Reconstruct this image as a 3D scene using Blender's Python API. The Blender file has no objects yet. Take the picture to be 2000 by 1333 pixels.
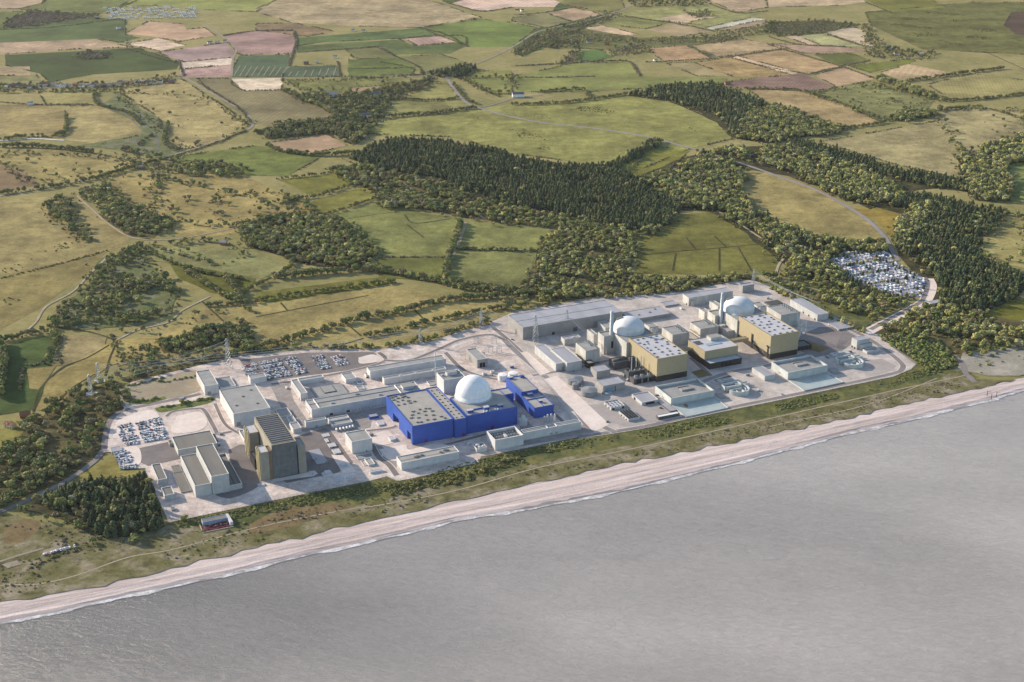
import bpy, math, random
import numpy as np
from mathutils import Vector
R = math.radians
random.seed(7); RNG = np.random.default_rng(7)
SC = bpy.context.scene; COL = SC.collection

# ------------------------------------------------------------------ camera, sky, sun, exposure
CAM_H, FPX, PITCH = 900.0, 2750.0, R(22.4)          # height (m), focal length in photo pixels, tilt below the horizon
cam_d = bpy.data.cameras.new("camera"); cam = bpy.data.objects.new("camera", cam_d); COL.objects.link(cam)
cam.location = (0, 0, CAM_H); cam.rotation_euler = (math.pi/2 - PITCH, 0, 0)
cam_d.sensor_width = 36.0; cam_d.sensor_fit = 'HORIZONTAL'; cam_d.lens = 36.0*FPX/2000.0
cam_d.clip_start = 5.0; cam_d.clip_end = 120000.0
SC.camera = cam
SUN_AZ = R(-28.0)     # direction the shadows run, measured from +X
SUN_EL = R(20.5)
wd = bpy.data.worlds.new("World"); SC.world = wd; wd.use_nodes = True
nt = wd.node_tree; bg = nt.nodes["Background"]
sky = nt.nodes.new("ShaderNodeTexSky"); sky.sky_type = 'NISHITA'; sky.sun_disc = False
sky.sun_elevation = SUN_EL
_sx, _sy = -math.cos(SUN_AZ), -math.sin(SUN_AZ)      # towards the sun
sky.sun_rotation = math.atan2(_sx, _sy)
sky.altitude = 0; sky.air_density = 1.0; sky.dust_density = 0.7; sky.ozone_density = 1.0
nt.links.new(sky.outputs[0], bg.inputs[0]); bg.inputs[1].default_value = 0.14
sl = bpy.data.lights.new("sun", 'SUN'); sl.energy = 4.5; sl.angle = R(0.5); sl.color = (1.0, 0.86, 0.70)
so = bpy.data.objects.new("sun", sl); COL.objects.link(so)
sv = Vector((_sx*math.cos(SUN_EL), _sy*math.cos(SUN_EL), math.sin(SUN_EL)))
so.rotation_euler = sv.to_track_quat('Z', 'Y').to_euler(); so.location = (0, 0, 3000)
SC.view_settings.view_transform = 'Standard'; SC.view_settings.look = 'None'
SC.view_settings.exposure = 0.84; SC.view_settings.gamma = 1.0
SC.cycles.max_bounces = 4; SC.cycles.diffuse_bounces = 2; SC.cycles.glossy_bounces = 2; SC.cycles.transparent_max_bounces = 4

# ------------------------------------------------------------------ survey helpers: photo measurement -> metres on the ground
_c, _s = math.cos(PITCH), math.sin(PITCH)
def U(p, z=0.0):
    x = p[0]-1000.0; y = p[1]-666.5
    k = (CAM_H - z)/(FPX*_s + y*_c)
    return (x*k, (FPX*_c - y*_s)*k)
def Us(ps, z=0.0): return [U(p, z) for p in ps]
def mpp(p):
    g = U(p); return (g[1]*_c + CAM_H*_s)/FPX
FR = {'O': (0, 0, 1), 'Z1': (270, 800, .18), 'Z2': (450, 790, .1575), 'Z3': (360, 700, .13506), 'Z4': (550, 690, .12755), 'Z5': (730, 700, .14253),
      'Z6': (920, 720, .14253), 'Z7': (640, 810, .16), 'W2': (540, 660, .31), 'W3': (960, 560, .26), 'Y1': (980, 570, .12755), 'Y2': (1080, 600, .14257),
      'Y3': (1080, 690, .125), 'Y4': (1220, 570, .13), 'Y5': (1320, 550, .14), 'Y6': (1420, 540, .15), 'Y7': (1260, 690, .13), 'Y8': (1480, 640, .16),
      'L1': (0, 640, .2251), 'L2': (0, 900, .2551), 'V1': (0, 0, .25), 'T4': (1500, 380, .2551), 'T8': (1600, 600, .2), 'S1': (200, 680, .2701), 'M': (400, 645, .5725)}
def P(fr, p):
    o = FR[fr]; return (o[0]+p[0]*o[2], o[1]+p[1]*o[2])
GRID = R(23.5); EU = (math.cos(GRID), math.sin(GRID)); EW = (-math.sin(GRID), math.cos(GRID))

# ------------------------------------------------------------------ materials
CAL = (.80, .86, 1.0)
def lin(h, k=1.0):
    v = [int(h[i:i+2], 16)/255 for i in (0, 2, 4)]; k = k if isinstance(k, tuple) else (k*.92, k*.92, k*.92)
    return tuple(min(1, q*(c/12.92 if c <= .04045 else ((c+.055)/1.055)**2.4)) for c, q in zip(v, k)) + (1,)
_M = {}
def mat(name, a, b=None, scale=.15, rough=.85, stretch=(1, 1, 1), bump=0.0, k=1.0, a2=None, seam=0.0, spec=.2, metal=0.0, rot=0.0, lo=.35, hi=.65):
    """two-tone noise material in metres; seam = spacing of faint cladding joints"""
    if name in _M: return _M[name]
    m = bpy.data.materials.new(name); m.use_nodes = True; t = m.node_tree; N = t.nodes; L = t.links
    b_ = N["Principled BSDF"]; b_.inputs["Roughness"].default_value = rough; b_.inputs["Specular IOR Level"].default_value = spec
    b_.inputs["Metallic"].default_value = metal
    tc = N.new("ShaderNodeTexCoord"); mp = N.new("ShaderNodeMapping"); L.new(tc.outputs["Object"], mp.inputs[0])
    mp.inputs["Scale"].default_value = stretch; mp.inputs["Rotation"].default_value = (0, 0, rot)
    n1 = N.new("ShaderNodeTexNoise"); n1.inputs["Scale"].default_value = scale; n1.inputs["Detail"].default_value = 6; n1.inputs["Roughness"].default_value = .65
    L.new(mp.outputs[0], n1.inputs["Vector"])
    cr = N.new("ShaderNodeValToRGB"); cr.color_ramp.elements[0].position = lo; cr.color_ramp.elements[1].position = hi
    cr.color_ramp.elements[0].color = lin(a, k); cr.color_ramp.elements[1].color = lin(b or a, k)
    if a2:
        e = cr.color_ramp.elements.new((lo+hi)/2); e.color = lin(a2, k)
    L.new(n1.outputs["Fac"], cr.inputs[0]); out = cr.outputs[0]
    if seam:
        w = N.new("ShaderNodeTexBrick"); w.inputs["Scale"].default_value = 1.0; w.inputs["Mortar Size"].default_value = .02*seam
        w.inputs["Brick Width"].default_value = seam; w.inputs["Row Height"].default_value = seam*1.6; w.offset = 0
        w.inputs["Color1"].default_value = (1, 1, 1, 1); w.inputs["Color2"].default_value = (.93, .93, .93, 1); w.inputs["Mortar"].default_value = (.82, .82, .82, 1)
        # walls: run the joints over (x+y, z)
        sp = N.new("ShaderNodeSeparateXYZ"); L.new(tc.outputs["Object"], sp.inputs[0]); ad = N.new("ShaderNodeMath"); L.new(sp.outputs[0], ad.inputs[0]); L.new(sp.outputs[1], ad.inputs[1])
        cb = N.new("ShaderNodeCombineXYZ"); L.new(ad.outputs[0], cb.inputs[0]); L.new(sp.outputs[2], cb.inputs[1]); L.new(cb.outputs[0], w.inputs["Vector"])
        mx = N.new("ShaderNodeMixRGB"); mx.blend_type = 'MULTIPLY'; mx.inputs[0].default_value = 1; L.new(out, mx.inputs[1]); L.new(w.outputs["Color"], mx.inputs[2]); out = mx.outputs[0]
    L.new(out, b_.inputs["Base Color"])
    if bump:
        bp = N.new("ShaderNodeBump"); bp.inputs["Strength"].default_value = 1.0; bp.inputs["Distance"].default_value = bump
        L.new(n1.outputs["Fac"], bp.inputs["Height"]); L.new(bp.outputs[0], b_.inputs["Normal"])
    _M[name] = m; return m

def ground_mat(name, a, b, c=None, big=.006, mid=.05, fine=.4, stripe=None, k=(.76, .82, 1.0), amt=.5, spots=None):
    """ground cover: broad patches a/b, mid mottling, fine grain, optional crop rows (angle, spacing, strength) and dark tufts"""
    if name in _M: return _M[name]
    m = bpy.data.materials.new(name); m.use_nodes = True; t = m.node_tree; N = t.nodes; L = t.links
    bs = N["Principled BSDF"]; bs.inputs["Roughness"].default_value = .95; bs.inputs["Specular IOR Level"].default_value = .05
    tc = N.new("ShaderNodeTexCoord")
    def noise(sc, det=5, r=.6):
        n = N.new("ShaderNodeTexNoise"); n.inputs["Scale"].default_value = sc; n.inputs["Detail"].default_value = det; n.inputs["Roughness"].default_value = r
        L.new(tc.outputs["Object"], n.inputs["Vector"]); return n.outputs["Fac"]
    cr = N.new("ShaderNodeValToRGB"); cr.color_ramp.elements[0].position = .36; cr.color_ramp.elements[1].position = .64
    cr.color_ramp.elements[0].color = lin(a, k); cr.color_ramp.elements[1].color = lin(b, k)
    if c:
        e = cr.color_ramp.elements.new(.5); e.color = lin(c, k)
    L.new(noise(big), cr.inputs[0])
    def mult(src, fac, lo, hi, p0=.3, p1=.7):
        r_ = N.new("ShaderNodeMapRange"); r_.inputs[1].default_value = p0; r_.inputs[2].default_value = p1; r_.inputs[3].default_value = lo; r_.inputs[4].default_value = hi
        L.new(fac, r_.inputs[0]); mx = N.new("ShaderNodeMixRGB"); mx.blend_type = 'MULTIPLY'; mx.inputs[0].default_value = 1
        L.new(src, mx.inputs[1]); L.new(r_.outputs[0], mx.inputs[2]); return mx.outputs[0]
    o = mult(cr.outputs[0], noise(mid, 6, .7), 1-amt*.45, 1+amt*.3)
    o = mult(o, noise(fine, 4, .7), 1-amt*.3, 1+amt*.22)
    if spots:
        o = mult(o, noise(spots[0], 8, .75), 1.0, spots[2], spots[1], spots[1]+.06)
    if stripe:
        mp = N.new("ShaderNodeMapping"); mp.inputs["Rotation"].default_value = (0, 0, stripe[0]); L.new(tc.outputs["Object"], mp.inputs[0])
        wv = N.new("ShaderNodeTexWave"); wv.inputs["Scale"].default_value = .314/stripe[1]; wv.inputs["Distortion"].default_value = 1.2; wv.inputs["Detail"].default_value = 2
        L.new(mp.outputs[0], wv.inputs["Vector"]); o = mult(o, wv.outputs["Fac"], 1-stripe[2], 1+stripe[2]*.5, 0, 1)
    L.new(o, bs.inputs["Base Color"]); _M[name] = m; return m

def leaf_mat(name, cols, k=1.0):
    k = (k*1.22, k*1.30, k*1.36)
    if name in _M: return _M[name]
    m = bpy.data.materials.new(name); m.use_nodes = True; t = m.node_tree; N = t.nodes; L = t.links
    bs = N["Principled BSDF"]; bs.inputs["Roughness"].default_value = .8; bs.inputs["Specular IOR Level"].default_value = .1
    at = N.new("ShaderNodeAttribute"); at.attribute_name = "tint"; oi = N.new("ShaderNodeObjectInfo")
    ad = N.new("ShaderNodeMath"); L.new(at.outputs["Fac"], ad.inputs[0]); L.new(oi.outputs["Random"], ad.inputs[1])
    fr = N.new("ShaderNodeMath"); fr.operation = 'FRACT'; L.new(ad.outputs[0], fr.inputs[0])
    cr = N.new("ShaderNodeValToRGB"); n = len(cols)
    cr.color_ramp.elements[0].color = lin(cols[0], k); cr.color_ramp.elements[1].color = lin(cols[-1], k)
    for i in range(1, n-1):
        e = cr.color_ramp.elements.new(i/(n-1)); e.color = lin(cols[i], k)
    L.new(fr.outputs[0], cr.inputs[0])
    tc = N.new("ShaderNodeNewGeometry"); ns = N.new("ShaderNodeTexNoise"); ns.inputs["Scale"].default_value = .45; ns.inputs["Detail"].default_value = 3
    L.new(tc.outputs["Position"], ns.inputs["Vector"])
    r_ = N.new("ShaderNodeMapRange"); r_.inputs[1].default_value = .3; r_.inputs[2].default_value = .7; r_.inputs[3].default_value = .7; r_.inputs[4].default_value = 1.3; L.new(ns.outputs["Fac"], r_.inputs[0])
    mx = N.new("ShaderNodeMixRGB"); mx.blend_type = 'MULTIPLY'; mx.inputs[0].default_value = 1; L.new(cr.outputs[0], mx.inputs[1]); L.new(r_.outputs[0], mx.inputs[2])
    L.new(mx.outputs[0], bs.inputs["Base Color"]); _M[name] = m; return m

WHITE = mat("white_cladding", "bababa", "cbcbc9", .08, seam=5, rough=.6)
PALE = mat("pale_concrete_wall", "a7a9a8", "babbb8", .1, seam=6)
CONC = mat("weathered_concrete", "a5a49e", "c2c0b9", .09, seam=7, stretch=(1, 1, .5))
GREYW = mat("grey_metal_cladding", "8b8a88", "9c9a97", .08, seam=4, rough=.55)
DGREY = mat("dark_grey_cladding", "4b4b4d", "5e5d5e", .1, seam=4, rough=.6)
BLACKW = mat("charcoal_cladding", "37322e", "453f3a", .12, seam=4)
BLUE = mat("blue_cladding", "33529f", "3b5aab", .06, seam=5, rough=.5)
GOLD = mat("gold_cladding", "998d70", "ada286", .9, seam=3, rough=.5, stretch=(1, 1, .6))
GOLDR = mat("bronze_trim", "85795a", "938667", .5)
TAN = mat("buff_cladding", "8f897c", "9d968a", .1, seam=5)
OCHRE = mat("ochre_fin_cladding", "aba17a", "b6ac86", .1, seam=4)
SLATE = mat("slate_grey_cladding", "606366", "767775", .15, seam=5)
ROOFG = mat("grey_roof_felt", "8b8a86", "9c9a96", .06)
ROOFB = mat("buff_roof_felt", "96928a", "a6a199", .05)
ROOFD = mat("dull_grey_roof", "6d6a64", "7d7972", .05, stretch=(1, .15, 1))
ROOFM = mat("light_metal_roof", "949397", "a5a3a6", .05, stretch=(1, .2, 1), rough=.5)
ROOFW = mat("white_roof_membrane", "afaeb1", "bdbbbd", .07)
RIBD = mat("dark_rib_metal", "5c5b58", "6a6864", .2)
TRIM = mat("white_parapet_trim", "d8d7d2", "e6e4df", .2)
DARK = mat("dark_opening", "1e1f22", "2b2c2f", .4)
MAROON = mat("maroon_door", "6a1f5a", "7a2a66", .4)
STEEL = mat("galvanised_steel", "9aa0a3", "b2b7b9", .4, rough=.4, metal=.3)
STACKM = mat("pale_blue_steel", "a9b0b3", "bac0c2", .2, rough=.4)
DOMEW = mat("white_dome_panels", "e8e8e6", "f4f4f2", .3, rough=.45)
DOMEG = mat("pale_dome_concrete", "bcc0c1", "d6d7d5", .06, rough=.55)
TANKG = mat("grey_tank_steel", "777a7c", "8a8c8d", .15, rough=.55)
WATERT = mat("teal_basin_water", "99a39e", "abb3ac", .05, rough=.2, spec=.35)
BARK = mat("tree_bark", "4b3d2f", "5d4d3c", .8)
GLASS = mat("blue_roof_glass", "7d93a3", "96a9b5", .3, rough=.15, spec=.6)

# ------------------------------------------------------------------ mesh building
class MB:
    def __init__(s): s.v = []; s.f = []; s.mi = []; s.m = 0
    def quad(s, *p):
        b = len(s.v); s.v += [tuple(q) for q in p]; s.f.append(tuple(range(b, b+len(p)))); s.mi.append(s.m); return s
    def box(s, x0, y0, z0, x1, y1, z1, bottom=False):
        b = len(s.v); s.v += [(x0, y0, z0), (x1, y0, z0), (x1, y1, z0), (x0, y1, z0), (x0, y0, z1), (x1, y0, z1), (x1, y1, z1), (x0, y1, z1)]
        F = [(0, 1, 5, 4), (1, 2, 6, 5), (2, 3, 7, 6), (3, 0, 4, 7), (4, 5, 6, 7)] + ([(3, 2, 1, 0)] if bottom else [])
        for f in F: s.f.append(tuple(b+i for i in f)); s.mi.append(s.m)
        return s
    def prism(s, ps, z0, z1, bottom=False):
        n = len(ps); b = len(s.v); s.v += [(x, y, z0) for x, y in ps]+[(x, y, z1) for x, y in ps]
        a = sum(ps[i][0]*ps[(i+1) % n][1]-ps[(i+1) % n][0]*ps[i][1] for i in range(n)); rv = a < 0
        for i in range(n):
            j = (i+1) % n; f = (b+i, b+j, b+n+j, b+n+i); s.f.append(f[::-1] if rv else f); s.mi.append(s.m)
        f = tuple(range(b+n, b+2*n)); s.f.append(f[::-1] if rv else f); s.mi.append(s.m)
        return s
    def cyl(s, cx, cy, z0, z1, r0, r1=None, n=20, cone=0.0, a0=0.0):
        r1 = r0 if r1 is None else r1; b = len(s.v)
        for z, r in ((z0, r0), (z1, r1)):
            s.v += [(cx+r*math.cos(a0+2*math.pi*i/n), cy+r*math.sin(a0+2*math.pi*i/n), z) for i in range(n)]
        for i in range(n):
            j = (i+1) % n; s.f.append((b+i, b+j, b+n+j, b+n+i)); s.mi.append(s.m)
        s.v.append((cx, cy, z1+cone))
        for i in range(n): s.f.append((b+n+i, b+n+(i+1) % n, b+2*n)); s.mi.append(s.m)
        return s
    def dome(s, cx, cy, z, r, h, n=48, m=14):
        b = len(s.v)
        for k in range(m):
            a = k/m*math.pi/2
            s.v += [(cx+r*math.cos(a)*math.cos(2*math.pi*i/n), cy+r*math.cos(a)*math.sin(2*math.pi*i/n), z+h*math.sin(a)) for i in range(n)]
        s.v.append((cx, cy, z+h))
        for k in range(m):
            for i in range(n):
                j = (i+1) % n
                s.f.append((b+k*n+i, b+k*n+j, b+(k+1)*n+j, b+(k+1)*n+i) if k < m-1 else (b+k*n+i, b+k*n+j, b+m*n)); s.mi.append(s.m)
        return s
    def hcyl(s, x0, y, z, x1, r, n=12):
        b = len(s.v)
        for x in (x0, x1): s.v += [(x, y+r*math.cos(2*math.pi*i/n), z+r*math.sin(2*math.pi*i/n)) for i in range(n)]
        for i in range(n):
            j = (i+1) % n; s.f.append((b+i, b+n+i, b+n+j, b+j)); s.mi.append(s.m)
        s.f.append(tuple(b+i for i in range(n))); s.mi.append(s.m); s.f.append(tuple(b+n+i for i in range(n))[::-1]); s.mi.append(s.m); return s
    def beam(s, p, q, w):
        p = Vector(p); q = Vector(q); d = (q-p).normalized(); u = d.cross(Vector((0, 0, 1)))
        if u.length < .01: u = Vector((1, 0, 0))
        u.normalize(); v = d.cross(u); u *= w/2; v *= w/2; b = len(s.v)
        for o in (p, q): s.v += [tuple(o+u+v), tuple(o-u+v), tuple(o-u-v), tuple(o+u-v)]
        for i in range(4):
            j = (i+1) % 4; s.f.append((b+i, b+j, b+4+j, b+4+i)); s.mi.append(s.m)
        return s
    def ring(s, cx, cy, z0, z1, r0, r1, a0, a1, n=24):
        for i in range(n):
            t0 = a0+(a1-a0)*i/n; t1 = a0+(a1-a0)*(i+1)/n
            q = [(cx+r*math.cos(t), cy+r*math.sin(t)) for r, t in ((r0, t0), (r1, t0), (r1, t1), (r0, t1))]
            s.prism(q, z0, z1)
        return s

def obj(name, mb, m, parent=None, smooth=False, loc=None, rz=0.0):
    me = bpy.data.meshes.new(name); me.from_pydata(mb.v, [], mb.f)
    for x in (m if isinstance(m, (list, tuple)) else [m]): me.materials.append(x)
    if isinstance(m, (list, tuple)): me.polygons.foreach_set("material_index", mb.mi)
    if smooth: me.polygons.foreach_set("use_smooth", [True]*len(me.polygons))
    o = bpy.data.objects.new(name, me); COL.objects.link(o)
    if parent: o.parent = parent
    if loc: o.location = loc
    if rz: o.rotation_euler = (0, 0, rz)
    return o
def tag(o, label, cat=None, group=None, kind=None):
    o["label"] = label
    if cat: o["category"] = cat
    if group: o["group"] = group
    if kind: o["kind"] = kind
    return o
def empty(name, loc, rz=0.0):
    e = bpy.data.objects.new(name, None); e.empty_display_size = 5; COL.objects.link(e); e.location = loc; e.rotation_euler = (0, 0, rz); return e
def top_of(pt, pb, z0=0.0):
    a = U(pt); b = U(pb); return CAM_H-(CAM_H-z0)*math.hypot(*b)/math.hypot(*a)

class Bld:
    """a building: an Empty at its near corner with parts in its own axes (x along the shore, y inland)"""
    def __init__(s, name, label, cat, fr, N, Rr, L, hp, wall=None, roof=None, group=None, **kw):
        s.root = None; s.name = name; s._meta = (label, cat, group)
        s.wing(fr, N, Rr, L, hp, wall or WHITE, roof or ROOFG, **kw)
    def wing(s, fr, N, Rr, L, hp, wall=None, roof=None, z0=0.0, par=.9, pw=.7, trim=None, opens=(), plinth=None, wname='wall', rname='roof', rib=None, floor=None):
        wall = wall or WHITE; roof = roof or ROOFG
        n = P(fr, N); r = P(fr, Rr); l = P(fr, L); hpx = hp*FR[fr][2]
        z1 = top_of(n, (n[0], n[1]+hpx), z0)
        a = U(n, z1); b = U(r, z1); c = U(l, z1)
        lu = max(2, (b[0]-a[0])*EU[0]+(b[1]-a[1])*EU[1]); lw = max(2, (c[0]-a[0])*EW[0]+(c[1]-a[1])*EW[1])
        if s.root is None:
            s.root = empty(s.name, (a[0], a[1], 0), GRID); tag(s.root, s._meta[0], s._meta[1], s._meta[2]); s.o = a; ox = oy = 0.0
        else:
            dx = a[0]-s.o[0]; dy = a[1]-s.o[1]; ox = dx*EU[0]+dy*EU[1]; oy = dx*EW[0]+dy*EW[1]
        s.x0, s.y0, s.lu, s.lw, s.z0, s.z1 = ox, oy, lu, lw, z0, z1
        zr = z1-par; s.zr = zr
        x1, y1 = ox+lu, oy+lw
        zb = z0 if not plinth else z0+plinth[0]
        if plinth:
            obj('plinth', MB().box(ox+.12, oy+.12, z0, x1-.12, y1-.12, zb), plinth[1], s.root)
        w = MB()
        ol = [q for q in opens if q[0] == 'l']; of = [q for q in opens if q[0] == 'f']
        def side(pt, L_, ops, dep):
            # vertical wall from t=0..L_; pt(t, d, z) maps to 3D, d = depth into the building
            t = 0
            for (_, t0, t1, zt) in sorted(ops, key=lambda q: q[1]):
                w.quad(pt(t, 0, zb), pt(t0, 0, zb), pt(t0, 0, z1), pt(t, 0, z1))
                w.quad(pt(t0, 0, zt), pt(t1, 0, zt), pt(t1, 0, z1), pt(t0, 0, z1))
                for (p, q) in ((t0, t0), (t1, t1)): w.quad(pt(p, 0, zb), pt(q, dep, zb), pt(q, dep, zt), pt(p, 0, zt))
                w.quad(pt(t0, 0, zt), pt(t1, 0, zt), pt(t1, dep, zt), pt(t0, dep, zt)); w.quad(pt(t0, dep, zb), pt(t1, dep, zb), pt(t1, dep, zt), pt(t0, dep, zt)); t = t1
            w.quad(pt(t, 0, zb), pt(L_, 0, zb), pt(L_, 0, z1), pt(t, 0, z1))
        side(lambda t, d, z: (ox+t, oy+d, z), lu, of, 5.0)
        side(lambda t, d, z: (ox+d, y1-t, z), lw, [(q[0], lw-q[2], lw-q[1], q[3]) for q in ol], 7.0)
        w.quad((x1, oy, zb), (x1, y1, zb), (x1, y1, z1), (x1, oy, z1)).quad((x1, y1, zb), (ox, y1, zb), (ox, y1, z1), (x1, y1, z1))
        ix0, iy0, ix1, iy1 = ox+pw, oy+pw, x1-pw, y1-pw
        O = [(ox, oy), (x1, oy), (x1, y1), (ox, y1)]; I = [(ix0, iy0), (ix1, iy0), (ix1, iy1), (ix0, iy1)]
        pm = MB() if trim else w
        for i in range(4):
            j = (i+1) % 4
            pm.quad((*O[i], z1), (*O[j], z1), (*I[j], z1), (*I[i], z1)); w.quad((*I[j], zr), (*I[i], zr), (*I[i], z1), (*I[j], z1))
        obj(wname, w, wall, s.root)
        if trim: obj('parapet', pm, trim, s.root)
        rf = MB().quad((ix0, iy0, zr), (ix1, iy0, zr), (ix1, iy1, zr), (ix0, iy1, zr))
        if rib:
            n_, wd_, hh = rib
            for i in range(n_):
                y = iy0+(i+.5)*(iy1-iy0)/n_; rf.box(ix0, y-wd_/2, zr, ix1, y+wd_/2, zr+hh)
        obj(rname, rf, roof, s.root)
        return s
    def part(s, name, mb, m, smooth=False): return obj(name, mb, m, s.root, smooth)
    def unit(s, name, x, y, w, d, h, m, top=None):
        """rooftop box at fractions (x,y) of the current roof, size in m"""
        cx = s.x0+x*s.lu; cy = s.y0+y*s.lw; mb = MB(); mb.box(cx-w/2, cy-d/2, s.zr, cx+w/2, cy+d/2, s.zr+h)
        if top: mb.m = 1; mb.box(cx-w/2-.2, cy-d/2-.2, s.zr+h, cx+w/2+.2, cy+d/2+.2, s.zr+h+.3)
        return obj(name, mb, [m, top] if top else m, s.root)
    def vents(s, pts, sz=(4.2, 1.5, 1.2), m=None, name='roof_vent'):
        for (x, y) in pts:
            cx = s.x0+x*s.lu; cy = s.y0+y*s.lw; a = sz[0]/2*random.uniform(.7, 1.15); mb = MB()
            mb.box(cx-a, cy-sz[1]/2, s.zr, cx-.15*a, cy+sz[1]/2, s.zr+sz[2]); mb.box(cx+.1*a, cy-sz[1]/2+.5, s.zr, cx+a, cy+sz[1]/2+.5, s.zr+sz[2]*.8)
            obj(name, mb, m or SLATE, s.root)
    def fans(s, pts, r=1.6, h=1.8):
        for (x, y) in pts:
            cx = s.x0+x*s.lu; cy = s.y0+y*s.lw; mb = MB().cyl(cx, cy, s.zr, s.zr+h, r, r*.85, 12); mb.m = 1; mb.cyl(cx, cy, s.zr+h, s.zr+h+.02, r*.7, n=12)
            obj('roof_fan', mb, [STEEL, DARK], s.root)
    def door(s, side, t, w, h, m=None, name='door'):
        mb = MB()
        if side == 'f': x = s.x0+t*s.lu; mb.box(x-w/2, s.y0-.12, s.z0, x+w/2, s.y0, s.z0+h)
        elif side == 'l': y = s.y0+t*s.lw; mb.box(s.x0-.12, y-w/2, s.z0, s.x0, y+w/2, s.z0+h)
        obj(name, mb, m or DARK, s.root)
    def win(s, side, t, z, w, h, m=None, name='window'):
        mb = MB()
        if side == 'f': x = s.x0+t*s.lu; mb.box(x-w/2, s.y0-.1, z, x+w/2, s.y0, z+h)
        else: y = s.y0+t*s.lw; mb.box(s.x0-.1, y-w/2, z, s.x0, y+w/2, z+h)
        obj(name, mb, m or DARK, s.root)
    def ridge(s, y, w=.8, h=.9, m=None, name='roof_kerb'):
        obj(name, MB().box(s.x0+.7, s.y0+y*s.lw-w/2, s.zr, s.x0+s.lu-.7, s.y0+y*s.lw+w/2, s.zr+h), m or TRIM, s.root)
    def cross(s, x, w=.8, h=1.0, m=None, name='roof_kerb'):
        obj(name, MB().box(s.x0+x*s.lu-w/2, s.y0+.7, s.zr, s.x0+x*s.lu+w/2, s.y0+s.lw-.7, s.zr+h), m or TRIM, s.root)
# ------------------------------------------------------------------ terrain, beach, sea
WLINE = [(-400, 1305), (-200, 1266), (0, 1220), (125, 1194), (250, 1166), (375, 1138), (450, 1123), (600, 1085), (690, 1067), (800, 1041), (900, 1017), (1050, 992), (1200, 963), (1400, 915), (1520, 885), (1650, 850), (1760, 826), (1840, 806), (1940, 781), (2000, 764), (2150, 728), (2350, 684)]
VLINE = [(-400, 1250), (-200, 1215), (0, 1173), (90, 1160), (178, 1146), (255, 1127), (332, 1108), (420, 1088), (500, 1068), (630, 1037), (750, 1009), (850, 985), (930, 969), (1050, 938), (1200, 906), (1400, 868), (1500, 846), (1600, 827), (1740, 794), (1880, 763), (2000, 738), (2150, 704), (2350, 664)]
def resample(ps, n):
    ps = [Vector(p) for p in ps]; d = [0]
    for i in range(1, len(ps)): d.append(d[-1]+(ps[i]-ps[i-1]).length)
    out = []; j = 0
    for k in range(n):
        t = d[-1]*k/(n-1)
        while j < len(ps)-2 and d[j+1] < t: j += 1
        f = (t-d[j])/max(1e-6, d[j+1]-d[j]); out.append(tuple(ps[j].lerp(ps[j+1], f)))
    return out
def catmull(ps, k=6):
    if len(ps) < 3: return ps
    Q = [Vector(p) for p in ps]; Q = [Q[0]*2-Q[1]]+Q+[Q[-1]*2-Q[-2]]; out = []
    for i in range(1, len(Q)-2):
        a, b, c, d = Q[i-1:i+3]
        for j in range(k):
            t = j/k; out.append(tuple(.5*((2*b)+(c-a)*t+(2*a-5*b+4*c-d)*t*t+(3*b-a-3*c+d)*t**3)))
    out.append(tuple(Q[-2])); return out
def strip_mesh(name, rows, m):
    n = len(rows[0]); mb = MB()
    for r in rows: mb.v += [tuple(p) for p in r]
    for a in range(len(rows)-1):
        for i in range(n-1): mb.f.append((a*n+i, a*n+i+1, (a+1)*n+i+1, (a+1)*n+i)); mb.mi.append(0)
    return obj(name, mb, m, smooth=False)
SEA_Z = -3.0
NC = 160
wl = resample(catmull(Us(WLINE, SEA_Z)), NC); vl = resample(catmull(Us(VLINE, 0)), NC)
vl = [(x+random.uniform(-1.5, 1.5), y+random.uniform(-2, 2)) for x, y in vl]
def ext(ps):
    return [(ps[0][0]-EU[0]*40000, ps[0][1]-EU[1]*40000)]+list(ps)+[(ps[-1][0]+EU[0]*40000, ps[-1][1]+EU[1]*40000)]
def off(ps, d): return [(x+EW[0]*d, y+EW[1]*d) for x, y in ps]
def z3(ps, z): return [(x, y, z) for x, y in ps]
MEADOW = ground_mat("rough_pasture", "8a8049", "a4935a", "97894f", spots=(.03, .6, .6))
WE, VE = ext(wl), ext(vl)
tag(strip_mesh("terrain", [z3(off(WE, -400), -30), z3(off(WE, -30), -6), z3(WE, SEA_Z-.5), z3(VE, -.4), z3(off(VE, 14), 0), z3(off(VE, 300), 0), z3(off(VE, 6000), 0), z3(off(VE, 50000), 0)], MEADOW), "rolling olive farmland running inland from the beach", "terrain", kind="structure")

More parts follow.
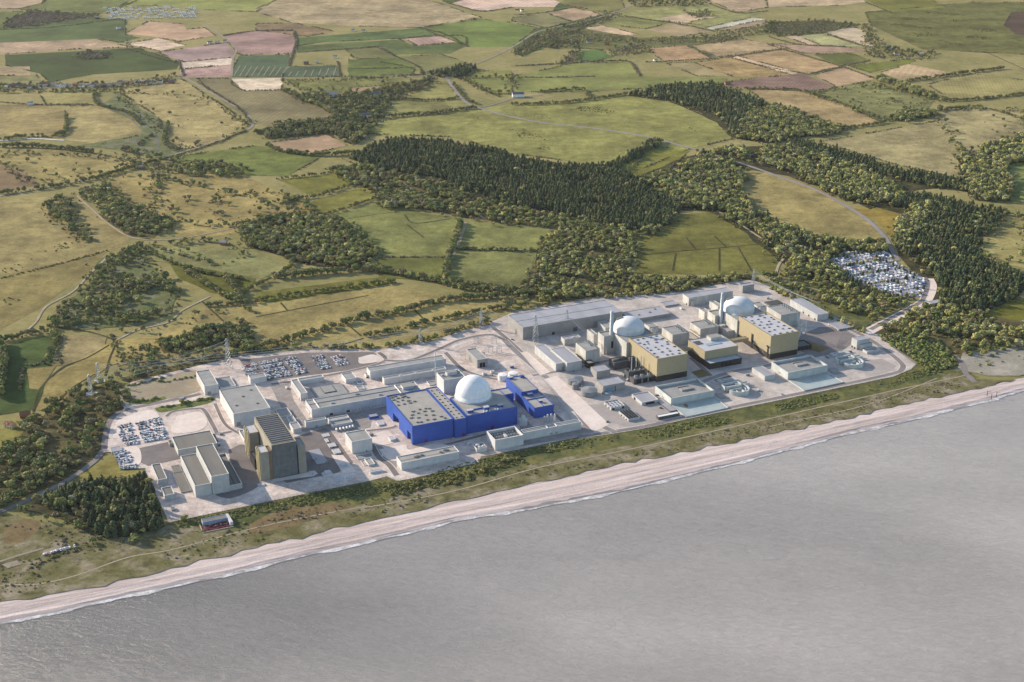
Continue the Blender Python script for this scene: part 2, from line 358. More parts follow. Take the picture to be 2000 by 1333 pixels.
def beach_mat():
    m = bpy.data.materials.new("beach_sand"); m.use_nodes = True; t = m.node_tree; N = t.nodes; L = t.links
    bs = N["Principled BSDF"]; bs.inputs["Roughness"].default_value = .95; bs.inputs["Specular IOR Level"].default_value = .1
    tc = N.new("ShaderNodeTexCoord"); mp = N.new("ShaderNodeMapping"); mp.inputs["Rotation"].default_value = (0, 0, -GRID); L.new(tc.outputs["Object"], mp.inputs[0])
    mp.inputs["Scale"].default_value = (.006, .14, 1)
    mp.vector_type = 'POINT'
    # rotate first, then stretch along the shore
    mp1 = N.new("ShaderNodeMapping"); mp1.inputs["Rotation"].default_value = (0, 0, -GRID); L.new(tc.outputs["Object"], mp1.inputs[0]); mp.inputs["Rotation"].default_value = (0, 0, 0); L.new(mp1.outputs[0], mp.inputs[0])
    n = N.new("ShaderNodeTexNoise"); n.inputs["Scale"].default_value = 1; n.inputs["Detail"].default_value = 7; n.inputs["Roughness"].default_value = .6; n.inputs["Distortion"].default_value = .4; L.new(mp.outputs[0], n.inputs["Vector"])
    cr = N.new("ShaderNodeValToRGB"); e = cr.color_ramp.elements; e[0].position = .34; e[0].color = lin("ab9b94"); e[1].position = .66; e[1].color = lin("dccbc3"); q = e.new(.5); q.color = lin("c7b6ad")
    L.new(n.outputs["Fac"], cr.inputs[0])
    n2 = N.new("ShaderNodeTexNoise"); n2.inputs["Scale"].default_value = .5; n2.inputs["Detail"].default_value = 4; L.new(tc.outputs["Object"], n2.inputs["Vector"])
    r_ = N.new("ShaderNodeMapRange"); r_.inputs[1].default_value = .3; r_.inputs[2].default_value = .7; r_.inputs[3].default_value = .85; r_.inputs[4].default_value = 1.1; L.new(n2.outputs["Fac"], r_.inputs[0])
    mx = N.new("ShaderNodeMixRGB"); mx.blend_type = 'MULTIPLY'; mx.inputs[0].default_value = 1; L.new(cr.outputs[0], mx.inputs[1]); L.new(r_.outputs[0], mx.inputs[2])
    L.new(mx.outputs[0], bs.inputs["Base Color"]); return m
rows = []
for t, z in ((0, .06), (.08, .05), (.2, -.15), (.35, -.35), (.45, -.2), (.55, -.7), (.7, -1.3), (.8, -1.2), (.88, -2.0), (1.0, -2.95), (1.12, -3.6)):
    rows.append([(a[0]+(b[0]-a[0])*t+random.uniform(-1, 1), a[1]+(b[1]-a[1])*t+random.uniform(-1, 1), z+random.uniform(-.12, .12)*(0 < t < 1)) for a, b in zip(vl, wl)])
tag(strip_mesh("beach", rows, beach_mat()), "long pinkish shingle beach between dunes and grey sea", "beach", kind="structure")

def sea_mat():
    m = bpy.data.materials.new("sea_water"); m.use_nodes = True; t = m.node_tree; N = t.nodes; L = t.links
    bs = N["Principled BSDF"]; bs.inputs["Roughness"].default_value = .22; bs.inputs["Specular IOR Level"].default_value = .5
    tc = N.new("ShaderNodeTexCoord"); mp = N.new("ShaderNodeMapping"); mp.inputs["Rotation"].default_value = (0, 0, R(12)); L.new(tc.outputs["Object"], mp.inputs[0])
    mp2 = N.new("ShaderNodeMapping"); mp2.inputs["Scale"].default_value = (.45, 1, 1); L.new(mp.outputs[0], mp2.inputs[0])
    n = N.new("ShaderNodeTexNoise"); n.inputs["Scale"].default_value = .16; n.inputs["Detail"].default_value = 7; n.inputs["Roughness"].default_value = .85; n.inputs["Distortion"].default_value = .5; L.new(mp2.outputs[0], n.inputs["Vector"])
    nb = N.new("ShaderNodeTexNoise"); nb.inputs["Scale"].default_value = .0035; nb.inputs["Detail"].default_value = 4; L.new(mp2.outputs[0], nb.inputs["Vector"])
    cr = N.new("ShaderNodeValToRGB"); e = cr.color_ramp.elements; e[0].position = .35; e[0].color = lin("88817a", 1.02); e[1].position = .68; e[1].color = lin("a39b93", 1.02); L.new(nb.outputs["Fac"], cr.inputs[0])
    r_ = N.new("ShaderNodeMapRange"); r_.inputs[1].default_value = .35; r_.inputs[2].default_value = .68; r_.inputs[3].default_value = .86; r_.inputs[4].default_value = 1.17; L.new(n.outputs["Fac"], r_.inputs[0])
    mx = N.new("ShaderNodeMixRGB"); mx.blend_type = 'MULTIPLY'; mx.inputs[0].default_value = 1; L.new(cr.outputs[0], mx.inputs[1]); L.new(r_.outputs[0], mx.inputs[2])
    sp = N.new("ShaderNodeSeparateXYZ"); L.new(tc.outputs["Object"], sp.inputs[0]); rg = N.new("ShaderNodeMapRange"); rg.inputs[1].default_value = -520; rg.inputs[2].default_value = 120; rg.inputs[3].default_value = .42; rg.inputs[4].default_value = 1.13; L.new(sp.outputs[0], rg.inputs[0])  # sky reflection and lens falloff painted into the water colour, darker to the left
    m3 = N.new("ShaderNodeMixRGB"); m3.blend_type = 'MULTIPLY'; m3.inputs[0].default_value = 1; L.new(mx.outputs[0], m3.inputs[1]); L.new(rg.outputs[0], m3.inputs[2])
    L.new(m3.outputs[0], bs.inputs["Base Color"])
    bp = N.new("ShaderNodeBump"); bp.inputs["Distance"].default_value = 1.6; bp.inputs["Strength"].default_value = .8; L.new(n.outputs["Fac"], bp.inputs["Height"]); L.new(bp.outputs[0], bs.inputs["Normal"]); return m
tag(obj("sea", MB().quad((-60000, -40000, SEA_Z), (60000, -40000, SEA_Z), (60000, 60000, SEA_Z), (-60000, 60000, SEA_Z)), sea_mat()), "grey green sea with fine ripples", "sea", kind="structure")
def foam_mat():
    m = bpy.data.materials.new("surf_foam"); m.use_nodes = True; t = m.node_tree; N = t.nodes; L = t.links
    bs = N["Principled BSDF"]; bs.inputs["Base Color"].default_value = (.74, .72, .70, 1); bs.inputs["Roughness"].default_value = .9
    tc = N.new("ShaderNodeTexCoord"); n = N.new("ShaderNodeTexNoise"); n.inputs["Scale"].default_value = .09; n.inputs["Detail"].default_value = 6; n.inputs["Roughness"].default_value = .7; L.new(tc.outputs["Object"], n.inputs["Vector"])
    r_ = N.new("ShaderNodeMapRange"); r_.inputs[1].default_value = .26; r_.inputs[2].default_value = .66; L.new(n.outputs["Fac"], r_.inputs[0]); L.new(r_.outputs[0], bs.inputs["Alpha"]); return m
fw = resample(wl, 420); ph = [random.uniform(-1, 1) for _ in range(60)]
def wob(i, s, a): return a*(math.sin(i*.21*s)+.6*math.sin(i*.53*s+1)+.5*ph[(i*3) % 60])
FM = foam_mat()
tag(strip_mesh("surf_foam", [[(x+EW[0]*(1.8+wob(i, 1, 1.0)), y+EW[1]*(1.8+wob(i, 1, 1.0)), SEA_Z+.85) for i, (x, y) in enumerate(fw)], [(x-EW[0]*(2.6+wob(i, 1.3, 1.9)), y-EW[1]*(2.6+wob(i, 1.3, 1.9)), SEA_Z+.45) for i, (x, y) in enumerate(fw)]], FM), "white surf line breaking along the shingle beach", "surf", kind="stuff")

WETM = mat("wet_sand", "7f746c", "948880", .06, rough=.35, spec=.5)
i0 = [random.uniform(3, 11) for _ in fw]
i1 = [sum(i0[max(0, i-4):i+5])/len(i0[max(0, i-4):i+5]) for i in range(len(fw))]
tag(strip_mesh("wet_sand", [[(x+EW[0]*i1[i], y+EW[1]*i1[i], SEA_Z+.25+i1[i]*.085) for i, (x, y) in enumerate(fw)], [(x-EW[0]*2, y-EW[1]*2, SEA_Z+.2) for i, (x, y) in enumerate(fw)]], WETM), "dark wet sand along the edge of the surf", "sand", kind="structure")
# ------------------------------------------------------------------ fields and open ground (sheets, each a little above the last)
LEVEL = [0.06]
def nxt(): LEVEL[0] += .005; return LEVEL[0]
def organic(ps, amp=2.5, step=40):
    out = []; n = len(ps)
    for i in range(n):
        a = ps[i]; b = ps[(i+1) % n]; d = math.hypot(b[0]-a[0], b[1]-a[1]); k = max(1, int(d/step))
        nx, ny = -(b[1]-a[1])/max(d, .01), (b[0]-a[0])/max(d, .01)
        for j in range(k):
            t = j/k; w = random.uniform(-amp, amp) if j else 0
            out.append((a[0]+(b[0]-a[0])*t+nx*w, a[1]+(b[1]-a[1])*t+ny*w))
    return out
def sheet(name, px, m, label, cat=None, amp=2.5, kind="structure", z=None, fr='O', group=None, smooth=False, step=40):
    q = [U(P(fr, p)) for p in px]
    if smooth: q = catmull(q+[q[0]], 5)[:-1]
    if amp: q = organic(q, amp, step)
    zz = z if z is not None else nxt()
    return tag(obj(name, MB().quad(*[(x, y, zz) for x, y in q]), m), label, cat or name.replace('_', ' '), group, kind)
def lighter(h, d): return ''.join('%02x' % max(0, min(255, int(int(h[i:i+2], 16)*d))) for i in (0, 2, 4))
_fm = {}
def fmat(h, stripe=None):
    key = (h, stripe); r_, g_, b_ = [int(h[i:i+2], 16) for i in (0, 2, 4)]
    kk = (.86, .80, .72) if g_ >= r_ else (.78, .77, .74) if b_ > .62*r_ else (.70, .76, .84)
    if key not in _fm: _fm[key] = ground_mat("field_"+h+("_rows" if stripe else ""), lighter(h, .86), lighter(h, 1.12), h, big=.008 if not stripe else .006, mid=.035, fine=.16, stripe=stripe, amt=.85 if not stripe else .5, spots=(.02, .63, .72) if not stripe else None, k=kk)
    return _fm[key]
def warm(h):
    r, g, b = [int(h[i:i+2], 16) for i in (0, 2, 4)]
    if g >= r: return "green"
    if b > .72*r: return "pale pinkish" if r > 190 else "mauve brown"
    if r > 185: return "pale straw"
    if b > .62*r: return "tan"
    return "golden" if r > 150 else "olive"
FIELDS = [
 ("b09a80", [(-60, -10), (90, -10), (80, 10), (35, 18), (-60, 18)]), ("6b7444", [(85, 5), (100, -12), (280, -12), (230, 15), (195, 28), (100, 25), (30, 18)]),
 ("98954f", [(228, 15), (290, -14), (560, -14), (500, 24), (400, 20), (330, 10)]), ("5f5143", [(12, 55), (15, 40), (60, 23), (195, 30), (170, 34), (60, 53)]),
 ("5f6a3c", [(-60, 22), (58, 24), (45, 36), (15, 40), (8, 58), (-60, 58)]), ("56663d", [(40, 52), (165, 35), (195, 35), (245, 40), (245, 68), (275, 74), (235, 84), (190, 76), (-60, 88), (-60, 68)]),
 ("b29a7f", [(-60, 86), (190, 77), (215, 85), (262, 93), (140, 97), (10, 107), (-60, 104)]), ("47552f", [(10, 108), (270, 94), (350, 122), (345, 136), (180, 146), (95, 162), (80, 145), (60, 140), (10, 128)], (.5, 9, .12)),
 ("b5a07c", [(-40, 132), (58, 130), (60, 147), (-40, 150)]), ("8d8453", [(-40, 150), (70, 147), (85, 162), (-40, 168)]),
 ("c0a184", [(245, 66), (290, 42), (360, 48), (365, 58), (400, 55), (420, 70), (350, 82), (300, 72)]), ("d3bba3", [(245, 86), (310, 75), (362, 89), (310, 100)]),
 ("a8908a", [(305, 103), (440, 84), (458, 100), (455, 113), (358, 121)]), ("d8c5b0", [(355, 122), (457, 113), (457, 126), (352, 136)]), ("b3958b", [(350, 137), (457, 127), (450, 150), (352, 153)]),
 ("a5887f", [(437, 70), (500, 60), (571, 61), (577, 80), (575, 105), (500, 107), (465, 106)]), ("55684e", [(458, 128), (467, 109), (567, 108), (563, 130), (550, 150), (452, 152)], (1.2, 16, .12)),
 ("55674f", [(556, 140), (565, 131), (660, 129), (662, 150), (550, 151)], (1.5, 20, .12)), ("d9c7ae", [(452, 154), (553, 153), (550, 176), (475, 178), (452, 165)]),
 ("8d7d56", [(385, 154), (452, 154), (475, 178), (553, 177), (600, 195), (650, 225), (640, 242), (540, 255), (480, 230), (412, 182)], (.2, 14, .1)),
 ("b29c64", [(225, 175), (355, 155), (400, 185), (440, 210), (486, 245), (430, 280), (350, 293), (320, 270), (310, 230)]), ("ad9760", [(130, 208), (190, 207), (250, 228), (273, 248), (272, 265), (200, 282), (130, 275)]),
 ("a68f5a", [(-60, 200), (75, 205), (128, 210), (125, 270), (60, 268), (-60, 262)]), ("a5945a", [(75, 180), (185, 182), (185, 203), (90, 205)]),
 ("a89359", [(-60, 293), (90, 290), (180, 300), (280, 320), (200, 345), (85, 365), (70, 350), (-60, 322)]), ("8b7659", [(-60, 325), (0, 325), (45, 335), (78, 362), (-60, 384)], (.9, 12, .12)),
 ("a99258", [(200, 345), (240, 338), (480, 345), (560, 380), (610, 412), (500, 448), (370, 470), (300, 420), (232, 390)]), ("a4905a", [(-80, 395), (90, 385), (145, 380), (200, 430), (263, 465), (220, 490), (100, 520), (-80, 552)]),
 ("98854f", [(-80, 552), (0, 540), (208, 493), (172, 532), (80, 602), (-80, 690)]),
 ("ab9a78", [(500, 18), (570, -12), (800, -12), (940, 35), (820, 55), (700, 52), (570, 45), (510, 27)]), ("55652f", [(835, -12), (960, -12), (930, 0), (880, 9)]),
 ("d6bba8", [(878, 8), (935, -10), (1060, -10), (1110, 14), (1000, 14), (938, 23)], (.3, 18, .1)), ("6f8045", [(820, 55), (940, 38), (1000, 45), (1050, 55), (1000, 92), (915, 92)]),
 ("5d7044", [(578, 75), (740, 62), (820, 55), (855, 68), (785, 76), (640, 82), (580, 90)]), ("8f7b5c", [(500, 47), (575, 46), (655, 62), (600, 72), (500, 60)]), ("c6a695", [(790, 76), (855, 70), (890, 82), (815, 90)]),
 ("5f6e42", [(580, 90), (780, 78), (812, 91), (895, 84), (908, 92), (880, 105), (770, 107), (740, 91), (580, 103)]), ("7d7c50", [(675, 97), (735, 92), (775, 112), (860, 107), (912, 122), (830, 143), (790, 130), (690, 113)], (.8, 16, .15)),
 ("66733f", [(680, 118), (770, 112), (815, 130), (805, 146), (680, 150)]), ("868047", [(560, 157), (800, 152), (740, 172), (700, 184), (650, 186), (585, 176)]), ("a08a6b", [(680, 172), (745, 168), (735, 180), (690, 185)]),
 ("9b8f52", [(765, 190), (830, 162), (872, 158), (893, 188), (880, 196)]), ("8f8747", [(905, 154), (930, 140), (1000, 138), (1000, 184), (968, 186)]), ("938a50", [(680, 200), (760, 195), (900, 195), (930, 208), (800, 222), (710, 230)]),
 ("4f6138", [(1000, 92), (1050, 58), (1090, 8), (1200, 28), (1140, 55), (1060, 60), (1090, 84), (1020, 110)]), ("7a7a4c", [(1090, 8), (1120, -10), (1210, -10), (1220, 18), (1172, 28), (1115, 14)]), ("b39a7c", [(1065, 25), (1120, 15), (1180, 28), (1115, 42)]),
 ("8a8053", [(1000, 35), (1065, 27), (1115, 43), (1070, 55), (1000, 42)]), ("8f9260", [(1200, 25), (1300, 15), (1380, 8), (1440, 28), (1500, 22), (1390, 52), (1340, 46), (1250, 37)]), ("b39d80", [(1380, 0), (1400, -10), (1490, -10), (1500, 15), (1440, 25)]),
 ("cdb595", [(1285, 37), (1340, 27), (1400, 33), (1330, 47)]), ("c2c4b4", [(1377, 55), (1470, 35), (1495, 38), (1395, 59)]), ("a08c74", [(1400, 60), (1500, 38), (1500, 48), (1410, 62)]),
 ("8d884c", [(1170, 47), (1210, 32), (1310, 45), (1260, 57)]), ("cfb594", [(1142, 55), (1175, 50), (1248, 68), (1215, 71)]), ("a89573", [(1262, 58), (1320, 48), (1395, 62), (1330, 72)]),
 ("6d7048", [(1060, 62), (1140, 57), (1250, 74), (1440, 72), (1400, 85), (1280, 92), (1200, 100), (1100, 92)]), ("57713f", [(1128, 100), (1170, 98), (1200, 112), (1160, 120), (1125, 120)]), ("b39571", [(1258, 95), (1340, 90), (1388, 114), (1300, 122)]),
 ("b29c78", [(1350, 90), (1450, 77), (1540, 94), (1400, 112)]), ("a3946c", [(1300, 124), (1350, 122), (1430, 150), (1360, 149)]), ("b3935f", [(1355, 123), (1425, 113), (1545, 147), (1500, 151), (1430, 150)]), ("d3b899", [(1425, 113), (1440, 110), (1560, 143), (1545, 147)]),
 ("b59a73", [(1440, 110), (1530, 98), (1640, 130), (1580, 145)]), ("8d7468", [(1425, 160), (1500, 150), (1570, 145), (1630, 170), (1610, 179), (1420, 172)], (.4, 12, .1)), ("b49a7a", [(1590, 147), (1650, 132), (1710, 155), (1632, 170)]),
 ("7b7a35", [(1660, 130), (1770, 116), (1790, 120), (1700, 143)]), ("c0a883", [(1720, 142), (1775, 126), (1865, 145), (1770, 160)]), ("737139", [(1590, 107), (1660, 105), (1700, 118), (1640, 130)]),
 ("6b6d40", [(1690, 25), (1900, 5), (2060, 5), (2060, 110), (1900, 102), (1800, 96), (1700, 50)]), ("c9b79a", [(1605, 65), (1665, 52), (1690, 62), (1710, 90), (1690, 92)]), ("a3a579", [(1555, 70), (1605, 66), (1690, 93), (1600, 88)]),
 ("cbb197", [(1530, 71), (1560, 70), (1600, 88), (1575, 87)]), ("ad917c", [(1505, 86), (1640, 92), (1715, 100), (1570, 105)]), ("55563f", [(1500, 45), (1600, 40), (1680, 48), (1600, 65), (1520, 72), (1495, 62)]),
 ("77793c", [(1690, 0), (1700, -10), (1800, -8), (1850, 15), (1740, 25)], (2.2, 26, .15)), ("bda98a", [(1500, 0), (1510, -10), (1680, -10), (1690, 5), (1640, 11), (1500, 15)]), ("5a4a3c", [(1975, 25), (2060, 20), (2060, 75), (1985, 68), (1960, 50)]),
 ("a8936a", [(1460, 175), (1560, 178), (1650, 205), (1718, 240), (1650, 250), (1500, 205)]), ("8a8450", [(1580, 180), (1700, 160), (1830, 190), (1810, 215), (1730, 238), (1650, 205)]), ("a8975d", [(1810, 165), (1900, 145), (2060, 165), (2060, 178), (1920, 195), (1850, 192)]),
 ("ad9a68", [(1600, 278), (1830, 237), (1850, 216), (1900, 212), (2060, 226), (2060, 262), (1870, 310), (1888, 352), (1870, 348), (1750, 322)]), ("8f8c4c", [(910, 155), (1000, 150), (1120, 125), (1230, 122), (1250, 150), (1420, 153), (1420, 164), (1240, 174), (1150, 180), (1000, 180)]),
 ("98904f", [(720, 240), (900, 217), (980, 207), (1220, 187), (1300, 197), (1420, 242), (1440, 270), (1350, 290), (1230, 340), (1280, 278), (1180, 325), (1000, 300), (880, 268), (730, 262)]), ("7c7f40", [(1205, 325), (1285, 287), (1348, 295), (1290, 345), (1230, 345)]),
 ("a8935a", [(1445, 345), (1480, 330), (1540, 345), (1640, 395), (1700, 430), (1738, 470), (1560, 462), (1510, 440), (1450, 390)]), ("a0863f", [(1660, 408), (1790, 408), (1792, 430), (1745, 468), (1710, 430)]), ("a39359", [(1898, 492), (1960, 420), (2060, 412), (2060, 535), (1940, 512)]),
 ("7f8a52", [(1955, 325), (2060, 290), (2060, 405), (1970, 392)]), ("7b7c38", [(1895, 618), (2060, 560), (2060, 645), (1930, 645)]), ("70713d", [(1238, 535), (1255, 462), (1330, 420), (1390, 415), (1500, 475), (1537, 492), (1512, 538)]),
 ("878349", [(908, 433), (1078, 445), (1050, 490), (893, 487)]), ("85814a", [(888, 490), (1050, 493), (1018, 568), (878, 550)]), ("88854a", [(660, 432), (800, 412), (905, 430), (880, 502), (740, 505), (700, 470)]), ("757439", [(735, 506), (880, 505), (858, 552), (740, 542)]),
 ("797b3d", [(545, 352), (680, 338), (722, 350), (612, 386)]), ("7e7e42", [(600, 397), (740, 358), (775, 373), (640, 420), (620, 425)]), ("807f44", [(640, 424), (790, 382), (840, 405), (665, 430)]), ("6f7a42", [(320, 310), (500, 285), (640, 300), (560, 345), (430, 342)]), ("b09578", [(520, 280), (640, 264), (678, 285), (600, 303), (540, 297)], (.7, 9, .15)),
 ("a8935a", [(400, 600), (560, 585), (760, 560), (860, 575), (990, 590), (1000, 622), (900, 650), (700, 692), (480, 690), (240, 722), (215, 690), (310, 650)]), ("6d6f36", [(500, 572), (760, 540), (775, 552), (540, 592), (500, 590)]), ("4b5e33", [(-60, 700), (50, 665), (120, 650), (100, 720), (70, 800), (-60, 822)]),
 ("a28d5e", [(120, 655), (210, 655), (200, 690), (130, 715), (100, 715)]), ("ab9458", [(52, 722), (110, 715), (75, 762), (58, 760)]), ("ab9458", [(215, 667), (310, 655), (310, 690), (215, 715), (150, 760), (95, 805), (70, 802), (90, 745)]), ("918a54", [(265, 505), (290, 478), (500, 490), (562, 525), (510, 545), (330, 515)]),
 ("63682f", [(330, 512), (500, 545), (475, 580), (410, 572), (350, 545)]), ("a1914d", [(140, 938), (180, 915), (225, 890), (240, 920), (285, 922), (290, 930), (200, 948)]), ("8d8142", [(0, 840), (40, 830), (60, 900), (0, 905)]),
]
for i, f in enumerate(FIELDS):
    if len(f) == 2 and sum(p_[1] for p_ in f[1])/len(f[1]) < 180 and i % 5 in (0, 2): f = (f[0], f[1], ((i*.7) % 3.1, 10+(i*3) % 12, .1))
    w = warm(f[0]); cx = sum(p[0] for p in f[1])/len(f[1]); cy = sum(p[1] for p in f[1])/len(f[1])
    where = "far inland near the top of the view" if cy < 120 else "inland beyond the woods" if cy < 320 else "between the woods and the power stations"
    side = "west" if cx < 667 else "middle" if cx < 1333 else "east"
    sheet("field", f[1], fmat(f[0], f[2] if len(f) > 2 else None), "%s %s field %s, %s part" % (w, "ploughed" if len(f) > 2 else "hedged", where, side), "field", group="farm fields")

SCRUB = ground_mat("scrub_floor", "4d4a2b", "7d6b40", "645a35", big=.03, mid=.12, spots=(.08, .55, .6))
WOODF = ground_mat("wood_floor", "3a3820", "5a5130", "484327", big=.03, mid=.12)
MARSH = ground_mat("marsh_floor", "5f6838", "857f5c", "70703f", big=.03, mid=.08)
DUNE = ground_mat("dune_grass_ground", "6c6539", "a08f6e", "80764b", big=.03, mid=.09, fine=.5, spots=(.05, .54, .6), amt=.8)
DUNEG = ground_mat("green_dune_ground", "585a31", "80763f", "6a683a", big=.025, mid=.1, fine=.5, spots=(.06, .55, .55))
BRACK = ground_mat("bracken_ground", "75633f", "917a52", "826c46", big=.04, mid=.12, spots=(.08, .55, .65))
MOOR = ground_mat("sandy_heath", "a0957c", "b9aa90", "a1967a", big=.02, mid=.1, spots=(.05, .58, .6))
GRAVEL = ground_mat("gravel_lot_ground", "9c8f7c", "aca08b", big=.02, mid=.3, amt=.3, k=(.84, .83, .78))
sheet("dunes", [(-300, 1232), (-300, 1090), (0, 1003), (190, 1045), (320, 1024), (500, 985), (720, 941), (940, 893), (1140, 855), (1250, 836), (1500, 783), (1745, 735), (1790, 705), (1870, 690), (1905, 742), (1985, 742), (1880, 766), (1740, 797), (1600, 830), (1500, 849), (1400, 871), (1200, 909), (1050, 941), (930, 972), (850, 988), (750, 1012), (630, 1040), (500, 1071), (420, 1091), (332, 1111), (255, 1130), (178, 1149), (90, 1163), (0, 1176)], DUNE, "grassy dunes between the power stations and the beach", amp=5, step=14)
sheet("dunes", [(330, 1024), (500, 987), (720, 943), (950, 895), (1145, 858), (1260, 836), (1500, 785), (1740, 737), (1800, 708), (1870, 720), (1830, 745), (1650, 783), (1400, 836), (1200, 876), (1050, 905), (900, 940), (760, 975), (600, 1005), (470, 1040)], DUNEG, "dark green scrubby bank in front of the power stations", amp=4)
sheet("heath", [(480, 1030), (540, 1000), (630, 985), (690, 990), (620, 1015), (540, 1035), (490, 1045)], BRACK, "rusty bracken patch below the reactor tower", amp=4, smooth=True)
sheet("heath", [(10, 1025), (60, 1015), (80, 1030), (40, 1062), (8, 1060)], BRACK, "rusty bracken patch left of the pine plantation", amp=4, smooth=True)
sheet("heath", [(1860, 720), (1880, 690), (2060, 668), (2060, 720), (1990, 735), (1930, 735)], MOOR, "pale sandy heath above the beach, far end", amp=4)
sheet("heath", [(1900, 668), (1930, 640), (2060, 615), (2060, 660), (1960, 665)], MOOR, "pale sandy heath behind the dune bushes", amp=4)
sheet("marsh", [(230, 185), (275, 215), (330, 240), (325, 285), (370, 295), (330, 312), (200, 290), (150, 285), (275, 265), (272, 240), (195, 205)], MARSH, "reedy marsh with winding channels between golden fields", amp=5)
WOODS_FLOOR = []
def floor(px, m, label): sheet("wood_floor", px, m, label, "ground", amp=5)
# wood floors
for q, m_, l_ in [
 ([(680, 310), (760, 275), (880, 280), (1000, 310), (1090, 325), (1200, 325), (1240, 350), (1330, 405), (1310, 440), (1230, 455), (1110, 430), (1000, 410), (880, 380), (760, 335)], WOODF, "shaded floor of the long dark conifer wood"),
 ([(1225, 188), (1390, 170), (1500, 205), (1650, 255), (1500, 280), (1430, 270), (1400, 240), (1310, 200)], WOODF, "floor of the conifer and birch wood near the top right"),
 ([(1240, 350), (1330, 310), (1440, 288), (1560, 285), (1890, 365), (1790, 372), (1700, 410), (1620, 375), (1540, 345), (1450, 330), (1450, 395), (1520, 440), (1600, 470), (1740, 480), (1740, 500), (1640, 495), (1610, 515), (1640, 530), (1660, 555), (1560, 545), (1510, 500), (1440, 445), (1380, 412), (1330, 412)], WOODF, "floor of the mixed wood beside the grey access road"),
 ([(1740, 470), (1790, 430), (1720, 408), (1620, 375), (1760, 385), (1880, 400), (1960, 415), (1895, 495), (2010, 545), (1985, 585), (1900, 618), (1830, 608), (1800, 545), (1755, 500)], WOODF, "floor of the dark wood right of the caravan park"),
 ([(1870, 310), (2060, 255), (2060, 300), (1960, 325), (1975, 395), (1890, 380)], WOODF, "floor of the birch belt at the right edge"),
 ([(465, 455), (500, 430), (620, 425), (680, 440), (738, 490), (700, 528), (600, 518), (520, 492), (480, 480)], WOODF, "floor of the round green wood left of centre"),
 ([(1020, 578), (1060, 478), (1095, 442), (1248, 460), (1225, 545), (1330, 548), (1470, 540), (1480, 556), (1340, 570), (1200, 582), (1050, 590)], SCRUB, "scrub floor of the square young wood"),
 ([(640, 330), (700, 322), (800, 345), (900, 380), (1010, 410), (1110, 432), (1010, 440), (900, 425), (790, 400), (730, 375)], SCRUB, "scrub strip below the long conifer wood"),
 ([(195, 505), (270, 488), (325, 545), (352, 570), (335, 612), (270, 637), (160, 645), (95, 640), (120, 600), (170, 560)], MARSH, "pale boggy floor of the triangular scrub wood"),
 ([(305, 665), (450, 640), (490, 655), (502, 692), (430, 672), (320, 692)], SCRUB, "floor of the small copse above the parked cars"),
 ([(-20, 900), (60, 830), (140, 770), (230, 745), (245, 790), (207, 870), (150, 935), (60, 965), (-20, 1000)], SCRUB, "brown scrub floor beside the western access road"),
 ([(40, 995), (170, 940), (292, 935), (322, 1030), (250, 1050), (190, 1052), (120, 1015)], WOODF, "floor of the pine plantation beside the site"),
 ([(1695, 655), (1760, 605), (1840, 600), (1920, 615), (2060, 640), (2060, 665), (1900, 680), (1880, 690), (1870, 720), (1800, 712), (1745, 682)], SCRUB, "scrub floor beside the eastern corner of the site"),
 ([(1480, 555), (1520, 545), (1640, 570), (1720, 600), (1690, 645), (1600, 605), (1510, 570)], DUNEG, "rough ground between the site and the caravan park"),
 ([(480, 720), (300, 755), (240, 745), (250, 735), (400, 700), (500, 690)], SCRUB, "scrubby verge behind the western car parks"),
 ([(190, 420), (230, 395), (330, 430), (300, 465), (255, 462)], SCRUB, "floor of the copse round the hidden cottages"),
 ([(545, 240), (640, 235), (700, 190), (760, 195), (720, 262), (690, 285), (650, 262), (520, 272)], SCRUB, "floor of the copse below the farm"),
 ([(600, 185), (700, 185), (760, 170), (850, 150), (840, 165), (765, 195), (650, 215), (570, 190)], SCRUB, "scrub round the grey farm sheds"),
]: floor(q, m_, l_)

ASPH = ground_mat("worn_asphalt", "857b76", "968b84", None, big=.03, mid=.2, amt=.25, k=(.80, .83, .86))
ASPHD = ground_mat("site_asphalt", "7a716d", "8b817b", None, big=.03, mid=.2, amt=.22, k=(.80, .83, .86))
LANE = ground_mat("pale_lane", "b5a99a", "a39684", None, big=.03, mid=.2, amt=.3, k=(.62, .62, .60))
ROADG = ground_mat("grey_road", "8d8583", "9a9290", None, big=.03, mid=.3, amt=.2, k=(.82, .82, .82))
TRACK = ground_mat("sandy_track", "bda98a", "a8946f", None, big=.03, mid=.2, amt=.3)
DITCH = ground_mat("dark_ditch", "3c3a22", "5a5132", None, big=.03, mid=.2, amt=.3)
ROADS = []
def ribbon(name, px, w, m, label, kind="structure", z=None, smooth=True, fr='O', cat=None, keep=True):
    q = [U(P(fr, p)) for p in px]
    if smooth: q = catmull(q, 6)
    if keep: ROADS.append((np.array(q), w/2))
    zz = z if z is not None else nxt(); a = []; b = []
    for i in range(len(q)):
        p0 = q[max(0, i-1)]; p1 = q[min(len(q)-1, i+1)]; d = math.hypot(p1[0]-p0[0], p1[1]-p0[1]) or 1
        nx, ny = -(p1[1]-p0[1])/d*w/2, (p1[0]-p0[0])/d*w/2
        a.append((q[i][0]-nx, q[i][1]-ny, zz)); b.append((q[i][0]+nx, q[i][1]+ny, zz))
    return tag(strip_mesh(name, [a, b], m), label, cat or name.replace('_', ' '), None, kind)
LEVEL[0] = 0.7
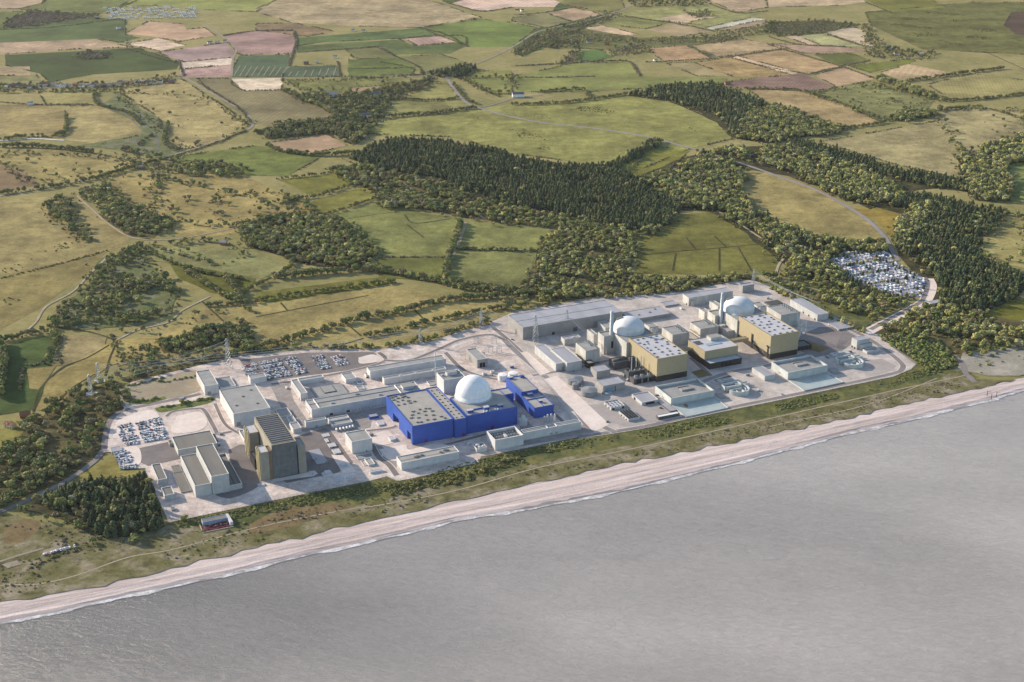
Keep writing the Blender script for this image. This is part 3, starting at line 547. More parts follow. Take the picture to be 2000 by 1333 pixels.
for px, w, m_, n_, l_ in [
 ([(870, 148), (885, 172), (912, 202), (950, 216), (1000, 229), (1060, 240), (1150, 250), (1250, 265), (1330, 285), (1365, 294), (1410, 308), (1460, 324), (1520, 345), (1600, 375), (1680, 420), (1725, 460), (1742, 490), (1755, 510)]  , 9.5, ROADG, "road", "new grey access road curving through the golden fields"),
 ([(640, 152), (800, 151), (870, 140), (940, 121), (1000, 93), (1045, 65), (1080, 55), (1150, 40), (1200, 25), (1250, 5)], 9, LANE, "road", "pale main road crossing the far fields"),
 ([(-60, 396), (0, 384), (100, 365), (190, 345), (300, 314), (380, 291), (440, 271), (487, 252), (492, 238), (475, 218), (430, 192), (395, 172), (360, 152), (350, 145)], 8, LANE, "road", "country lane winding past the reedy marsh"),
 ([(350, 152), (270, 160), (180, 172), (80, 170), (-40, 172)], 8, LANE, "road", "village street lined with small houses"),
 ([(350, 152), (440, 152), (640, 152)], 7, LANE, "road", "lane below the striped dark green fields"),
 ([(400, 48), (425, 65), (460, 95), (455, 115), (452, 150)], 7, LANE, "road", "lane between the pink ploughed fields"),
 ([(-40, 1008), (0, 1000), (60, 975), (130, 940), (180, 905), (203, 880)], 9, ASPH, "road", "dark access road climbing to the western gate"),
 ([(908, 216), (960, 206), (1010, 192), (1060, 186)], 5, ROADG, "lane", "short grey lane to the lone far barn"),
 ([(720, 228), (780, 222), (850, 222), (925, 210)], 5, ROADG, "lane", "grey track to the flat farm building"),
 ([(150, 383), (180, 410), (215, 440), (262, 466), (340, 468), (440, 450), (480, 440)], 4, TRACK, "track", "sandy track past the cottages to the round wood"),
 ([(212, 500), (172, 540), (140, 572), (90, 600), (70, 630), (45, 650), (0, 672)], 4, TRACK, "track", "sandy footpath along the triangular scrub wood"),
 ([(410, 580), (355, 608), (330, 630), (270, 645), (228, 665)], 4, TRACK, "track", "muddy track between wet meadows"),
 ([(910, 435), (895, 480), (880, 510), (865, 552)], 6, TRACK, "track", "bare track down the middle of the meadows"),
 ([(1400, 412), (1440, 435), (1490, 468), (1535, 490), (1520, 520), (1515, 540)], 5, TRACK, "track", "pale track along the edge of the drained meadow"),
 ([(1515, 540), (1570, 560), (1640, 578), (1680, 595), (1712, 608)], 4, LANE, "path", "pale footpath behind the reactor site"),
 ([(660, 335), (760, 345), (830, 385), (900, 400), (950, 430)], 5, TRACK, "track", "ride along the foot of the conifer wood"),
 ([(-60, 1182), (0, 1146), (70, 1143), (150, 1125), (250, 1090), (340, 1074), (500, 1032), (660, 1000), (760, 985), (900, 957), (1050, 915), (1200, 885), (1400, 842), (1600, 797), (1740, 765), (1850, 742), (1890, 733)], 2.2, TRACK, "path", "coast path running the length of the dunes"),
 ([(1862, 695), (1880, 712), (1886, 730), (1905, 748)], 9, ASPH, "track", "worn track from the dune bushes to the beach"),
 ([(0, 1098), (40, 1085), (85, 1072)], 4, LANE, "lane", "lane to the small seaside car park"),
 ([(1830, 740), (1700, 790), (1560, 822), (1500, 835)], 2.0, TRACK, "path", "faint lower path above the eastern beach"),
]: ribbon(n_, px, w, m_, l_)
for px in [[(230, 665), (215, 700), (205, 735)], [(100, 640), (170, 648), (225, 665)], [(225, 668), (170, 700), (120, 720), (80, 760), (65, 805)], [(395, 590), (440, 632)], [(230, 716), (320, 702)], [(185, 732), (140, 760), (105, 795)],
           [(1250, 500), (1320, 492), (1420, 484), (1490, 477)], [(1320, 496), (1314, 530)], [(1405, 486), (1405, 530)], [(1442, 484), (1468, 530)], [(1340, 465), (1360, 489)], [(1395, 462), (1418, 483)], [(790, 420), (810, 437), (880, 428)], [(795, 440), (828, 465)],
           [(548, 592), (562, 608)], [(808, 605), (833, 630)], [(500, 620), (562, 608), (720, 578)], [(640, 683), (710, 662)], [(685, 640), (705, 657)], [(900, 488), (1050, 491)], [(1920, 100), (2010, 140)]]:
    ribbon("ditch", px, 3.4, DITCH, "dark narrow drainage ditch between meadows", cat="ditch", keep=False)["group"] = "ditches between the meadows"

CHAN = mat("marsh_water", "625d60", "716b6e", .05, rough=.8, spec=.1)
for i, px in enumerate([[(195, 195), (215, 215), (250, 217), (275, 227), (300, 236), (318, 250), (322, 268)], [(270, 232), (290, 250), (305, 262), (320, 255)], [(200, 287), (235, 283), (262, 275), (285, 265), (300, 262)], [(262, 275), (275, 290), (300, 295), (330, 290)], [(300, 262), (310, 280), (305, 292)], [(240, 218), (262, 240), (275, 252)]]):
    ribbon("stream", px, 2.6 if i % 2 else 3.6, CHAN, ["upper", "short linking", "western", "lower", "middle", "inner"][i]+" purple grey channel through the reedy marsh")
ribbon("stream", [(-20, 277), (30, 274), (70, 272), (125, 275)], 7, mat("glinting_water", "c9c8bf", "dddcd4", .1, rough=.3), "pale glinting stream below the round fields")
for i, (a, b_, n) in enumerate((((459, 128), (563, 131), 9), ((558, 141), (660, 131), 7))):
    for j in range(n):
        t = (j+.5)/n; x = a[0]+(b_[0]-a[0])*t; y = a[1]+(b_[1]-a[1])*t
        ribbon("crop_line", [(x+4, y+1), (x-8 if i == 0 else x-2, 149)], 3.2, LANE, "pale line between the dark netted crop plots", smooth=False, keep=False, cat="crop line")["group"] = "pale lines across the netted plots"
# ------------------------------------------------------------------ power station platform, roads and yards
SITEG = ground_mat("pale_site_concrete", "b5a59b", "d4c6bb", "c6b7ac", big=.025, mid=.1, fine=.4, amt=.45, k=(.93, .93, .93))
SITEC = ground_mat("reactor_site_paving", "aca39c", "cec2b9", "beb3ab", big=.025, mid=.09, fine=.4, amt=.4, k=(.87, .87, .86))
PALEP = ground_mat("pale_pad_concrete", "d2c2b6", "e0d2c7", None, big=.03, mid=.15, amt=.2, k=(.93, .93, .93))
YARD = ground_mat("grey_yard", "a19994", "aea59f", None, big=.03, mid=.15, amt=.2, k=(.87, .87, .86))
LEVEL[0] = 0.9
YARD2 = ground_mat('brown_grey_yard', '978f89', 'a69c95', None, big=.03, mid=.12, amt=.35, k=(.82, .83, .84))
KERB = ground_mat("kerb_concrete", "c9bdb2", "d9cdc2", None, big=.1, mid=.3, k=(.93, .93, .93), amt=.25)
sheet("site_ground", [(202, 885), (204, 835), (222, 812), (243, 800), (236, 785), (240, 765), (256, 748), (385, 716), (470, 697), (600, 685), (745, 683), (845, 668), (900, 648), (960, 635), (1000, 640), (1145, 846), (1140, 853), (1040, 874), (960, 890), (940, 893), (935, 905), (800, 937), (775, 941), (755, 932), (720, 941), (500, 986), (330, 1022), (285, 925), (284, 916), (236, 918), (220, 884)], SITEG, "pale concrete ground of the older power stations", amp=.5)
sheet("site_ground", [(955, 632), (1000, 612), (1180, 580), (1260, 575), (1330, 572), (1440, 550), (1470, 548), (1500, 560), (1580, 596), (1690, 648), (1714, 655), (1748, 683), (1789, 713), (1780, 722), (1745, 737), (1600, 767), (1400, 808), (1255, 837), (1150, 853), (1135, 850)], SITEC, "grey paved ground of the twin reactor station", amp=.5)
ribbon("road", [(1690, 652), (1720, 636), (1760, 616), (1800, 594), (1812, 580), (1818, 560), (1812, 545)], 22, PALEP, "wide pale causeway from the reactor site to the wood")
ribbon("road", [(1700, 645), (1750, 618), (1795, 593), (1806, 578), (1812, 555), (1806, 543)], 9, ASPH, "dark carriageway on the wide causeway")
ribbon("road", [(203, 884), (207, 850), (216, 822), (240, 804), (300, 790), (375, 775), (392, 770)], 9, ASPH, "dark perimeter road round the western car parks")
ribbon("road", [(300, 737), (250, 755), (238, 770), (242, 795)], 5, LANE, "narrow lane round the gravel lot")
def rd(px, w, l, m=ASPHD, fr='O', smooth=True, kerb=True):
    if kerb: ribbon("kerb", px, w+2.4, KERB, "pale kerb edging of the "+l, fr=fr, smooth=smooth, keep=False); ribbon("road", px, w, m, l, fr=fr, smooth=smooth, keep=False)
rd([(1128, 855), (1260, 834), (1400, 803), (1600, 762), (1735, 733), (1762, 722), (1755, 705), (1700, 665), (1655, 642)], 9, "seaward perimeter road of the twin reactor station", ASPH)
rd([(962, 640), (1000, 672), (1060, 730), (1110, 785), (1150, 838)], 8, "long straight road dividing the two stations", ASPH)
rd([(985, 665), (1010, 690), (1075, 745), (1100, 770), (1130, 800), (1170, 830), (1200, 845)], 10, "grey inner road beside the twin sheds", ROADG)
rd([(1040, 735), (1100, 725), (1150, 715), (1190, 705)], 8, "short road below the twin sheds", ROADG)
rd([(1350, 700), (1400, 745), (1440, 765)], 9, "service road between the gold turbine hall and the offices", ASPH)
rd([(1245, 780), (1330, 762), (1420, 730), (1500, 715), (1580, 690)], 10, "cross road in front of the gold halls", ROADG)
sheet("yard", [(1600, 640), (1640, 640), (1680, 662), (1640, 690), (1590, 700), (1550, 680), (1565, 655)], ASPH, "dark yard behind the small stepped building", amp=.5)
sheet("yard", [(1690, 705), (1722, 702), (1752, 716), (1740, 725), (1712, 733)], YARD, "grey yard beside the far basin", amp=0)
sheet("yard", [(1140, 795), (1170, 790), (1250, 760), (1290, 765), (1320, 800), (1290, 825), (1220, 835), (1180, 822)], YARD, "grey yard round the black striped building", amp=.5)
sheet("pad", [(1016, 690), (1030, 688), (1075, 728), (1055, 735)], PALEP, "pale pad beside the dividing road", amp=0)
sheet("pad", [(1062, 742), (1088, 735), (1190, 830), (1160, 846)], PALEP, "long pale strip beside the reactor yard", amp=0)
for i, q in enumerate([[(1545, 662), (1580, 668), (1620, 682), (1600, 690), (1560, 680)], [(1400, 742), (1425, 735), (1440, 745), (1415, 752)], [(1350, 728), (1372, 722), (1388, 734), (1364, 740)]]):
    sheet("flower_bed", q, BRACK, ["brown planted bed behind the far gold hall", "brown planted bed beside the dark office base", "brown planted bed in front of the near gold hall"][i], amp=0)
# older station yards and roads
sheet("yard", [(468, 704), (600, 690), (730, 689), (742, 700), (735, 712), (700, 722), (600, 735), (520, 747), (495, 745), (487, 735)], ASPHD, "big dark car park at the back of the older station", amp=0)
sheet("yard", [(272, 877), (340, 862), (352, 898), (290, 912), (274, 905)], ASPHD, "dark turning yard left of the long grey halls", amp=0)
sheet("yard", [(245, 770), (255, 757), (320, 738), (383, 725), (388, 765), (280, 788), (255, 786)], GRAVEL, "brown gravel lot behind the hedge", amp=0, smooth=True)
sheet("yard", [(505, 910), (560, 860), (640, 835), (690, 905), (660, 925), (560, 945)], ASPHD, "dark yard round the reactor tower", amp=0)
sheet("yard", [(446, 880), (480, 872), (505, 935), (500, 955), (450, 975), (420, 965), (470, 955), (455, 925)], ASPHD, "dark yard between the halls and the reactor tower", amp=0, smooth=True)
for q_, l_ in (([(225, 195), (280, 170), (305, 245), (350, 310), (420, 332), (350, 348), (300, 348), (262, 270)], 'grey yard between the big white store and the offices'), ([(350, 302), (520, 282), (640, 258), (645, 285), (570, 300), (565, 335), (500, 347), (420, 342)], 'grey yard along the front of the long white block'), ([(562, 345), (605, 400), (655, 450), (652, 482), (590, 442), (570, 400)], 'grey apron right of the windowless cube'), ([(880, 140), (960, 190), (1010, 215), (990, 240), (930, 200), (860, 160)], 'grey yard behind the dome'), ([(1075, 290), (1120, 330), (1200, 345), (1290, 325), (1330, 350), (1240, 372), (1100, 395), (960, 415), (1075, 380)], 'grey strip before the long white wing')):
    sheet('yard', q_, YARD2, l_, amp=0, fr='M')
rd([(470, 935), (480, 965), (455, 985), (400, 990), (360, 985), (345, 970), (330, 940), (315, 905)], 8, "dark road round the seaward end of the halls", kerb=False)
rd([(215, 878), (280, 868), (340, 858)], 7, "road between the two western car parks", kerb=False)
rd([(440, 975), (520, 965), (600, 947), (690, 925), (705, 915)], 6, "road along the seaward side of the reactor tower", kerb=False)
rd([(325, 815), (340, 805), (380, 800), (398, 802), (415, 830), (425, 850)], 6, "looping road on the open concrete")
rd([(425, 850), (450, 845), (468, 842)], 6, "short road behind the grey hall")
rd([(420, 790), (440, 830), (470, 850)], 5, "road along the big white store")
rd([(535, 735), (555, 760), (575, 790), (600, 805), (612, 830), (650, 845), (690, 905), (700, 925)], 8, "road past the long white offices to the shore", kerb=False)
rd([(700, 840), (725, 870), (740, 895), (760, 910), (775, 930)], 8, "curving road beside the white cube")
rd([(735, 905), (700, 915), (670, 925)], 6, "link road below the small huts", kerb=False)
rd([(740, 690), (752, 700), (745, 710), (690, 725), (600, 742), (530, 752)], 7, "road along the back car park")
rd([(745, 705), (800, 705), (860, 682), (900, 665), (955, 655), (985, 665)], 7, "road behind the long white sheds")
rd([(870, 690), (900, 720), (935, 735), (985, 745)], 7, "road behind the white dome")
rd([(805, 880), (850, 875), (930, 855), (955, 848)], 6, "road along the front of the blue hall")
rd([(1010, 752), (1060, 790), (1105, 830), (1120, 842)], 6, "road beside the blue outbuilding")
rd([(700, 845), (760, 838), (775, 833)], 5, "short road to the blue hall's openings")
for i, (q, l_) in enumerate([([(730, 850), (755, 843), (775, 862), (745, 872), (725, 866)], "rounded pale apron by the small shelter"), ([(740, 880), (790, 870), (800, 880), (850, 868), (890, 880), (800, 900), (760, 900)], "pale apron in front of the blue hall"), ([(220, 858), (225, 830), (240, 818), (300, 803), (322, 850), (290, 862)], "pale concrete of the western car park"), ([(222, 880), (268, 874), (275, 905), (248, 912)], "pale concrete of the small car park"), ([(345, 815), (390, 806), (405, 830), (380, 845), (335, 845)], "mottled open concrete behind the grey hall"), ([(700, 700), (730, 694), (750, 705), (705, 712)], "rounded pale island at the car park corner")]):
    sheet("pad", q, PALEP, l_, amp=0, smooth=True)
sheet('pad', [(528, 944), (612, 932), (621, 927), (615, 921), (590, 927), (535, 938)], PALEP, 'pale pad along the seaward foot of the reactor tower', amp=0)
sheet('pad', [(647, 890), (670, 891), (697, 923), (670, 927)], PALEP, 'pale slab in the tower shadow beside the lane', amp=0)
VERGE = ground_mat('grass_verge', '66703a', '80803f', None, big=.05, mid=.2)
sheet('verge', [(302, 799), (320, 795), (360, 789), (412, 777), (420, 781), (405, 790), (350, 801), (312, 807)], VERGE, 'grassy island before the big white store', amp=0, smooth=True)
sheet('verge', [(243, 760), (252, 758), (258, 780), (290, 783), (322, 776), (325, 781), (290, 790), (252, 792)], VERGE, 'grass strip round the near side of the gravel lot', amp=0)
# pathside kerbs of the platform edge
EDGE = [(202, 885), (220, 884), (236, 918), (284, 916), (285, 925), (330, 1022), (500, 986), (720, 941), (755, 932), (775, 941), (935, 905), (940, 893), (1040, 874), (1140, 853)]
CREST = [(1135, 851), (1150, 853), (1255, 837), (1400, 808), (1600, 767), (1745, 737), (1780, 722), (1789, 713), (1748, 683), (1714, 655)]
def fence(px, label, h=2.4, name="fence"):
    q = [U(p) for p in px]; mb = MB()
    for i in range(len(q)-1):
        a, b = q[i], q[i+1]; d = math.hypot(b[0]-a[0], b[1]-a[1]); k = max(1, int(d/6))
        for j in range(k):
            x = a[0]+(b[0]-a[0])*j/k; y = a[1]+(b[1]-a[1])*j/k; mb.box(x-.12, y-.12, .8, x+.12, y+.12, 1.2+h)
        for z in (1.8, 1.2+h): mb.beam((*a, z), (*b, z), .18)
    return tag(obj(name, mb, STEEL), label, "fence")
fence(EDGE, "grey mesh security fence along the older stations' edge"); fence(CREST, "grey mesh fence along the reactor station's outer edge")
for px_, l_ in (([(958, 636), (1060, 742), (1136, 848)], 'grey mesh fence between the two stations'), ([(470, 697), (600, 686), (745, 683), (845, 668), (900, 649), (958, 635)], 'grey mesh fence along the back of the older station'), ([(1000, 612), (1180, 581), (1260, 575), (1330, 572), (1440, 551), (1500, 560), (1580, 596), (1690, 648)], 'grey mesh fence along the back of the reactor station')): fence(px_, l_)
CONT = [mat('container_'+n_, h_, h_, .4) for n_, h_ in (('white', 'c8c8c4'), ('blue', '4a6488'), ('grey', '85878a'), ('rust', '8a5a42'))]
CW = ['white', 'blue', 'grey', 'rust']
for i, (x, y, c_, l_) in enumerate([(575, 925, 0, 'in the tower shadow near the lane'), (640, 905, 2, 'beside the pale slab in the tower shadow'), (612, 830, 0, 'before the low white workshop'), (725, 852, 2, 'near the six gas tanks'), (748, 892, 0, 'on the apron below the blue openings'), (960, 735, 2, 'behind the dome beside the two small huts'), (1000, 720, 1, 'by the switchyard gantries'), (915, 870, 0, 'between the blue hall and the walled pen'), (1075, 800, 2, 'on the strip before the outbuilding'), (1180, 770, 2, 'below the round grey tanks'), (1225, 745, 0, 'beside the larger grey shed'), (1340, 795, 3, 'by the covered way'), (1460, 735, 2, 'in front of the dark office base'), (1480, 765, 0, 'left of the plain grey shed'), (1615, 700, 2, 'by the far curved basin'), (1660, 690, 1, 'near the stepped grey building'), (1500, 585, 2, 'near the louvred canopy'), (1330, 605, 0, 'behind the near grey dome'), (1290, 620, 2, 'beside the flat grey hall'), (1110, 672, 0, 'at the foot of the warehouse pylon'), (560, 760, 0, 'beside the L shaped office'), (480, 762, 2, 'by the white lean-to'), (300, 960, 0, 'beside the squat workshop'), (430, 850, 2, 'behind the plant annex')]):
    tag(obj('container', MB().box(-3.2, -1.3, 0, 3.2, 1.3, 2.7).box(-3.25, -1.1, .3, -3.2, 1.1, 2.5), CONT[c_], None, False, (*U((x, y)), .95), GRID+(i % 3)*.78), '%s storage container %s' % (CW[c_], l_), 'container', 'containers about the yards')
GZ = 0
# ------------------------------------------------------------------ OLDER STATION, western half
WH = dict(wall=WHITE, trim=TRIM)
b = Bld('turbine_hall', 'stepped grey hall with two long ribbed roofs beside the reactor tower', 'hall', 'Z1', (615, 832), (792, 797), (452, 505), 133, PALE, ROOFD, trim=TRIM)
b.wing('Z1', (792, 730), (980, 690), (622, 400), 205, PALE, ROOFD, trim=TRIM)
b.wing('Z1', (985, 828), (1125, 797), (805, 498), 62, PALE, ROOFD, trim=TRIM, par=2.5); b.cross(.5, 1.5, .5, DGREY, 'roof_panel')
b = Bld('workshop_hall', 'long grey roofed hall lying crosswise behind the stepped hall', 'hall', 'Z1', (430, 440), (862, 372), (350, 300), 75, PALE, ROOFD, trim=TRIM)
b = Bld('plant_annex', 'small grey plant annex with a tank at the east end of the crosswise hall', 'plant building', 'Z1', (862, 410), (905, 400), (805, 265), 45, PALE, ROOFD)
b.part('tank', MB().cyl(b.lu*.5, b.lw*.2, b.zr, b.zr+3, 2.2), STEEL); b.unit('roof_unit', .5, .6, 3, 8, 1.6, GREYW)
Bld('plant_hut', 'narrow grey hut against the west end of the crosswise hall', 'hut', 'Z1', (340, 372), (378, 366), (330, 335), 40, GREYW, ROOFD)
b = Bld('workshop', 'narrow flat roofed workshop nearest the small car park', 'workshop', 'Z1', (215, 765), (312, 742), (140, 598), 65, PALE, ROOFD, trim=TRIM)
Bld('workshop', 'squat flat roofed workshop beside the pine plantation', 'workshop', 'Z1', (285, 935), (392, 910), (245, 850), 65, PALE, ROOFD, trim=TRIM)
b = Bld('open_shed', 'long low grey shed in two halves left of the stepped hall', 'shed', 'Z1', (465, 900), (580, 880), (390, 692), 18, GREYW, ROOFD, par=.3)
b.wing('Z1', (385, 686), (482, 672), (365, 612), 18, GREYW, ROOFD, par=.3)
b = Bld('electrical_hut', 'tiny grey hut alone on the corner of the concrete', 'hut', 'Z1', (362, 1090), (405, 1080), (348, 1062), 25, GREYW, ROOFG); b.unit('roof_unit', .5, .5, 2, 2, 1, STEEL)

b = Bld('reactor_tower', 'tall dark block with ribbed roof and buff corner towers', 'reactor building', 'Z2', (510, 510), (818, 460), (285, 160), 420, SLATE, mat('tower_roof', '7d7a76', '8d8984', .08), trim=OCHRE, par=1.6, pw=1.2, rib=(15, 1.5, 1.3))
bw = b
def fin(bb, n=3):
    for i in range(n):
        y = bb.y0+(i+.5)*bb.lw/n; bb.part('wall_fin', MB().box(bb.x0-1.2, y-1.3, bb.z0, bb.x0, y+1.3, bb.z1+.6), OCHRE)
b.wing('Z2', (228, 362), (352, 345), (168, 262), 330, TAN, ROOFW, trim=OCHRE, wname='corner_tower'); fin(b)
b.wing('Z2', (365, 605), (470, 585), (310, 522), 360, TAN, ROOFW, trim=OCHRE, wname='corner_tower'); fin(b)
b.wing('Z2', (468, 585), (512, 578), (430, 515), 358, mat("brown_pilaster", "6e5f4b", "7d6d57", .1), ROOFD, wname='pilaster')
b.wing('Z2', (836, 520), (928, 503), (790, 420), 355, TAN, ROOFG, trim=OCHRE, wname='corner_tower')
b.wing('Z2', (298, 688), (345, 680), (255, 585), 130, DARK, DGREY, wname='recess_block')
# side wall left of main block is buff
bw.part('side_cladding', MB().box(-.25, .5, 0, -.03, math.hypot(*(np.array(U(P('Z2', (510, 510)), 51))-np.array(U(P('Z2', (285, 160)), 51))))-1, 50), TAN)
Bld('canopy', 'flat grey canopy in the shadow right of the reactor tower', 'canopy', 'Z2', (1075, 745), (1215, 715), (980, 565), 14, GREYW, ROOFM, par=.2).unit('roof_unit', .1, .4, 6, 6, 1, GREYW)
for (N, Rr, L, hp, l_) in [((1155, 405), (1235, 385), (1125, 370), 15, 'white cabin topmost of four beside the lane'), ((1192, 470), (1228, 462), (1162, 428), 18, 'narrow white cabin second from the top of four'), ((1232, 530), (1315, 510), (1205, 488), 22, 'white cabin third from the top of four'), ((1290, 612), (1372, 590), (1252, 562), 22, 'white cabin lowest of four beside the lane')]:
    x = Bld('site_cabin', l_, 'cabin', 'Z2', N, Rr, L, hp, WHITE, ROOFW, group='white cabins beside the lane', par=.2); x.door('f', .5, 1.4, 2)
x = Bld('pump_cabin', 'white stepped pump cabin in the shadow of the reactor tower', 'cabin', 'Z2', (1155, 885), (1272, 862), (1140, 845), 28, WHITE, ROOFW, par=.3); x.unit('upper_storey', .55, .6, 8, 5, 3, WHITE)
Bld('control_hut', 'small white hut at the right foot of the reactor tower', 'hut', 'Z2', (990, 862), (1042, 850), (970, 832), 22, WHITE, ROOFW, par=.3).door('f', .5, 1.6, 2.2)
Bld('pump_house', 'low white pump house near the shore on the shadowed pad', 'pump house', 'Z2', (1375, 790), (1470, 770), (1345, 735), 18, WHITE, ROOFW, par=.3).unit('roof_unit', .5, .5, 5, 4, 2, WHITE)
Bld('low_store', 'long low white store by the seaward road', 'store', 'Z2', (1285, 955), (1425, 925), (1270, 930), 16, WHITE, ROOFW, par=.2)
Bld('low_store', 'short low white store right of the long one by the seaward road', 'store', 'Z2', (1450, 920), (1535, 905), (1435, 890), 16, WHITE, ROOFW, par=.2)
Bld('valve_hut', 'small pale valve hut on the rounded pad before the tower', 'hut', 'Z2', (345, 1015), (430, 1000), (330, 985), 20, PALE, ROOFW, par=.2)
Bld('low_store', 'flat white slab store left of the tower front', 'store', 'Z2', (555, 1020), (655, 1003), (545, 1000), 10, WHITE, ROOFW, par=.2)
b = Bld('storage_hall', 'big plain white storage hall with a broad grey roof', 'warehouse', 'Z3', (710, 805), (1245, 715), (500, 455), 195, WHITE, ROOFG, trim=TRIM); b.door('f', .12, 6, 7, GREYW); b.door('f', .8, 5, 6, GREYW)
for x, y in ((.2, .3), (.5, .6), (.75, .25), (.8, .8)): b.unit('roof_unit', x, y, 3.5, 2.2, 1.1, ROOFD)
b = Bld('storage_hall', 'tall white hall beside the gravel lot', 'warehouse', 'Z3', (290, 405), (492, 372), (163, 190), 140, WHITE, ROOFG, trim=TRIM); b.door('f', .3, 5, 6, GREYW)
Bld('lean_to', 'low white lean-to between the two white halls', 'shed', 'Z3', (522, 430), (745, 390), (452, 290), 35, WHITE, ROOFG, trim=TRIM)
Bld('office_block', 'small white office at the edge of the back car park', 'office', 'Z3', (955, 297), (1190, 262), (918, 240), 90, WHITE, ROOFG, trim=TRIM)
b = Bld('stepped_annex', 'three stepped flat roofs between the white hall and the offices', 'annex', 'Z3', (1380, 845), (1555, 808), (1290, 745), 40, WHITE, ROOFG, trim=TRIM)
b.wing('Z3', (1530, 925), (1622, 905), (1480, 842), 50, WHITE, ROOFG, trim=TRIM); b.wing('Z3', (1575, 1025), (1695, 1000), (1540, 932), 75, WHITE, ROOFG, trim=TRIM)
Bld('low_store', 'low white building half hidden behind the reactor tower', 'store', 'Z3', (865, 1175), (930, 1165), (780, 1042), 55, WHITE, ROOFG, trim=TRIM)
b = Bld('gate_hut', 'small blue grey gatehouse between the two western car parks', 'gatehouse', 'L1', (968, 1080), (1060, 1062), (945, 1045), 20, PALE, ROOFM, par=.3); b.win('f', .5, 1.2, 8, 1)
Bld('kiosk', 'tiny blue grey kiosk at the edge of the gravel lot', 'kiosk', 'L1', (1565, 618), (1598, 612), (1550, 600), 14, GREYW, ROOFM, par=.2)

# ------------------------------------------------------------------ OLDER STATION, white offices
b = Bld('office_block', 'L shaped white office block behind the reactor tower', 'office', 'Z4', (290, 620), (395, 600), (135, 410), 120, WHITE, ROOFG, trim=TRIM)
b.door('l', .12, 2, 4)
for i in range(9):
    for z in (3, 7.5): b.win('l', .2+.085*i, z, 2.2, 1.6, GREYW)
for i in range(3): b.win('f', .2+.3*i, 3, 2, 1.6, GREYW)
b.wing('Z4', (270, 424), (640, 352), (242, 388), 80, WHITE, ROOFG, trim=TRIM)
b = Bld('canteen', 'low square building with a raised square roof in the courtyard', 'building', 'Z4', (545, 685), (1010, 592), (440, 525), 30, GREYW, ROOFG, par=.5)
zc = b.zr
b.part('raised_roof', MB().box(b.lu*.32, b.lw*.3, zc, b.lu*.68, b.lw*.85, zc+1.2), ROOFG); b.part('roof_border', MB().box(b.lu*.30, b.lw*.27, zc, b.lu*.70, b.lw*.88, zc+.7), DGREY)
b = Bld('white_store', 'white box building behind the courtyard', 'store', 'Z4', (983, 402), (1150, 378), (897, 315), 75, WHITE, ROOFG, trim=TRIM)
b = Bld('white_store', 'small two step white building beside the courtyard', 'store', 'Z4', (1172, 470), (1250, 450), (1140, 420), 30, WHITE, ROOFG); b.wing('Z4', (1175, 560), (1275, 535), (1135, 505), 22, WHITE, ROOFG)
b = Bld('admin_block', 'very long white block running up to the blue hall', 'office', 'Z4', (460, 862), (2126, 536), (365, 722), 148, WHITE, ROOFG, trim=TRIM)
b.cross(.07, 1.2, 1.4); b.cross(.81, 1.2, 1.4); b.ridge(.55, .8, .8, GREYW); b.door('l', .4, 2, 4); b.door('f', .17, 5, 4); b.door('f', .32, 5, 4)
for i in range(12): b.win('l', .1+.07*i, 6, 1.6, 1.6, GREYW)
b.unit('roof_unit', .2, .3, 5, 3, 1.6, STEEL); b.unit('roof_unit', .45, .75, 6, 2.5, 1.4, GREYW); b.unit('roof_unit', .63, .3, 4, 3, 1.8, STEEL)
b.unit('penthouse', .9, .55, 17, 12, 4, WHITE, ROOFG)
for i in range(10): b.win('f', .36+.03*i, 2, 2.2, 1.8, GREYW)
b = Bld('workshop', 'narrow low white workshop below the long white block', 'workshop', 'Z4', (370, 1060), (685, 1000), (325, 1035), 112, WHITE, ROOFG, trim=TRIM); b.door('f', .5, 4, 4, GREYW)
b = Bld('gas_store', 'white store with a two level roof and gas cylinders in front', 'store', 'Z4', (775, 1105), (1085, 1045), (718, 1020), 62, WHITE, ROOFG, trim=TRIM); b.wing('Z4', (735, 1040), (1030, 975), (700, 995), 70, WHITE, ROOFG, trim=TRIM)
for i, (x, y) in enumerate([(850, 1200), (907, 1192), (957, 1182), (1007, 1172), (1054, 1160), (1098, 1150)]):
    o_ = U(P('Z4', (x, y))); mb = MB().hcyl(-3.4, 0, 2.2, 3.4, 1.7); mb.box(-2.4, -1, .6, -1.8, 1, 1.2).box(1.8, -1, .6, 2.4, 1, 1.2)
    tag(obj('gas_tank', mb, WHITE, None, True, (o_[0], o_[1], .4), GRID+math.pi/2), 'white horizontal gas tank, %s of six from the west' % ['first', 'second', 'third', 'fourth', 'fifth', 'sixth'][i], 'tank', 'gas tanks before the white store')
b = Bld('long_shed', 'long narrow white shed, rear of the two behind the offices', 'shed', 'W2', (590, 212), (1070, 133), (568, 186), 55, WHITE, ROOFG, trim=TRIM); b.wing('W2', (565, 236), (582, 232), (556, 222), 22, WHITE, ROOFG); b.door('f', .3, 3, 3)
b = Bld('long_shed', 'long narrow white shed, front of the two behind the offices', 'shed', 'Z5', (143, 285), (1005, 150), (108, 255), 85, WHITE, ROOFG, trim=TRIM)
for x in (.27, .52, .8): b.unit('roof_unit', x, .4, 4, 2, 1.6, WHITE)
b = Bld('auxiliary_block', 'white cube with roof plant behind the white dome', 'plant building', 'Z5', (960, 302), (1250, 245), (870, 195), 200, WHITE, ROOFG, trim=TRIM, par=1.4)
b.unit('roof_plant', .55, .65, 16, 10, 4.5, WHITE, ROOFG); b.unit('roof_unit', .15, .6, 4, 3, 2.5, STEEL); b.unit('roof_unit', .85, .85, 4, 4, 3, WHITE)
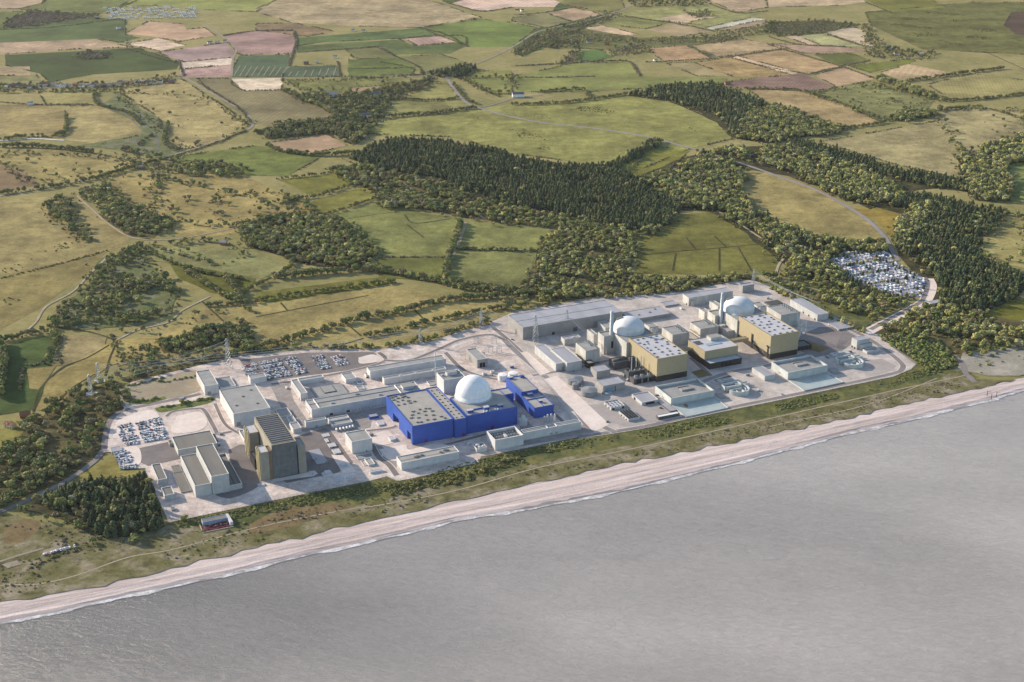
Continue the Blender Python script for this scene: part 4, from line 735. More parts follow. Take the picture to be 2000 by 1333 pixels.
Bld('low_store', 'low white hut beside the auxiliary cube', 'hut', 'Z5', (765, 365), (905, 335), (712, 322), 22, WHITE, ROOFG, trim=TRIM)
o_ = U(P('Z5', (852, 372))); tag(obj('vent_stack', MB().cyl(0, 0, 0, 58, .9, .7, 10), STACKM, None, True, (*o_, 0)), 'slender pale vent stack behind the blue hall', 'stack')
b = Bld('white_block', 'windowless white cube between the tower and the blue hall', 'building', 'Z7', (295, 335), (542, 290), (207, 222), 155, WHITE, ROOFG, trim=TRIM); b.door('f', .7, 2, 2.5)
Bld('low_store', 'low white slab at the foot of the windowless cube', 'store', 'Z7', (365, 545), (562, 510), (330, 500), 16, WHITE, ROOFG)
b = Bld('canteen', 'small white building with a buff roof below the windowless cube', 'building', 'Z7', (500, 612), (580, 600), (405, 548), 30, WHITE, ROOFB, trim=TRIM); b.wing('Z7', (445, 625), (500, 612), (405, 560), 14, WHITE, ROOFB)
Bld('site_cabin', 'single long white cabin beside the curving road', 'cabin', 'Z7', (520, 705), (682, 682), (512, 688), 30, WHITE, ROOFW, par=.3)
b = Bld('cooling_water_house', 'long white building with round roof vents nearest the shore', 'pump house', 'Z7', (900, 590), (1605, 450), (830, 515), 100, WHITE, ROOFB, trim=TRIM)
for x, y in ((.28, .45), (.33, .5), (.4, .55), (.72, .45), (.8, .6), (.84, .6)):
    cx = x*b.lu; cy = y*b.lw; b.part('roof_vent', MB().cyl(cx, cy, b.zr, b.zr+1.4, 2.6, 2.4, 16), SLATE)
b.ridge(.35, .5, .3, GREYW)
b = Bld('tank_pen', 'walled white pen holding three tanks', 'pen', 'Z7', (1820, 420), (1945, 395), (1765, 360), 55, WHITE, ROOFG, par=5)
for x, y, r_ in ((.35, .7, 3.2), (.4, .25, 2.4), (.75, .3, 2.4)):
    o_ = (b.root.location.x+x*b.lu*EU[0]+y*b.lw*EW[0], b.root.location.y+x*b.lu*EU[1]+y*b.lw*EW[1])
    tag(obj('storage_tank', MB().cyl(0, 0, 0, 5.5, r_, r_, 16, .8), WHITE, None, False, (*o_, b.zr)), {3.2: 'largest white tank in the walled pen', 2.4: 'smaller white tank in the walled pen, %s side' % ('left' if x < .5 else 'right')}[r_], 'tank', 'tanks in the walled pen')
Bld('retaining_wall', 'low white ramp wall right of the vented shore building', 'wall', 'Z7', (1660, 530), (1780, 505), (1640, 500), 8, WHITE, PALEP, par=.2)
b = Bld('grey_store', 'grey box store with a dark open front behind the dome', 'store', 'W2', (1265, 140), (1328, 128), (1185, 75), 55, GREYW, ROOFG, trim=TRIM); b.door('f', .5, 9, 9); b.door('f', .5, 2.2, 8, GREYW, 'door_post')
for x, y, d, h, l_ in ((1425, 268, 60, 40, 'white storage tank behind the blue outbuilding, left of a pair'), (1490, 250, 60, 32, 'white storage tank behind the blue outbuilding, right of a pair')):
    p_ = P('W2', (x, y)); r_ = d*.31/2*mpp(p_); tag(obj('storage_tank', MB().cyl(0, 0, 0, h*.31*mpp(p_), r_, r_, 28, .6), TRIM, None, False, (*U(p_), 0)), l_, 'tank', 'white tanks behind the blue outbuilding')
Bld('control_hut', 'small white box hut left of a pair behind the dome', 'hut', 'W2', (1303, 225), (1325, 221), (1297, 218), 18, WHITE, ROOFW, par=.2); Bld('control_hut', 'small white box hut right of a pair behind the dome', 'hut', 'W2', (1352, 213), (1374, 209), (1346, 206), 18, WHITE, ROOFW, par=.2)

# ------------------------------------------------------------------ BLUE REACTOR COMPLEX
b = Bld('blue_reactor_complex', 'bright blue reactor station with flat roofs around a white dome', 'power station', 'Z5', (525, 935), (1090, 830), (160, 515), 262, BLUE, ROOFB, trim=BLUE, par=1.4, pw=1.0, opens=(('l', 7, 22, 15), ('l', 58, 84, 15)))
bm = b
V = [(.1, .93), (.2, .95), (.35, .96), (.42, .97), (.1, .85), (.22, .88), (.33, .88), (.4, .9), (.15, .78), (.28, .8), (.45, .85), (.4, .75), (.1, .68), (.25, .68), (.4, .68), (.52, .7), (.3, .42), (.48, .45), (.62, .44), (.7, .42), (.22, .33), (.38, .35), (.55, .37), (.72, .34), (.15, .25), (.3, .22), (.5, .26), (.66, .22), (.2, .1), (.28, .09), (.45, .12), (.6, .1), (.8, .14), (.85, .08)]
b.vents(V, (5, 1.8, 1.3))
b.door('f', .33, 4.5, 6, MAROON)
b.wing('Z5', (1110, 845), (1268, 812), (708, 411), 258, BLUE, ROOFB, trim=BLUE, par=1.0, pw=1.0)
b.vents([(.3, .06+.094*i) for i in range(10)]+[(.75, .06+.094*i) for i in range(10)], (2.2, 1.6, 1.2), DGREY); b.door('f', .7, 4.5, 6, MAROON)
b.wing('W2', (1200, 493), (1515, 432), (1085, 378), 118, BLUE, ROOFB, trim=BLUE, par=1.2, pw=1.0); zroof = b.zr; rb = (b.x0, b.y0, b.lu, b.lw)
b.door('f', .5, 5, 6, MAROON)
b.unit('roof_unit', .12, .17, 9, 5, 4, BLUE, ROOFW); b.unit('roof_unit', .44, .17, 8, 6, 4.5, BLUE, ROOFW); b.unit('roof_unit', .72, .17, 8, 5, 3.5, BLUE, ROOFW); b.unit('roof_duct', .42, .25, 50, 1.6, 1.5, BLUE)
for i in range(7): b.unit('roof_unit', .36+.055*i, .06, 2.2, 3, 2, STACKM)
b.wing('Z6', (365, 378), (582, 335), (265, 300), 160, BLUE, ROOFB, trim=BLUE, wname='wall')
pd = P('W2', (1240, 344)); rdm = 109*.31*mpp(pd)*.985
zc = zroof+7.0; c_ = U(pd, zc); dx, dy = c_[0]-bm.o[0], c_[1]-bm.o[1]; lx, ly = dx*EU[0]+dy*EU[1], dx*EW[0]+dy*EW[1]
dm = MB().dome(lx, ly, zc, rdm, rdm, 64, 18); dm.cyl(lx, ly, zroof, zc, rdm, rdm, 64)
DOMEP = mat("white_dome_plates", "e6e6e4", "f5f5f3", .25, rough=.4)
t_ = DOMEP.node_tree; N_ = t_.nodes; L_ = t_.links
tc = N_.new("ShaderNodeTexCoord"); sp = N_.new("ShaderNodeSeparateXYZ"); L_.new(tc.outputs["Object"], sp.inputs[0])
sx_ = N_.new("ShaderNodeMath"); sx_.operation = 'SUBTRACT'; sx_.inputs[1].default_value = lx; L_.new(sp.outputs[0], sx_.inputs[0]); sy_ = N_.new("ShaderNodeMath"); sy_.operation = 'SUBTRACT'; sy_.inputs[1].default_value = ly; L_.new(sp.outputs[1], sy_.inputs[0])
an = N_.new("ShaderNodeMath"); an.operation = 'ARCTAN2'; L_.new(sy_.outputs[0], an.inputs[0]); L_.new(sx_.outputs[0], an.inputs[1])
sc_ = N_.new("ShaderNodeMath"); sc_.operation = 'MULTIPLY'; sc_.inputs[1].default_value = 12; L_.new(an.outputs[0], sc_.inputs[0])
cb = N_.new("ShaderNodeCombineXYZ"); L_.new(sc_.outputs[0], cb.inputs[0]); L_.new(sp.outputs[2], cb.inputs[1])
bk = N_.new("ShaderNodeTexBrick"); bk.offset = 0; bk.inputs["Scale"].default_value = 1; bk.inputs["Brick Width"].default_value = 1.0; bk.inputs["Row Height"].default_value = 2.4; bk.inputs["Mortar Size"].default_value = .09
bk.inputs["Color1"].default_value = (1, 1, 1, 1); bk.inputs["Color2"].default_value = (.95, .95, .95, 1); bk.inputs["Mortar"].default_value = (.72, .74, .76, 1); L_.new(cb.outputs[0], bk.inputs["Vector"])
src = N_["Principled BSDF"].inputs["Base Color"].links[0].from_socket; mx = N_.new("ShaderNodeMixRGB"); mx.blend_type = 'MULTIPLY'; mx.inputs[0].default_value = 1; L_.new(src, mx.inputs[1]); L_.new(bk.outputs["Color"], mx.inputs[2]); L_.new(mx.outputs[0], N_["Principled BSDF"].inputs["Base Color"])
bm.part('dome', dm, DOMEP, True); bm.part('dome_kerb', MB().ring(lx, ly, zroof-.5, zroof+1.5, rdm, rdm+2.2, 0, 2*math.pi, 40), STACKM)
b = Bld('blue_outbuilding', 'blue block in two heights right of the white dome', 'building', 'Z6', (690, 325), (915, 275), (470, 130), 195, BLUE, ROOFB, trim=BLUE)
b.unit('roof_unit', .2, .93, 6, 5, 3, BLUE, ROOFW); b.unit('roof_unit', .85, .9, 6, 5, 3, BLUE); b.cross(.12, .5, .5, BLUE)
b.wing('Z6', (870, 542), (1132, 492), (683, 338), 152, BLUE, ROOFB, trim=BLUE); b.ridge(.55, 1, 1.2, BLUE); b.cross(.5, .6, .6, BLUE)
b.unit('roof_unit', .4, .8, 8, 5, 3.5, BLUE, ROOFW); b.unit('roof_unit', .55, .3, 5, 4, 3, BLUE, ROOFW)
for x, y, d, h, l_ in ((712, 780, 120, 95, 'white storage tank at the right foot of the blue station'),):
    p_ = P('Z6', (x, y)); r_ = d*.1425/2*mpp(p_); tag(obj('storage_tank', MB().cyl(0, 0, 0, h*.1425*mpp(p_), r_, r_, 28, .8).cyl(0, 0, 0, h*.1425*mpp(p_)+5.5, r_*.5, r_*.5, 20, 1), WHITE, None, False, (*U(p_), 0)), l_, 'tank')
for i, (x, yt, yb) in enumerate(((1008, 655, 745), (1050, 630, 748), (1098, 620, 755), (1148, 620, 772))):
    p_ = P('Z6', (x, yb)); h = (yb-yt)*.1425*mpp(p_)/math.cos(PITCH); mb = MB().cyl(0, 0, 0, h, 1.5, 1.4, 14, .8); mb.cyl(0, 0, 0, 1.2, 2.0, 2.0, 14)
    tag(obj('exhaust_stack', mb, WHITE, None, False, (*U(p_), 0)), 'white exhaust stack before the blue outbuilding, %s from the left' % ['first', 'second', 'third', 'fourth'][i], 'stack', 'four white exhaust stacks')
b = Bld('fan_house', 'tall white walled building with open top full of fans', 'cooling building', 'Z6', (330, 985), (705, 895), (218, 860), 150, WHITE, SLATE, trim=TRIM, par=4.5, pw=1.2)
b.fans([(x, y) for x in (.12, .22, .32, .42, .55, .65, .75, .85) for y in (.25, .5, .75)], 1.5, 2.2); b.unit('roof_unit', .48, .4, 4, 9, 3, WHITE)
b = Bld('long_store', 'long low white wing ending beside the dividing road', 'store', 'Z6', (720, 880), (1512, 730), (690, 838), 118, WHITE, ROOFB, trim=TRIM); b.cross(.42, 1.2, 1.2); b.cross(.58, 1.2, 1.2); b.ridge(.5, 1.2, .5, ROOFM); b.win('f', .48, 2, 4, 3, GREYW); b.win('f', .57, 2, 4, 3, GREYW)
b = Bld('blue_hut', 'small blue hut with a buff roof west of the blue hall', 'hut', 'Z4', (1345, 985), (1487, 958), (1312, 930), 42, BLUE, ROOFB, trim=BLUE)
for q, l_ in ((((1490, 1105), (1582, 1088), (1450, 1055), 26), 'white bus shelter sized hut on the upper apron'),): Bld('shelter', l_, 'hut', 'Z4', *q, WHITE, ROOFW, par=.2)
Bld('shelter', 'white bus shelter sized hut on the lower apron', 'hut', 'Z5', (232, 1120), (305, 1105), (195, 1075), 32, WHITE, ROOFW, par=.2)
# ------------------------------------------------------------------ TWIN REACTOR STATION
b = Bld('warehouse', 'huge long grey warehouse behind the near grey dome', 'warehouse', 'Y1', (325, 550), (1810, 275), (92, 360), 195, GREYW, ROOFM, trim=STEEL, par=.5)
b.door('f', .3, 5, 6); b.door('f', .52, 8, 8, DGREY); b.door('f', .78, 8, 8, DGREY); b.ridge(.5, .5, .4, STEEL)
b = Bld('plant_hall', 'flat grey hall joined to the right end of the huge warehouse', 'hall', 'W3', (1050, 250), (1322, 185), (968, 195), 30, GREYW, ROOFM, par=.4)
for x, y in ((.3, .4), (.6, .5), (.8, .75)): b.unit('roof_unit', x, y, 3, 2, 1.2, DGREY)
Bld('low_store', 'low grey store with a sunken edge beside the flat grey hall', 'store', 'Y4', (612, 215), (806, 178), (510, 165), 30, GREYW, ROOFM, par=.4)
b = Bld('warehouse', 'long grey warehouse behind the far grey dome', 'warehouse', 'Y5', (182, 232), (780, 122), (98, 178), 118, CONC, ROOFM, par=.5); b.door('l', .3, 4, 4)
b.wing('Y5', (215, 275), (262, 268), (180, 240), 80, CONC, ROOFM)
b = Bld('switch_house', 'grey cube at the far back corner of the reactor site', 'building', 'Y5', (935, 65), (1095, 40), (868, 35), 105, GREYW, ROOFM)
b = Bld('warehouse', 'long grey warehouse along the right hand edge of the reactor site', 'warehouse', 'Y6', (1180, 503), (1303, 465), (700, 320), 90, PALE, ROOFM, trim=STEEL, par=.5)
for t in (.08, .3, .5): b.door('l', t, 4, 4)
b = Bld('bus_canopy', 'wide low flat roofed building by the causeway gate', 'canopy', 'Y6', (1450, 690), (1628, 622), (1285, 618), 26, CONC, ROOFM, par=.3)
for i in range(6): b.win('f', .15+.14*i, .5, 2.5, 2); b.win('l', .15+.14*i, .5, 2.5, 2)
b = Bld('training_centre', 'grey building stepping down in three levels near the far basin', 'building', 'Y8', (1215, 160), (1355, 125), (1105, 130), 120, PALE, ROOFM, par=.4)
b.door('l', .3, 4, 4); b.door('l', .8, 4, 4); b.wing('Y8', (1255, 215), (1390, 182), (1220, 175), 70, PALE, ROOFM); b.win('f', .3, 2, 5, 1.4); b.wing('Y8', (1335, 295), (1475, 262), (1290, 262), 38, PALE, ROOFM, par=2)
Bld('louvre_canopy', 'dark louvred canopy roof behind the far safeguard block', 'canopy', 'Y5', (1320, 335), (1478, 290), (1215, 287), 22, DGREY, RIBD, par=.3, rib=(9, 1.2, .6))

def reactor(near):
    """one grey domed reactor unit with the blocks round it, measured from the photo"""
    which = 'near' if near else 'far'
    F = 'Y2' if near else 'Y5'
    if near:
        q = dict(pod=((1010, 488), (1440, 404), (742, 312), 270), hall=('O', (1283.9, 701.9), (1343.8, 691.2), (1225.4, 661.3), 46), dome=(1227, 682), stack=(1193, 688),
                 front=((700, 405), (850, 375), (600, 345), 255), rear=((560, 378), (612, 368), (455, 308), 150), fanb=((450, 600), (632, 560), (305, 490), 200), aux=((720, 285), (835, 262), (650, 195), 110), right=('Y4', (722, 650), (960, 597), (560, 538), 185), small=('Y4', (375, 535), (515, 518), (285, 480), 85))
    else:
        q = dict(pod=((860, 545), (1275, 455), (590, 385), 268), hall=('O', (1506.2, 657.1), (1560.8, 647.3), (1440.7, 618.6), 47), dome=(1440.4, 641.5), stack=(1407, 646),
                 front=((550, 478), (700, 448), (435, 412), 210), rear=((402, 430), (470, 415), (285, 385), 130), fanb=((345, 665), (572, 605), (165, 572), 150), aux=((590, 350), (650, 332), (458, 275), 110), right=('Y5', (1470, 470), (1692, 398), (1300, 345), 190), small=('Y5', (1140, 352), (1270, 335), (1075, 298), 85))
    B = Bld('reactor_podium', '%s reactor building with its pale grey dome on a concrete base' % which, 'reactor', F, *q['pod'], CONC, ROOFG, par=1.6, pw=1.2, group='twin reactor buildings')
    c = q['dome']; g = U(c); dx, dy = g[0]-B.o[0], g[1]-B.o[1]; lx, ly = dx*EU[0]+dy*EU[1], dx*EW[0]+dy*EW[1]; r = 30.0*mpp(c)
    d = MB().cyl(lx, ly, 0, 38.5, r, r, 56); d.dome(lx, ly, 38.5, r, 18, 56, 14)
    B.part('dome', d, DOMEG, True)
    s = MB(); a = math.pi*.80
    for k in range(7):
        t0 = .25+.045*k; h = 38.5+18*math.sqrt(max(0, 1-(1-t0)**2)); rr = r*(1-t0); s.box(lx+rr*math.cos(a)-2, ly+rr*math.sin(a)-2, h-.5, lx+rr*math.cos(a)+2, ly+rr*math.sin(a)+2, h+1.6)
    B.part('crane_rail', s, SLATE)
    st = U(q['stack']); tag(obj('vent_stack', MB().cyl(0, 0, 0, 72 if near else 68, 2.7, 2.6, 20).cyl(0, 0, 0, 58, 3.0, 3.0, 20), STACKM, None, True, (*st, 0)), 'tall pale vent stack beside the %s grey dome' % which, 'stack', 'vent stacks beside the grey domes')
    x = Bld('fuel_building', 'concrete fuel building behind the %s grey dome' % which, 'building', F, *q['aux'], CONC, ROOFG)
    x = Bld('safeguard_block', 'tall concrete block left of the %s gold hall' % which, 'building', F, *q['front'], CONC, ROOFG, par=1.4); x.win('f', .75, 10, 4, 12); x.win('l', .3, 8, 5, 9, TAN)
    Bld('safeguard_block', 'narrow concrete block beside the tall one, %s unit' % which, 'building', F, *q['rear'], CONC, ROOFG)
    x = Bld('diesel_building', 'concrete box with a row of roof fans left of the %s unit' % which, 'building', F, *q['fanb'], CONC, ROOFG, plinth=(3, DGREY)); x.fans([(.86, .1+.14*i) for i in range(7)]+[(.7, .5+.14*i) for i in range(4)], 1.7, 2.4); x.win('l', .4, 8, 12, 2.5, TAN); x.part('ledge', MB().box(-2, 2, 7, 0, x.lw*.9, 8), GOLDR)
    x = Bld('safeguard_block', 'blue shaded concrete block with roof fans right of the %s gold hall' % which, 'building', q['right'][0], *q['right'][1:], CONC, ROOFG); x.fans([(.88, .15+.13*i) for i in range(7)]+[(.72, .3+.15*i) for i in range(5)], 1.7, 2.4)
    x = Bld('access_tower', 'small round cornered block right of the %s grey dome' % which, 'building', q['small'][0], *q['small'][1:], CONC, ROOFG); x.part('round_corner', MB().cyl(x.lu*.5, 2, 0, x.z1-1, x.lu*.48, x.lu*.48, 24), CONC, True)
    H = Bld('turbine_hall', '%s gold clad turbine hall with a white vented roof' % which, 'turbine hall', q['hall'][0], *q['hall'][1:], GOLD, ROOFW, trim=GOLDR, par=1.2, pw=1.8, plinth=(10.5, BLACKW), group='gold turbine halls')
    pts = []
    for i in range(4):
        for j in range(7): pts.append((.14+.24*i+random.uniform(-.06, .06), .08+.14*j+random.uniform(-.04, .04)))
    H.vents(pts, (4.6, 1.6, 1.2))
    if near:
        for t in (.12, .3, .62): H.win('l', t, 2, 2.5, 26, OCHRE, 'wall_pipe')
    else:
        H.win('l', .06, 0, 5, 22, DARK, 'tall_opening'); H.win('l', .55, 0, 7, 26, DARK, 'tall_opening'); H.win('l', .25, 0, 14, 11, DGREY, 'shutter'); H.part('lintel', MB().box(-3, 2, 22, 0, 8, 23), DARK)
    return B, H
reactor(True); reactor(False)
b = Bld('cable_shed', 'long pale shed left of a pair beside the near unit', 'shed', 'Y1', (830, 1105), (985, 1078), (490, 830), 125, PALE, ROOFM, trim=TRIM, par=.5); b.door('f', .75, 6, 7, TAN)
b = Bld('cable_shed', 'long pale shed right of a pair beside the near unit', 'shed', 'Y1', (1000, 1092), (1222, 1048), (770, 872), 150, PALE, ROOFM, trim=TRIM, par=.5); b.door('f', .45, 1.5, 2.4)
b = Bld('service_block', 'small concrete block with roof pipes near the lattice towers', 'building', 'Y2', (160, 447), (378, 405), (103, 408), 90, CONC, ROOFM); b.unit('roof_unit', .6, .2, 4, 4, 2, STEEL)
Bld('air_cooler_house', 'dark cube at the foot of the fan block', 'plant building', 'Y2', (480, 775), (560, 752), (440, 735), 75, BLACKW, TAN)
b = Bld('transformer_house', 'dark grey rounded building in front of the near unit', 'plant building', 'Y3', (960, 155), (1195, 105), (880, 85), 120, DGREY, ROOFD); b.part('barrel_roof', MB().hcyl(2, b.lw*.5, b.z1-2, b.lu-2, 4.5, 16), DGREY, True); b.wing('Y3', (1205, 75), (1290, 60), (1180, 55), 170, DGREY, ROOFD)
b = Bld('transformer_bay', 'rear dark transformer bay beside the near gold hall', 'transformer', 'Y3', (1185, 300), (1440, 250), (1125, 250), 130, DGREY, ROOFD, par=2.5); b.win('f', .2, 1, 5, 7); b.fans([(.2, .5), (.5, .5), (.8, .5)], 1.6, 3)
b.wing('Y3', (1110, 330), (1180, 320), (1080, 300), 60, GREYW, ROOFD)
b = Bld('transformer_bay', 'front dark transformer bay with three bushings beside the near gold hall', 'transformer', 'Y3', (1265, 410), (1560, 335), (1205, 355), 92, DGREY, SLATE, par=1.0); b.fans([(.22, .6), (.52, .6), (.85, .6)], 2.6, 3.2)
for t in (.25, .55, .85): b.win('f', t, .5, 9, 7.5); 
for t in (.4, .7): b.part('dividing_wall', MB().box(b.lu*t-.6, -.8, 0, b.lu*t+.6, 0, 9), GREYW)
for i, (x, y0, y1) in enumerate(((1222, 60, 400), (1297, 60, 330), (1370, 40, 300), (1555, 150, 350), (1607, 235, 425))):
    p_ = P('Y3', (x, y1)); h = (y1-y0)*.125*mpp(p_)/math.cos(PITCH); tag(obj('gantry_mast', MB().cyl(0, 0, 0, h, .8, .6, 8), STACKM if i < 3 else GOLDR, None, False, (*U(p_), 0)), 'slim mast among the dark transformers, %s from the left' % ['first', 'second', 'third', 'fourth', 'fifth'][i], 'mast', 'masts among the transformers')
b = Bld('water_treatment_shed', 'grey shed behind the larger grey shed and the round tanks', 'shed', 'Y3', (685, 292), (885, 245), (600, 212), 125, GREYW, ROOFM, par=.3)
b = Bld('water_treatment_shed', 'larger grey shed right of the round grey tanks', 'shed', 'Y3', (785, 517), (1100, 435), (680, 425), 122, GREYW, ROOFM, par=.3); b.door('f', .3, 14, 9, mat("blue_shutter", "6b8090", "7b90a0", .2)); b.door('f', .56, 2, 10, DGREY)
for x, y, d, h, l_, cone in ((345, 470, 262, 78, 'large round grey tank, rear of a pair', 2.6), (563, 655, 262, 88, 'large round grey tank, front of a pair', 2.6), (350, 565, 104, 90, 'narrow grey tank between the two large tanks', 1), (408, 525, 70, 75, 'small grey tank squeezed behind the narrow one', .8), (465, 545, 60, 40, 'shortest grey tank beside the narrow one', .6)):
    p_ = P('Y3', (x, y)); r_ = d*.125/2*mpp(p_); tag(obj('water_tank', MB().cyl(0, 0, 0, h*.125*mpp(p_)/math.cos(PITCH), r_, r_, 40, cone), TANKG, None, False, (*U(p_), 0)), l_, 'tank', 'grey water tanks')
Bld('pump_skid', 'small pale pump unit in front of the larger grey shed', 'pump', 'Y3', (815, 640), (925, 612), (805, 610), 30, STEEL, STACKM, par=.2).unit('roof_unit', .5, .5, 3, 2, 1.4, STEEL)
b = Bld('workshop', 'low pale roofed building with small dark roof vents', 'workshop', 'Y3', (910, 857), (1115, 805), (790, 762), 48, PALE, ROOFW); b.vents([(x, y) for x in (.15, .38, .62, .85) for y in (.15, .4, .65, .88)], (2, 1.2, 1), DGREY); b.door('f', .15, 4, 4); b.door('f', .85, 4, 4); b.win('l', .3, 1, 3, 3); b.win('l', .7, 1, 3, 3)
b = Bld('chiller_house', 'low building with black striped panels on its roof', 'plant building', 'Y3', (1180, 1033), (1362, 1000), (1028, 905), 48, PALE, ROOFW, par=.4)
for i in range(4): b.part('roof_panel', MB().box(b.lu*(.06+.235*i), 1, b.zr, b.lu*(.06+.235*i)+b.lu*.13, b.lw-1, b.zr+1.2), DARK)
for t in (.2, .45, .7): b.win('l', t, .5, 3, 2.5)
b = Bld('fire_station', 'grey flat roofed building with a dark front opening', 'building', 'Y3', (1390, 772), (1627, 705), (1237, 642), 58, PALE, ROOFM, trim=TRIM); b.door('f', .5, 15, 4.5); b.win('l', .7, 1, 5, 4)
b = Bld('gatehouse', 'white topped dark wall building by the seaward road', 'gatehouse', 'Y3', (1650, 1003), (1967, 930), (1617, 972), 52, DGREY, TRIM, par=.2)
Bld('covered_walk', 'long grey covered way leading down to the white topped gatehouse', 'canopy', 'Y3', (1830, 912), (1945, 890), (1620, 712), 22, DGREY, ROOFM, par=.2)
for fr, q, fb, which, lw_ in (('Y7', ((392, 682), (1030, 550), (168, 492), 112), [(402, 795), (1030, 662), (1262, 826), (610, 966)], 'near', 1), ('Y8', ((372, 552), (848, 455), (172, 420), 96), [(377, 650), (850, 556), (1052, 672), (570, 776)], 'far', 1)):
    b = Bld('pump_house', 'pale walled pump house in front of the %s gold hall' % which, 'pump house', fr, *q, mat("pale_teal_concrete", "aeb3b0", "c4c8c4", .08, seam=7), ROOFG, par=3.6, pw=1.2, group='seaward pump houses')
    b.part('hatch', MB().box(b.lu*.42, b.lw*.45, b.zr, b.lu*.68, b.lw*.62, b.zr+2.2).box(b.lu*.42, b.lw*.72, b.zr, b.lu*.68, b.lw*.75, b.zr+1.6), ROOFG); b.win('l', .5, 3, 6, 2, TAN)
    w_ = [U(P(fr, p), 1.4) for p in fb]
    B_ = tag(empty('forebay_basin', (*w_[0], 0)), 'sunlit pale green water basin in front of the %s pump house' % which, 'basin', 'forebay basins')
    loc = [(x-w_[0][0], y-w_[0][1]) for x, y in w_]
    obj('water', MB().quad(*[(x, y, 1.35) for x, y in loc]), WATERT, B_)
    mb = MB()
    for i in (1, 2, 3):
        a, c2 = loc[i], loc[(i+1) % 4]; d = math.hypot(c2[0]-a[0], c2[1]-a[1]); nx, ny = (c2[1]-a[1])/d, -(c2[0]-a[0])/d
        mb.prism([a, c2, (c2[0]+nx*1.3, c2[1]+ny*1.3), (a[0]+nx*1.3, a[1]+ny*1.3)], .3, 2.5)
    obj('basin_wall', mb, PALE, B_)
    m0 = ((loc[0][0]+loc[1][0])/2, (loc[0][1]+loc[1][1])/2); m1 = ((loc[2][0]+loc[3][0])/2, (loc[2][1]+loc[3][1])/2)
    obj('divider', MB().beam((m0[0]*.95+m1[0]*.05, m0[1]*.95+m1[1]*.05, 1.6), (m0[0]*.6+m1[0]*.4, m0[1]*.6+m1[1]*.4, 1.6), .9), PALE, B_)
def surge(fr, c, sc, which):
    """curved discharge basin: half ring of walls, straight channels and a platform behind"""
    p_ = P(fr, c); g = U(p_, 0); m = mpp(p_)*FR[fr][2]*sc
    r = tag(empty('surge_basin', (*g, 0), GRID), 'curved concrete discharge basin right of the %s pump house' % which, 'basin', 'curved discharge basins')
    K = m
    T_ = mat("pale_teal_concrete", "aeb3b0")
    obj('ring_wall', MB().ring(0, 0, 0, 8, 150*K, 168*K, -math.pi*.95, math.pi*.42, 30), T_, r)
    obj('inner_wall', MB().ring(0, 0, 0, 6.5, 112*K, 120*K, -math.pi*.5, math.pi*.35, 20).box(-150*K, -8*K, 0, 60*K, 2*K, 7).box(-60*K, -150*K, 0, -50*K, 0, 6).box(0, -165*K, 0, 12*K, -100*K, 9), T_, r)
    obj('water', MB().cyl(0, 0, 0, 3.2, 149*K, 149*K, 30), WATERT, r)
    obj('channel', MB().box(-190*K, 60*K, 0, 110*K, 78*K, 9).box(-190*K, 60*K, 0, -172*K, 200*K, 9).box(-190*K, 190*K, 0, 110*K, 206*K, 9).box(94*K, 60*K, 0, 112*K, 206*K, 9).box(112*K, 120*K, 0, 280*K, 134*K, 6).box(112*K, 190*K, 0, 280*K, 206*K, 6), T_, r)
    obj('channel_deck', MB().box(-172*K, 78*K, 5, 94*K, 190*K, 5.5), ROOFG, r)
    obj('platform', MB().box(-120*K, 300*K, 0, 190*K, 420*K, 6).box(-60*K, 330*K, 6, 100*K, 350*K, 8), PALE, r)
    obj('platform_pit', MB().box(-60*K, 360*K, 6.02, 100*K, 395*K, 6.1), DGREY, r)
surge('Y7', (1395, 590), 1.0, 'near'); surge('Y8', (1150, 460), .80, 'far')
Bld('pipe_rack', 'low dark pipe rack beside the near green basin', 'pipe rack', 'Y7', (1150, 690), (1250, 660), (1060, 612), 16, GREYW, ROOFG, par=.3); Bld('pipe_rack', 'low dark pipe rack beside the far green basin', 'pipe rack', 'Y8', (945, 570), (1025, 545), (865, 500), 14, GREYW, ROOFG, par=.3)
b = Bld('chlorination_shed', 'plain grey shed left of the far pump house', 'shed', 'Y7', (1800, 347), (1950, 312), (1600, 218), 82, PALE, ROOFM, par=.3)
b = Bld('service_centre', 'gold upper block overhanging a dark base between the two gold halls', 'offices', 'Y5', (470, 1150), (927, 1072), (160, 935), 88, BLACKW, STACKM, par=.4)
for t in (.4, .52, .64): b.win('f', t, 1, 5, 8)
b.wing('Y5', (405, 978), (870, 895), (170, 818), 118, GOLD, ROOFW, trim=GOLDR, par=.8, z0=11.5, wname='upper_wall', rname='upper_roof')
b.part('soffit', MB().quad((b.x0, b.y0, b.z0), (b.x0, b.y0+b.lw, b.z0), (b.x0+b.lu, b.y0+b.lw, b.z0), (b.x0+b.lu, b.y0, b.z0)), BLACKW)
b.unit('penthouse', .68, .8, 20, 14, 5, CONC, ROOFG)
for i in range(6): b.unit('roof_light', .3+.075*i, .45, 4.2, 9, .7, GLASS)
b.part('roof_well', MB().box(b.x0+b.lu*.05, b.y0+b.lw*.55, b.zr, b.x0+b.lu*.25, b.y0+b.lw*.85, b.zr+.25), DGREY)
Bld('footbridge', 'gold clad bridge from the offices to the far gold hall', 'bridge', 'Y5', (740, 835), (985, 765), (712, 808), 34, GOLD, GOLDR, par=.3, z0=16); Bld('footbridge', 'gold clad bridge from the offices to the near gold hall', 'bridge', 'Y5', (85, 955), (210, 920), (68, 938), 30, GOLD, GOLDR, par=.3, z0=14)
Bld('concrete_annex', 'low concrete annex in front of the tall block, far unit', 'building', 'Y5', (720, 695), (832, 645), (580, 585), 110, CONC, ROOFG, par=2).unit('roof_unit', .3, .7, 10, 7, 3, CONC)
